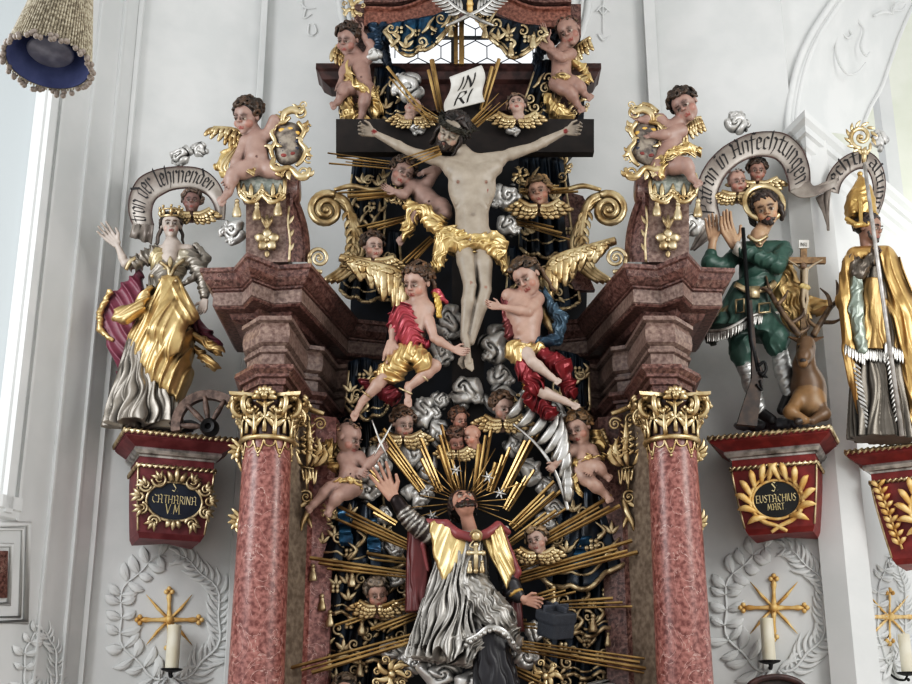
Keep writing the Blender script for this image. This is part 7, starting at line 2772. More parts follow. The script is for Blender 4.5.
# ================================================================== silver clouds
def cloud(label, c, r, Y, seed=0, tone=(222, 220, 216), sq=1.0, rolls=1):
    rr = random.Random(seed + int(c[0] * 7 + c[1]))
    S = Carve(Y, max(.5, r / 26))
    S.swirl((c[0], c[1], 0), r, tone, 1.5, rr.uniform(2.0, 2.8), rr.choice((1, 2)), sq, rr.randint(0, 9999), (rr.uniform(-.3, .3), rr.uniform(-.3, .1)))
    if r > 8:
        for k in range(3):
            a = rr.uniform(0, 6.28)
            S.swirl((c[0] + .72 * r * math.cos(a), c[1] + .62 * r * sq * math.sin(a), rr.uniform(-.2, .2) * r), r * rr.uniform(.38, .52), tone, 1.2, 2.2, rr.choice((1, 2)), 1, rr.randint(0, 9999), (rr.uniform(-.5, .5), rr.uniform(-.5, .3)))
    o = S.build('silver_cloud', CLOUDSILVER, None, patina=.85)
    tag(o, label, 'cloud', 'carved silver clouds')


for lb, c, r, Y, sq in (
        ('white silvered rose-like cloud below the crucified feet', (467, 392), 17, 9.36, 1),
        ('round silver cloud between crucified feet and bare-chested angel', (496, 344), 18, 9.36, 1.2),
        ('silver cloud just under the round one, next to the gold-skirted knee', (500, 377), 13, 9.38, 1),
        ('silver cloud behind the pink angel\'s reaching arm', (450, 322), 15, 9.4, 1.3),
        ('dark silver cloud under the pink angel\'s reaching hand', (441, 352), 12, 9.4, 1.3),
        ('tall silver cloud between lettered scroll and raised-arm putto', (408, 88), 17, 9.62, 1.1),
        ('bright silver cloud beside the crucified ribs', (505, 197), 15, 9.52, 1.1),
        ('silver cloud below the bright one beside the loincloth', (508, 225), 13, 9.52, 1.1),
        ('silver cloud under the cherub beside the lettered scroll', (512, 130), 9, 9.4, .6),
        ('silver cloud under the half-hidden cherub above the thorn crown', (418, 128), 10, 9.43, .6),
        ('large silver swirl under the pen-writing putto\'s hand', (374, 466), 18, 9.4, 1.2),
        ('silver cloud under the first swirl beside the raised hand', (366, 490), 13, 9.42, 1),
        ('feathery silver cloud between the pink angel\'s foot and the small dark swirl', (424, 414), 15, 9.42, 1.3),
        ('small dark silver cloud under the pink angel\'s bent knee', (440, 401), 10, 9.42, 1),
        ('silver cloud below the cherub under the pink angel\'s foot', (414, 452), 15, 9.42, 1.3),
        ('silver cloud next to three huddled cherubs', (438, 432), 12, 9.42, 1.3),
        ('silver cloud beside the raised pleated sleeve', (418, 494), 15, 9.4, .9),
        ('silver cloud under the palm near the saint\'s halo', (529, 472), 14, 9.4, 1),
        ('small silver cloud behind the rays next to the halo', (512, 446), 9, 9.42, 1.4),
        ('silver cloud behind the palm stem', (552, 508), 12, 9.42, .9),
        ('small white silver rose on the saint\'s gold shoulder', (503, 533), 8, 9.2, 1),
        ('silver cloud below the fair cherub beside the cape', (528, 562), 12, 9.38, 1.3),
        ('silver cloud framing the curly cherub below the red-robed angel', (500, 399), 17, 9.4, 1),
        ('small dark silver swirl beside the saint\'s red cloak', (397, 578), 10, 9.4, .9),
        ('silver cloud below the tightly curled cherub', (398, 612), 11, 9.42, .9),
        ('pale silver cloud above the lowest long rays', (393, 652), 14, 9.4, .8),
        ('broad silver cloud under the saint\'s surplice hem', (440, 674), 22, 9.2, .7),
        ('second broad silver cloud below the saint, next to the cassock', (472, 682), 18, 9.16, .7),
        ('silver cloud behind the saint\'s lace hem', (525, 656), 13, 9.4, 1),
        ('silver cloud at the bottom edge below the lower canopy and long rays', (600, 690), 14, 9.45, .7),
        ('long feathery silver cloud beside the three cherubs, over the first tall rays', (428, 470), 11, 9.42, 1.5),
        ('silver cloud between the pen tip and the neighbouring cherub', (393, 446), 12, 9.44, 1.3),
        ('silver cloud above the framed cherub\'s wing tip', (532, 398), 13, 9.42, 1),
        ('silver cloud between the palm and the slanting rays', (520, 428), 14, 9.44, 1.2),
        ('silver cloud beside the lifted palm\'s upper fronds', (552, 412), 13, 9.46, 1),
        ('silver cloud beneath the palm putto\'s hand', (546, 486), 11, 9.44, 1),
        ('silver cloud behind the fair cherub\'s hair', (545, 523), 11, 9.44, 1),
        ('silver cloud over the short rays at the raised sleeve', (384, 516), 10, 9.46, 1),
        ('dark silver cloud above the rays at the cloak top', (392, 548), 11, 9.46, .8),
        ('silver cloud between saint\'s knee and low rays', (535, 632), 11, 9.44, 1),
        ('silver cloud under the cloak hem beside the surplice', (412, 664), 12, 9.34, .9),
        ('silver cloud topping the scroll above the crowned woman', (181, 156), 13, 9.8, .8),
        ('spiral silver cloud on the scroll end above the crowned woman', (200, 150), 9, 9.8, 1),
        ('silver cloud at the foot of the pedestal by the crowned woman', (234, 232), 14, 9.4, 1),
        ('silver cloud topping the scroll above the hunter', (736, 124), 14, 9.85, .95),
        ('silver cloud at the foot of the pedestal by the hunter', (691, 225), 12, 9.4, 1.1),
        ('silver cloud behind the bishop\'s gilded crook', (879, 140), 9, 9.9, 1.5)):
    cloud(lb, c, r, Y, 3, sq=sq)

# ================================================================== gilded rays
def rays(label, a, b, n=3, w=3.0, gap=1.1, Y=9.34, za=8, zb=0, ragged=26, m=None, point=False):
    """bundle of slats from outer end a to inner end b"""
    a, b = np.array(a, float), np.array(b, float)
    d = (b - a) / np.linalg.norm(b - a)
    nx = np.array((-d[1], d[0]))
    t = thing('ray_bundle', label, 'ray', at((a[0] + b[0]) / 2, (a[1] + b[1]) / 2, Y), 'gilded ray bundles')
    for i in range(n):
        o = (i - (n - 1) / 2) * w * gap
        sh = ragged * ((i * 37 % 11) / 11.0)
        p0 = a + nx * o * 1.25 + d * sh
        p1 = b + nx * o * .8
        mb = Mesh(Y)
        P0, P1 = mb.p((p0[0], p0[1], za + (i % 2) * 1.5)), mb.p((p1[0], p1[1], zb + (i % 2) * 1.5))
        q_ = 1 + .28 * math.sin(i * 2.3 + a[0])
        mb.tube_w([P0, P1], [w * (.08 if point else .54 * q_) * mb.u, w * .42 * q_ * mb.u], 4, .8)
        mb.build('ray', m or RAYGOLD, t, smooth=False)


SG = 9.32
for args in (
        ('pair of rays above the thorn crown, slanting up past the silver cloud', (429, 60), (440, 112), 2, 4, 1.1, 9.44),
        ('pair of rays above the thorn crown, slanting up beside the lettered scroll', (497, 58), (482, 110), 2, 3.4, 1.1, 9.44),
        ('short fan of pale rays springing from the thorn crown towards the beam cherub', (504, 96), (474, 124), 4, 3, 1.0, 9.3, 8, 0, 20, None, True),
        ('short fan of pale rays under the crucified man\'s chin', (403, 164), (440, 150), 4, 3, 1.0, 9.12, 8, 0, 20, None, True),
        ('thin dark rays crossing the half-hidden cherub head', (385, 68), (430, 122), 2, 2.2, 1.8, 9.36),
        ('thin rays over the pale half-hidden cherub', (400, 96), (438, 120), 3, 2.6, 1.2, 9.33, 8, 0, 20, None, True),
        ('long thin rays below the cross beam, beside the dark putto\'s head', (327, 158), (398, 166), 4, 1.5, 1.8, 9.42),
        ('ray bundle pointing to the gilded volute beside the dark putto', (338, 197), (400, 192), 3, 3, 1.1, 9.42),
        ('ray bundle below the dark putto\'s feet side, above brown-haired cherub', (358, 231), (408, 218), 3, 2.6, 1.1, 9.44),
        ('steep rays between brown-haired cherub and loincloth', (399, 270), (432, 238), 3, 2.6, 1.1, 9.4),
        ('upper rays behind the curly cherub by the gilded scroll', (578, 188), (520, 192), 3, 2.4, 1.2, 9.5),
        ('lower rays behind the curly cherub by the gilded scroll', (571, 236), (512, 220), 3, 2.6, 1.2, 9.5),
        ('steep rays passing the pen of the writing putto', (379, 432), (422, 490), 4, 2.6, 1.1, SG),
        ('short rays before the saint\'s raised palm', (364, 470), (390, 494), 3, 2.8, 1.1, SG),
        ('steep rays between two silver clouds above the raised sleeve', (417, 440), (440, 492), 3, 2.8, 1.1, SG),
        ('near-vertical rays beside the three huddled cherubs', (437, 426), (458, 496), 3, 3.2, 1.1, SG),
        ('tall rays between the three cherubs and the framed cherub', (487, 426), (477, 492), 3, 3.2, 1.2, SG),
        ('slanting rays below the cherub framed by silver cloud', (506, 446), (490, 492), 3, 2.8, 1.2, SG),
        ('long rays crossing the silver palm', (538, 426), (504, 492), 3, 3, 1.1, SG),
        ('rays below the palm, next to the silver star', (531, 468), (506, 510), 3, 2.6, 1.2, SG),
        ('rays rising to the silver palm\'s stem', (560, 484), (512, 528), 4, 2.6, 1.2, SG),
        ('shorter rays behind the fair cherub\'s head', (564, 505), (506, 546), 3, 2.6, 1.2, SG),
        ('long rays over the tasselled canopy to the palm putto\'s feet', (617, 500), (543, 541), 4, 2.8, 1.2, SG),
        ('short dark rays crossing below the fair cherub', (563, 551), (512, 572), 2, 2.2, 1.2, SG),
        ('long rays crossing the canopy\'s gold border to the red pilaster', (636, 546), (520, 578), 4, 2.8, 1.2, SG),
        ('short rays above the saint\'s lowered sleeve cuff', (575, 588), (522, 602), 3, 2.2, 1.4, SG + .02),
        ('level rays behind the held cap', (632, 602), (560, 605), 3, 2.4, 1.5, SG + .03),
        ('rays behind the saint\'s hand, left of the held cap', (545, 625), (506, 623), 3, 2.2, 1.5, SG + .03),
        ('longest low rays crossing the pilaster below the held cap', (658, 668), (522, 646), 4, 2.8, 1.4, SG),
        ('lowest rays beside the dark cassock', (556, 690), (510, 668), 3, 2.8, 1.2, SG),
        ('thick rays above the saint\'s raised elbow, below the pen putto', (336, 512), (410, 546), 4, 3, 1.1, SG),
        ('short rays beside the raised pleated sleeve', (366, 506), (396, 524), 2, 3, 1.1, SG),
        ('dark rays beside the saint\'s red cloak top', (366, 556), (410, 562), 2, 2.6, 1.6, SG + .04),
        ('level rays above the tightly curled cherub reaching the pilaster', (309, 562), (409, 575), 3, 2.8, 1.2, SG),
        ('short rays beside the tightly curled cherub\'s wing', (384, 610), (410, 600), 3, 2.6, 1.3, SG + .02),
        ('short rays below the tightly curled cherub, at the cloak hem', (372, 633), (424, 612), 3, 2.6, 1.2, SG),
        ('rays behind the tightly curled cherub over the tassels', (336, 627), (370, 615), 2, 2.4, 1.3, SG + .04),
        ('longest low rays crossing the pilaster under the curled cherub', (292, 673), (426, 634), 3, 3, 1.4, SG)):
    rays(*args)

# ================================================================== blue tasselled canopies and draperies
def canopy(label, top, hem, Y, m=None, folds=5, amp=2.5, bulge=8, tassels=(), orn=6, seed=1, cat='canopy', name='tasselled_canopy', hw=1.6, tl=10, scallop=3, sdepth=5, osc=1.0):
    rr = random.Random(seed)
    t = thing(name, label, cat, at(np.mean([q[0] for q in hem]), np.max([q[1] for q in hem]), Y))
    mb = Mesh(Y)
    A = spline([np.array(list(q) + [0], float) for q in top], 8)
    B = spline([np.array(list(q) + [0], float) for q in hem], 8)
    nv = 41
    rows = []
    hemw = []

    def pt(u, v):
        a = A[min(len(A) - 1, int(v * (len(A) - 1) + .5))]
        b = B[min(len(B) - 1, int(v * (len(B) - 1) + .5))]
        q = a + (b - a) * u
        z = bulge * math.sin(math.pi * v) * (.3 + .7 * u) + amp * (2 * abs(math.sin(folds * math.pi * v / 2 * 2 + .8 * math.sin(2 * u))) - 1) * (.4 + .6 * u)
        y = q[1] + u * sdepth * (abs(math.sin(scallop * math.pi * v)) - .5)
        return (q[0], y, z)
    for i in range(18):
        rows.append([mb.p(pt(i / 17, j / (nv - 1))) for j in range(nv)])
    mb.sheet(rows, .012)
    cl = mb.build('cloth', m or BLUECLOTH, t)
    mb = Mesh(Y - .012)
    for u, w in ((1.0, hw), (.86, hw * .6)):
        mb.tube([pt(u, v) for v in np.linspace(0, 1, 31)], w, sub=2)
    for e in (0, 1):
        mb.tube([pt(u, e) for u in np.linspace(.2, 1, 6)], hw * .8, sub=2)
    mb.build('gilt_border', PALEGOLD, cl)
    mb = Mesh(Y - .015)
    for k in range(orn):
        u, v = rr.uniform(.18, .8), (k + .5 + rr.uniform(-.3, .3)) / orn
        x, y, z = pt(u, v)
        z += 2
        ty = rr.choice('cfsl')
        sgn = rr.choice((-1, 1))
        q = osc
        if ty == 'c':
            mb.volute((x, y, z), 4.4 * q, 1.2, rr.uniform(0, 360), sgn, r0=1.15 * q)
            mb.leaf((x, y + 3 * q, z), (x + 5 * q * sgn, y + 8 * q, z), 1.6 * q)
        elif ty == 'f':
            for i in range(4):
                a = math.radians(90 * i + 45)
                mb.ball((x + 2.3 * q * math.cos(a), y + 2.3 * q * math.sin(a), z), 1.8 * q, 6, (1, .5, 1))
        elif ty == 's':
            mb.tube([(x - 5 * q, y + 6 * q, z), (x - q, y + 2 * q, z + 1), (x + q, y - 2 * q, z + 1), (x + 5 * q * sgn, y - 7 * q, z)], [1 * q, 1.7 * q, 1.5 * q, .6])
            mb.leaf((x, y, z), (x + 6 * q * sgn, y + 5 * q, z), 1.7 * q)
        else:
            for i in range(3):
                mb.leaf((x, y + 3 * q, z), (x + (i - 1) * 6 * q, y - 6 * q + abs(i - 1) * 3 * q, z + 1), 1.8 * q)
    if orn:
        mb.build('gilt_ornament', PALEGOLD, cl)
    for x, y, z in tassels:
        tassel(t, (x, y, z), tl, Y - .02)
    return t


canopy('upper dark blue tasselled canopy with bright blue folds, below the pen putto\'s feet', [(332, 506), (350, 498), (366, 500), (382, 512)], [(306, 556), (326, 560), (350, 566), (376, 568), (406, 566)], 9.5, None, 4, 3, 14, [(313, 566, 14), (352, 572, 16)], 14, 1, hw=2.2, osc=1.35, tl=12)
for k, (x0, x1, yy, w) in enumerate(((342, 347, 546, 9), (371, 375, 552, 9))):
    m = cloth([(x0 - 4, 508 + 10 * k, 14), (x0 + 6, 508 + 10 * k, 14)], [(x1 - w * .7, yy, 16), (x1 + w * .7, yy, 16)], 9.48, 2, 1.5, nu=14, nv=14)
    o = m.build('blue_drapery', BLUEBRIGHT)
    tag(o, ('bright blue cloth fold on the upper canopy, nearer the red pilaster', 'bright blue cloth fold on the upper canopy, nearer the raised sleeve')[k], 'drapery')
canopy('middle dark blue canopy tier behind the tightly curled cherub', [(318, 556), (350, 562), (376, 566), (404, 566)], [(318, 606), (342, 614), (372, 618), (406, 612)], 9.52, None, 5, 2.5, 10, [(330, 612, 12), (362, 620, 12), (322, 596, 10)], 14, 5, hw=2.0, osc=1.4, tl=12)
canopy('lower dark blue canopy tier above the lowest long rays', [(320, 606), (350, 612), (376, 616), (404, 612)], [(320, 652), (346, 658), (374, 662), (406, 656)], 9.56, None, 5, 2.5, 10, [(329, 656, 10), (360, 662, 10)], 13, 9, hw=2.0, osc=1.4, tl=12)
canopy('lowest dark blue canopy tier at the bottom near the red pilaster', [(322, 652), (352, 656), (376, 660), (404, 656)], [(320, 700), (348, 706), (376, 708), (404, 704)], 9.6, None, 5, 2.5, 10, [], 12, 12, osc=1.4)
canopy('large dark blue canopy with star ornaments below the palm putto', [(552, 498), (574, 488), (592, 490), (608, 502)], [(536, 574), (560, 586), (588, 586), (614, 568), (640, 552)], 9.5, None, 4, 3, 14, [(553, 588, 16), (637, 574, 12)], 16, 21, hw=2.6, osc=1.5, tl=14)
canopy('middle dark blue canopy tier behind the held cap', [(544, 572), (570, 586), (596, 584), (634, 566)], [(556, 622), (580, 634), (604, 630), (634, 618)], 9.53, None, 5, 2.5, 10, [(593, 616, 14)], 14, 24, hw=2.2, osc=1.4, tl=13)
canopy('lower dark blue canopy tier under the held cap', [(546, 618), (574, 630), (600, 626), (632, 618)], [(544, 666), (574, 676), (600, 674), (632, 666)], 9.57, None, 5, 2.5, 10, [(608, 634, 12)], 13, 27, hw=2.0, osc=1.4)
canopy('lowest dark blue canopy tier at the bottom below the long rays', [(540, 662), (574, 672), (600, 670), (632, 662)], [(540, 704), (570, 712), (600, 710), (632, 704)], 9.61, None, 5, 2.5, 10, [], 12, 31, osc=1.4)
m = cloth([(582, 536, 12), (592, 536, 12)], [(568, 566, 16), (592, 566, 16)], 9.48, 2, 1.5, nu=12, nv=14)
tag(m.build('blue_drapery', BLUEBRIGHT), 'patterned bright blue cloth fold on the star-ornamented canopy', 'drapery')
# draperies flanking the crucifix
canopy('dark blue drapery under the cross beam, behind the thin long rays', [(354, 160), (368, 158), (386, 160)], [(346, 236), (362, 244), (384, 240)], 9.85, None, 3, 3, 8, [], 14, 41, 'drapery', 'blue_drapery', sdepth=4, osc=1.25, hw=2.0)
canopy('dark blue drapery behind the brown-haired cherub', [(352, 226), (372, 232), (398, 230)], [(340, 292), (366, 300), (404, 296)], 9.85, None, 4, 3, 8, [], 16, 44, 'drapery', 'blue_drapery', sdepth=4, osc=1.25, hw=2.0)
canopy('dark blue drapery under the cross beam, behind the curly cherub', [(520, 158), (540, 156), (562, 160)], [(520, 250), (546, 256), (574, 250)], 9.85, None, 4, 3, 8, [], 16, 47, 'drapery', 'blue_drapery', sdepth=4, osc=1.25, hw=2.0)
canopy('dark blue drapery behind the bare-chested angel\'s head', [(510, 246), (540, 250), (572, 246)], [(506, 300), (540, 310), (580, 304)], 9.88, None, 4, 3, 8, [], 14, 50, 'drapery', 'blue_drapery', sdepth=4, osc=1.25, hw=2.0)
canopy('black-blue drapery with gold flowers behind the pink angel\'s foot', [(350, 362), (366, 358), (384, 368)], [(346, 408), (366, 418), (388, 410)], 9.6, None, 3, 3, 8, [], 12, 53, 'drapery', 'blue_drapery', sdepth=4, osc=1.25, hw=2.0)
canopy('black-blue drapery behind the red-robed angel\'s feet', [(556, 350), (574, 354), (588, 362)], [(552, 408), (572, 418), (590, 410)], 9.7, None, 3, 3, 8, [], 10, 56, 'drapery', 'blue_drapery', sdepth=4, osc=1.25, hw=2.0)
canopy('black-blue drapery hanging behind the pen putto', [(334, 420), (352, 416), (372, 420)], [(330, 506), (352, 512), (384, 508)], 9.75, None, 4, 3, 8, [], 12, 59, 'drapery', 'blue_drapery', sdepth=4, osc=1.25, hw=2.0)
canopy('black-blue drapery hanging behind the palm putto', [(556, 424), (574, 418), (598, 424)], [(548, 500), (574, 506), (604, 500)], 9.75, None, 4, 3, 8, [], 12, 62, 'drapery', 'blue_drapery', sdepth=4, osc=1.25, hw=2.0)
canopy('dark drapery behind the raised-arm putto\'s side of the beam', [(376, 68), (392, 66), (404, 70)], [(372, 116), (390, 120), (410, 116)], 9.82, None, 3, 3, 6, [], 6, 65, 'drapery', 'blue_drapery', sdepth=4, osc=1.25, hw=2.0)
canopy('dark drapery behind the bald putto\'s side of the beam', [(538, 62), (548, 60), (556, 62)], [(520, 116), (536, 120), (552, 116)], 9.82, None, 3, 3, 6, [], 6, 68, 'drapery', 'blue_drapery', sdepth=4, osc=1.25, hw=2.0)
# valance under the pediment
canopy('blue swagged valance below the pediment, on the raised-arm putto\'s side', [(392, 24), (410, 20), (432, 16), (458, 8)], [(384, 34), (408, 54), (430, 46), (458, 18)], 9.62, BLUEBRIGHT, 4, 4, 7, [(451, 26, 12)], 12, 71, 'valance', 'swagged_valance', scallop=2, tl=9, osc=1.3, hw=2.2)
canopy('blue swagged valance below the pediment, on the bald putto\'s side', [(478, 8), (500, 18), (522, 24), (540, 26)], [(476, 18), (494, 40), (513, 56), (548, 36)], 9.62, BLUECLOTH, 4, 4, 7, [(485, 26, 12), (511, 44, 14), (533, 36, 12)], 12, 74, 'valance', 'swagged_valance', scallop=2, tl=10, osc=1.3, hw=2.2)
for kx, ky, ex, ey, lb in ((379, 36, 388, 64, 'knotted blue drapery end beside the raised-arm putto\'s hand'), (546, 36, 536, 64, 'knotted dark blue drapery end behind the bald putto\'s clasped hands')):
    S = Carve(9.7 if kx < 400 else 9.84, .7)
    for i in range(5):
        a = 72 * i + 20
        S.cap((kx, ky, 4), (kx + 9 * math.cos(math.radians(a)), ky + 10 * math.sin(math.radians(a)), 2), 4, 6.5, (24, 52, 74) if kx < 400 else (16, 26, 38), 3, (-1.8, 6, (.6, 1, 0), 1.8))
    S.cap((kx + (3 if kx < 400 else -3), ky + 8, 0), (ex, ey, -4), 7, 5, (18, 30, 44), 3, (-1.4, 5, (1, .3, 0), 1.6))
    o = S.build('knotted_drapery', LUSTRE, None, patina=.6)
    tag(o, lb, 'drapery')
cloud('silver cloud behind the raised-arm putto\'s wrist', (374, 54), 10, 9.7, 5)
t = thing('crest_shield', 'dark blue oval shield with gold emblem and crossed silver palms atop the altar', 'shield', at(470, 20, 9.5))
mb = Mesh(9.55)
mb.ball((470, -6, 0), 24, 20, (1, .35, 1))
mb.build('blue_oval', SIGNBLUE, t)
mb = Mesh(9.48)
mb.tube([(470, -6, 4), (470, 13, 6)], [3, 3.6], flat=.5)
mb.ball((470, 4, 6), 4)
mb.build('gold_emblem', OCHRE, t)
mb = Mesh(9.46)
for sd in (-1, 1):
    mb.tube([(470 - 24 * sd, 26, 4), (470 - 6 * sd, 18, 6), (470 + 16 * sd, 6, 6), (470 + 34 * sd, -14, 4)], [1.4, 2.4, 2, 1])
    for i in range(9):
        k = i / 8
        x, y = 470 + sd * (8 + 26 * k), 10 - 22 * k
        mb.leaf((x, y, 6), (x + sd * 14, y + 5, 8), 2.2, bend=.1 * sd)
        mb.leaf((x, y, 6), (x + sd * 2, y - 12, 7), 2.0)
mb.build('silver_palm', SILVER, t)
t = thing('gilded_post', 'gilded upright post rising behind the lettered scroll in front of the round window', 'post', at(459, 64, 9.7))
mb = Mesh(9.7)
mb.box(454, 18, 458, 64, -3, 0)
mb.box(459, 18, 464, 64, -3, 2)
mb.build('gilded_slats', RAYGOLD, t, smooth=False)

# ================================================================== gilded scrolls of the attic
for mir, lb in ((False, 'large gilded S-scroll beside the dark putto, springing over the entablature'), (True, 'large gilded S-scroll beside the curly cherub, springing over the entablature')):
    f = (lambda x: mx(x)) if mir else (lambda x: x)
    sg = -1 if mir else 1
    t = thing('scroll_bracket', lb, 'scroll', at(f(345), 290, 9.9))
    mb = Mesh(9.78)
    cl = [(352, 196), (366, 192), (376, 200), (376, 260), (360, 290), (340, 290), (352, 262), (352, 226), (344, 212)]
    poly_solid(mb, [mb.p((f(x), y, -6)) for x, y in cl], np.array((0, .06, 0)))
    mb.build('marble_core', DARKMARBLE, t, smooth=False)
    for dx, r in ((0, 4.6), (6, 4.2), (12, 3.4)):
        mb = Mesh(9.72)
        mb.tube([(f(330 + dx * .7), 194 + dx * .7, 4), (f(345 + dx * .4), 201 + dx, 5), (f(352 + dx * .5), 222 + dx * .5, 5), (f(353 + dx * .8), 246, 4), (f(344 + dx * .9), 268, 4), (f(324 + dx), 282, 2)], [r * .9, r, r * 1.1, r, r, r * .8])
        mb.build('gilded_ridge', GOLD, t)
    mb = Mesh(9.74)
    c0 = mb.p((f(326), 210, -2))
    mb.lathe(c0, [(0, .02), (.09, .015), (.12, 0), (.12, -.05), (0, -.05)], 28, ax=(0, -1, 0), x=(1, 0, 0))
    mb.build('volute_disc', PALEGOLD, t)
    mb = Mesh(9.7)
    mb.volute((f(326), 210, 4), 17, 2.0, -60 if not mir else 240, -sg, r0=4.6)
    mb.build('volute', GOLD, t)
    mb = Mesh(9.7)
    for k in range(7):
        x, y = 350 + 4 * math.sin(k * .6), 212 + 8 * k
        mb.leaf((f(x), y, 6), (f(x - 7), y + 9, 7), 2.6, bend=.2 * sg)
        mb.leaf((f(x), y, 6), (f(x + 6), y + 10, 7), 2.2, bend=-.2 * sg)
    mb.tube([(f(334), 190, 4), (f(352), 186, 5), (f(372), 190, 4), (f(386), 186, 2)], [2.2, 3, 2.6, 1.4])
    mb.build('acanthus_trail', GOLD, t)
# gilded foliage scattered on the attic and the foot
def spray(label, c, r, Y, n=7, seed=0, a0=0, a1=360):
    rr = random.Random(seed)
    mb = Mesh(Y)
    for i in range(n):
        a = math.radians(a0 + (a1 - a0) * (i + .5) / n + rr.uniform(-12, 12))
        L = r * rr.uniform(.75, 1.15)
        b = rr.choice((-1, 1))
        mb.leaf((c[0], c[1], 2), (c[0] + L * math.cos(a), c[1] + L * math.sin(a), 3), r * .17, bend=.25 * b, lift=2)
        mb.volute((c[0] + L * .8 * math.cos(a + .35), c[1] + L * .8 * math.sin(a + .35), 3), r * .22, 1.3, math.degrees(a) + 180, b, r0=r * .07)
    mb.ball((c[0], c[1], 4), r * .2)
    tag(mb.build('gilded_acanthus', GOLD), label, 'ornament')


for lb, c, r, Y, s in (('gilded foliage scrolls under the raised-arm putto\'s feet', (352, 106), 16, 9.8, 1), ('gilded rose foliage under the bald putto\'s feet', (552, 108), 15, 9.8, 2), ('gilded foliage at the edge of the beam behind the bald putto', (578, 104), 12, 9.85, 3),
                       ('gilded foliage below the cross beam beyond the curly cherub', (562, 166), 13, 9.9, 4), ('gilded foliage at the dark putto\'s hand', (397, 192), 11, 9.45, 5), ('gilded foliage between loincloth and curly cherub', (520, 176), 10, 9.6, 6),
                       ('large gilded acanthus curl at the bottom beside the saint\'s cloud', (392, 674), 20, 9.3, 7), ('gilded acanthus curl at the bottom beside the dark cassock', (545, 676), 18, 9.3, 8), ('gilded foliage on the canopy top below the palm putto', (574, 506), 10, 9.5, 9),
                       ('gilded leaves under the pen putto\'s foot', (328, 512), 9, 9.4, 10), ('gilded leaves above the framed cherub\'s wing', (520, 402), 8, 9.3, 11), ('gilded leaves hanging above the arched pediment\'s end near the raised-arm putto', (353, 8), 12, 9.7, 12)):
    spray(lb, c, r, Y, 7, s)
# silver palm held by the putto
t = thing('silver_palm_branch', 'big silver palm branch lifted by the fair putto', 'palm branch', at(556, 466, 9.26))
mb = Mesh(9.26)
sp_ = spline([np.array(q, float) for q in ((568, 510, 6), (563, 492, 8), (552, 466, 12), (534, 442, 10), (506, 418, 6))], 8)
mb.tube([tuple(q) for q in sp_[::3]], [2, 2.2, 1.8, 1.2])
mb.build('stem', SILVER, t)
for i in range(11):
    k = i / 10
    q = sp_[int((.12 + .88 * k) * (len(sp_) - 1))]
    L = 24 + 24 * math.sin(math.pi * min(1, .2 + .8 * (1 - k))) - 8 * k
    a = math.radians(-98 + 52 * k if k < .8 else -60 + 20 * (k - .8))
    mb = Mesh(9.26)
    mb.leaf((q[0], q[1], q[2]), (q[0] + L * math.cos(a), q[1] + L * math.sin(a), q[2] + 4), 5.4, bend=.16, lift=4, flat=.3)
    mb.build('frond', SILVER, t)
# the pen
mb = Mesh(9.15)
mb.tube([(372, 420, 10), (381, 444, 12), (388, 458, 8)], [.8, 1.4, .5])
mb.tube([(392, 424, 8), (382, 442, 12), (374, 456, 8)], [.8, 1.2, .4])
tag(mb.build('silver_pen', SILVER), 'crossed silver pens in the writing putto\'s hand', 'pen')

# ================================================================== stucco and painted crosses on the walls
WL, WR = WallPlane(pB, pA, .004), WallPlane(pC, pD, .004)
WS = WallPlane(pH, pI, .004)


def wreath(label, W, c, rx, ry, seed, dens=1.0, sc=1.0):
    rr = random.Random(seed)
    t = thing('stucco_wreath', label, 'relief', W.p(c[0], c[1] + ry))
    fac = sc * 0.0078
    for sd in (-1, 1):
        mb = Mesh()
        st = []
        for k in range(25):
            a = math.radians(90 - sd * 4 - sd * (172) * k / 24) if sd > 0 else math.radians(94 + 172 * k / 24)
            wob = 1 + .05 * math.sin(k * .9)
            st.append((c[0] + rx * .82 * wob * math.cos(a), c[1] + ry * .82 * wob * math.sin(a)))
        mb.tube_w([W.p(x, y, .006) for x, y in st], [.011, .010, .008, .004], 6)
        n = int((26 if sd > 0 else 13) * dens)
        for k in range(n):
            f = (k + .6) / n
            i = min(23, int(f * 24))
            x, y = st[i]
            tx, ty = st[i + 1][0] - st[i][0], st[i + 1][1] - st[i][1]
            L = math.hypot(tx, ty)
            tx, ty = tx / L, ty / L
            for side in (-1, 1):
                nx, ny = -ty * side, tx * side
                ll = (26 if sd > 0 else 24) * sc * rr.uniform(.8, 1.2) * (1 - .35 * f)
                g = 1.3 if sd > 0 else .5
                q = 1 / math.hypot(g, 1)
                e = (x + ll * (tx * g + nx) * q, y + ll * (ty * g + ny) * q)
                mid_ = (x + ll * .55 * (tx * g * .6 + nx * 1.1) * q, y + ll * .55 * (ty * g * .6 + ny * 1.1) * q)
                w_ = (.017 if sd > 0 else .04) * sc * rr.uniform(.85, 1.2)
                mb.tube_w(spline([W.p(x, y, .002), W.p(*mid_, .010), W.p(*e, .004)], 4), [w_ * .2, w_ * .8, w_, w_ * .7, w_ * .08], 7, .28, view=W.n)
                if sd < 0:
                    mb.tube_w([W.p(x, y, .012), W.p(*mid_, .020), W.p(*e, .006)], [.004, .004, .002], 5)
        mb.build('feathered_branch' if sd > 0 else 'leafy_branch', STUCCO, t)
    mb = Mesh()
    for sd in (-1, 1):
        mb.tube_w([W.p(c[0] + sd * x * rx, c[1] + y * ry, .012) for x, y in ((.05, .82), (.25, 1.02), (.5, 1.06), (.42, .94))], [.012, .018, .02, .006], 6)
    mb.build('crossed_stems', STUCCO, t)


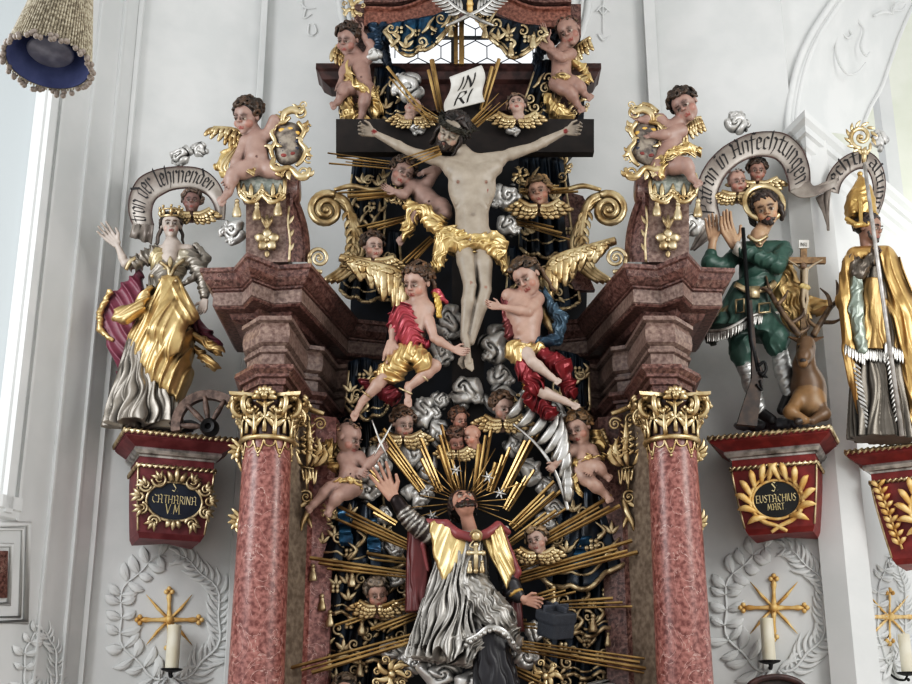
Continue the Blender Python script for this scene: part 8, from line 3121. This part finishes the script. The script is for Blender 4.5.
wreath('white stucco leaf wreath on the wall under the plum console of the crowned woman', WL, (170, 618), 62, 74, 1)
wreath('white stucco leaf wreath on the wall under the red console of the hunter', WR, (775, 610), 62, 74, 2)
wreath('narrow white stucco wreath on the wall under the bishop\'s console', WS, (891, 612), 17, 62, 3, .8, .62)
wreath('white stucco scrollwork at the bottom of the window pier', WE, (40, 668), 20, 44, 4, .6, .7)


def wall_cross(label, W, c, r):
    t = thing('consecration_cross', label, 'cross', W.p(c[0], c[1] + r))
    mb = Mesh()
    for dx, dy in ((1, 0), (-1, 0), (0, 1), (0, -1)):
        L = r * (1.05 if dx else 1.0)
        pts = [W.p(c[0] + dx * L * k, c[1] + dy * L * k, .014) for k in (0, .35, .6, .8, 1)]
        mb.tube_w(pts, [.026, .016, .014, .022, .012], 6, .45, view=W.n)
        ex, ey = c[0] + dx * L, c[1] + dy * L
        for ox, oy in ((dx, dy), (dy, dx), (-dy, -dx)):
            mb.ball_w(W.p(ex + ox * 3, ey + oy * 3, .014), .02, 8)
    mb.ball_w(W.p(*c, .02), .035, 10)
    mb.build('gilded_arms', OCHRE, t)
    for dx, dy in ((1, 1), (-1, 1), (1, -1), (-1, -1)):
        mb = Mesh()
        mb.tube_w([W.p(*c, .01), W.p(c[0] + dx * r * .42, c[1] + dy * r * .42, .01), W.p(c[0] + dx * r * .82, c[1] + dy * r * .9, .008)], [.012, .014, .002], 5, .5, view=W.n)
        mb.build('thin_ray', OCHRE, t)


wall_cross('gilded cross with thin rays on the wall under the plum console of the crowned woman', WL, (169, 620), 28)
wall_cross('gilded cross with thin rays on the wall under the red console of the hunter', WR, (774, 608), 29)
wall_cross('narrow gilded cross on the wall under the bishop\'s console', WS, (888, 617), 24)


def candle(W, c, top, bot, r, l1, l2):
    p = W.p(c, bot, .14)
    u = unit(p[1])
    t = thing('candle_sconce', l2, 'sconce', p)
    mb = Mesh()
    mb.lathe(p, [(0, -.02), (.03, -.02), (.075, -.006), (.085, .006), (.06, 0), (0, 0)], 24)
    mb.build('drip_pan', IRON, t)
    mb = Mesh()
    mb.tube_w(spline([p - np.array((0, 0, .01)), p - np.array((0, 0, .05)) - W.n * .03, p - np.array((0, 0, .04)) - W.n * .09, p - np.array((0, 0, .0)) - W.n * .14], 5), .009, 6)
    mb.ball_w(p - np.array((0, 0, .05)), .014, 8)
    mb.build('bracket_arm', IRON, t)
    if top is None:
        return
    H_ = (bot - top) * u / CT * .96
    mb = Mesh()
    mb.lathe(p + np.array((0, 0, .002)), [(0, 0), (r, 0), (r, H_), (r * .8, H_ + .006), (0, H_ + .004)], 20)
    mb.tube_w([p + np.array((0, 0, H_)), p + np.array((0.002, 0, H_ + .02))], .003, 5)
    tag(mb.build('candle', WAX, sharp=40), l1, 'candle')


candle(WL, 169, 632, 671, .052, 'unlit ivory candle under the crowned woman\'s plum console', 'black iron candle sconce under the plum console of the crowned woman')
candle(WR, 772, 625, 663, .05, 'unlit ivory candle under the hunter\'s red console', 'black iron candle sconce under the red console of the hunter')
candle(WS, 890, 640, 674, .045, 'unlit ivory candle below the bishop\'s console', 'black iron candle sconce below the bishop\'s console')
# fine stucco motifs high on the walls
def motif(label, W, strokes, w=.008):
    mb = Mesh()
    for s_ in strokes:
        mb.tube_w(spline([W.p(x, y, .004) for x, y in s_], 5), [w, w * 1.3, w * .5], 6, .7, view=W.n)
    tag(mb.build('stucco_motif', STUCCO), label, 'relief')


class FlatW:
    n = np.array((0, -1.0, 0))

    def p(s, x, y, lift=0):
        return at(x, y, 10.49 - lift)


FW = FlatW()
motif('delicate stucco tassel motif on the wall beside the round window, raised-arm putto\'s side', FW, [[(300, 2), (306, 8), (316, 8)], [(306, 8), (304, 18), (312, 14)], [(309, 24), (308, 34), (314, 36)], [(302, 0), (303, 9)], [(314, 24), (316, 32), (310, 36)]])
motif('delicate stucco tassel motif on the wall beside the round window, bald putto\'s side', FW, [[(596, 12), (602, 6), (610, 12)], [(603, 0), (603, 34)], [(598, 34), (603, 40), (610, 36)], [(599, 10), (603, 14), (608, 9)]])


class VaultW:
    n = nrm(np.array((-.5, -.7, -.5)))

    def p(s, x, y, lift=0):
        f = np.clip((x - 800) / 110.0, 0, 1)
        return at(x, y, 10.25 + .75 * f) + s.n * lift


VW = VaultW()
motif('stucco shield outline with scrolls on the vault', VW, [[(846, 26), (838, 36), (836, 50), (840, 64), (848, 74), (858, 72), (866, 62)], [(846, 26), (852, 34), (848, 38), (843, 34)], [(858, 20), (864, 30), (861, 46), (866, 56), (870, 52)], [(860, 0), (858, 20)]], .012)
motif('stucco leaf scroll near the vault\'s outer edge', VW, [[(874, 16), (884, 12), (894, 14)], [(892, 14), (896, 4), (904, 2)], [(894, 10), (902, 10), (906, 4)]], .012)

# ================================================================== hanging lamp
YL = 5.2
t = thing('hanging_lamp', 'corded bell-shaped hanging lamp with bead fringe in front of the bright window', 'lamp', at(52, -30, YL))
cL = at(48, 62, YL)
ax = nrm((-.02, .10, 1.0))
xx = nrm(np.cross((0, 1, 0), ax))
yy = np.cross(ax, xx)
uL = unit(YL)
R0, R1, HL = 46 * uL, 29 * uL, 0.46
ax = nrm((0.04, 0.17, 1.0))
xx = nrm(np.cross((0, 1, 0), ax))
yy = np.cross(ax, xx)
mb = Mesh()
mb.lathe(cL, [(R0 * .93, 0.0), (R1 * .9, HL), (R1 * .92, HL), (R0 * .97, 0.0), (R0 * .93, 0.0)], 48, ax=ax, x=xx)
mb.build('shade_lining', LAMPIN, t)
mb = Mesh()
mb.lathe(cL + ax * .05, [(0, .0), (R0 * .5, .0), (R0 * .55, .01), (R0 * .5, .03), (0, .03)], 32, ax=ax, x=xx)
mb.build('glass_disc', mat('frosted lamp glass', (92, 92, 108), (134, 134, 146), rough=.35, scale=8), t)
mb = Mesh()
mb.lathe(cL, [(R0 * .975, -.004), (R1 * .965, HL)], 48, ax=ax, x=xx)
mb.build('shade_fabric', CORD, t)
for i in range(84):
    a = 2 * math.pi * i / 84
    e = xx * math.cos(a) + yy * math.sin(a)
    mb = Mesh()
    n_ = 14
    mb.tube_w([cL + e * (R0 * 1.0 + (R1 - R0) * k / n_) + ax * (HL * k / n_ - .01) for k in range(n_ + 1)], [.0046 * (1 + .18 * (k % 2)) for k in range(n_ + 1)], 5)
    mb.build('shade_cord', CORD, t)
bead0 = None
for i in range(72):
    a = 2 * math.pi * i / 72 + .3 * RN.random()
    e = xx * math.cos(a) + yy * math.sin(a)
    q = cL + e * R0 * RN.uniform(.99, 1.06) - ax * RN.uniform(.0, .028)
    if bead0 is None:
        mb = Mesh()
        mb.ball_w(np.array((0, 0, 0)), .0135, 10)
        bead0 = mb.build('bead', BEADM, t, org=np.zeros(3))
        bead0.location = q - ORG[t.name]
    else:
        o = bead0.copy()
        COL.objects.link(o)
        o.location = q - ORG[t.name]
# cable up to the vault
mb = Mesh()
mb.lathe(cL + ax * HL, [(0, .03), (R1 * .95, .03), (R1 * 1.0, 0), (0, 0)], 32, ax=ax, x=xx)
mb.tube_w([cL + ax * HL, cL + ax * HL + np.array((0, 0, 2.5))], .012, 8)
mb.build('hanging_cable', IRON, t)

# arched top of a dark seat or door below the hunter's console
t = thing('arched_doorhead', 'dark arched wooden door head just rising at the bottom under the candle', 'door head', at(778, 684, 9.7))
mb = Mesh(9.7)
ar = [(744, 700), (746, 690), (754, 682), (766, 678), (780, 677), (794, 680), (804, 687), (808, 700)]
mb.tube([(x, y, 0) for x, y in ar], [3, 3, 3], flat=.8)
mb.build('moulded_rim', DARKWOOD, t)
mb = Mesh(9.72)
poly_solid(mb, [mb.p((x, y + 1, -1)) for x, y in ar], np.array((0, .08, 0)))
mb.build('door_panel', GUNWOOD, t, smooth=False)
# ================================================================== camera and light
cd = bpy.data.cameras.new('camera')
cam = bpy.data.objects.new('camera', cd)
COL.objects.link(cam)
cam.location = (0, 0, CAMZ)
cam.rotation_euler = (math.pi / 2 + TH, 0, 0)
cd.sensor_width = 36
cd.lens = F / 912 * 36
cd.clip_end = 100
sc = bpy.context.scene
sc.camera = cam
w = bpy.data.worlds.new('overcast daylight')
sc.world = w
w.use_nodes = True
bg = w.node_tree.nodes['Background']
bg.inputs['Color'].default_value = (0.97, 0.98, 1.0, 1)
bg.inputs['Strength'].default_value = 1.12


def area(name, loc, target, size, power, col=(1, 1, 1), sy=None):
    l = bpy.data.lights.new(name, 'AREA')
    l.shape = 'RECTANGLE'
    l.size = size
    l.size_y = sy or size
    l.energy = power
    l.color = col
    o = bpy.data.objects.new(name, l)
    COL.objects.link(o)
    o.location = loc
    o.rotation_euler = (Vector(target) - Vector(loc)).to_track_quat('-Z', 'Y').to_euler()
    return o


area('nave_window_light', (-5.2, 5.6, 5.6), (0.4, 9.6, 4.0), 2.2, 240, (0.97, 0.99, 1.0), 3.5)
area('south_window_light', (5.4, 5.2, 5.8), (-0.2, 9.6, 4.0), 2.2, 250, (1, 0.99, 0.95), 3.5)
area('side_bay_light', (6.2, 11.2, 6.0), (4.5, 13.2, 5.5), 1.5, 60, (0.97, 1, 0.9), 3)
sc.view_settings.view_transform = 'Standard'
sc.view_settings.look = 'None'
sc.view_settings.exposure = -0.25
sc.view_settings.use_curve_mapping = True
cm = sc.view_settings.curve_mapping
cv = cm.curves[3]
for x, y in ((0.04, 0.026), (0.18, 0.16), (0.5, 0.53)):
    cv.points.new(x, y)
cm.update()
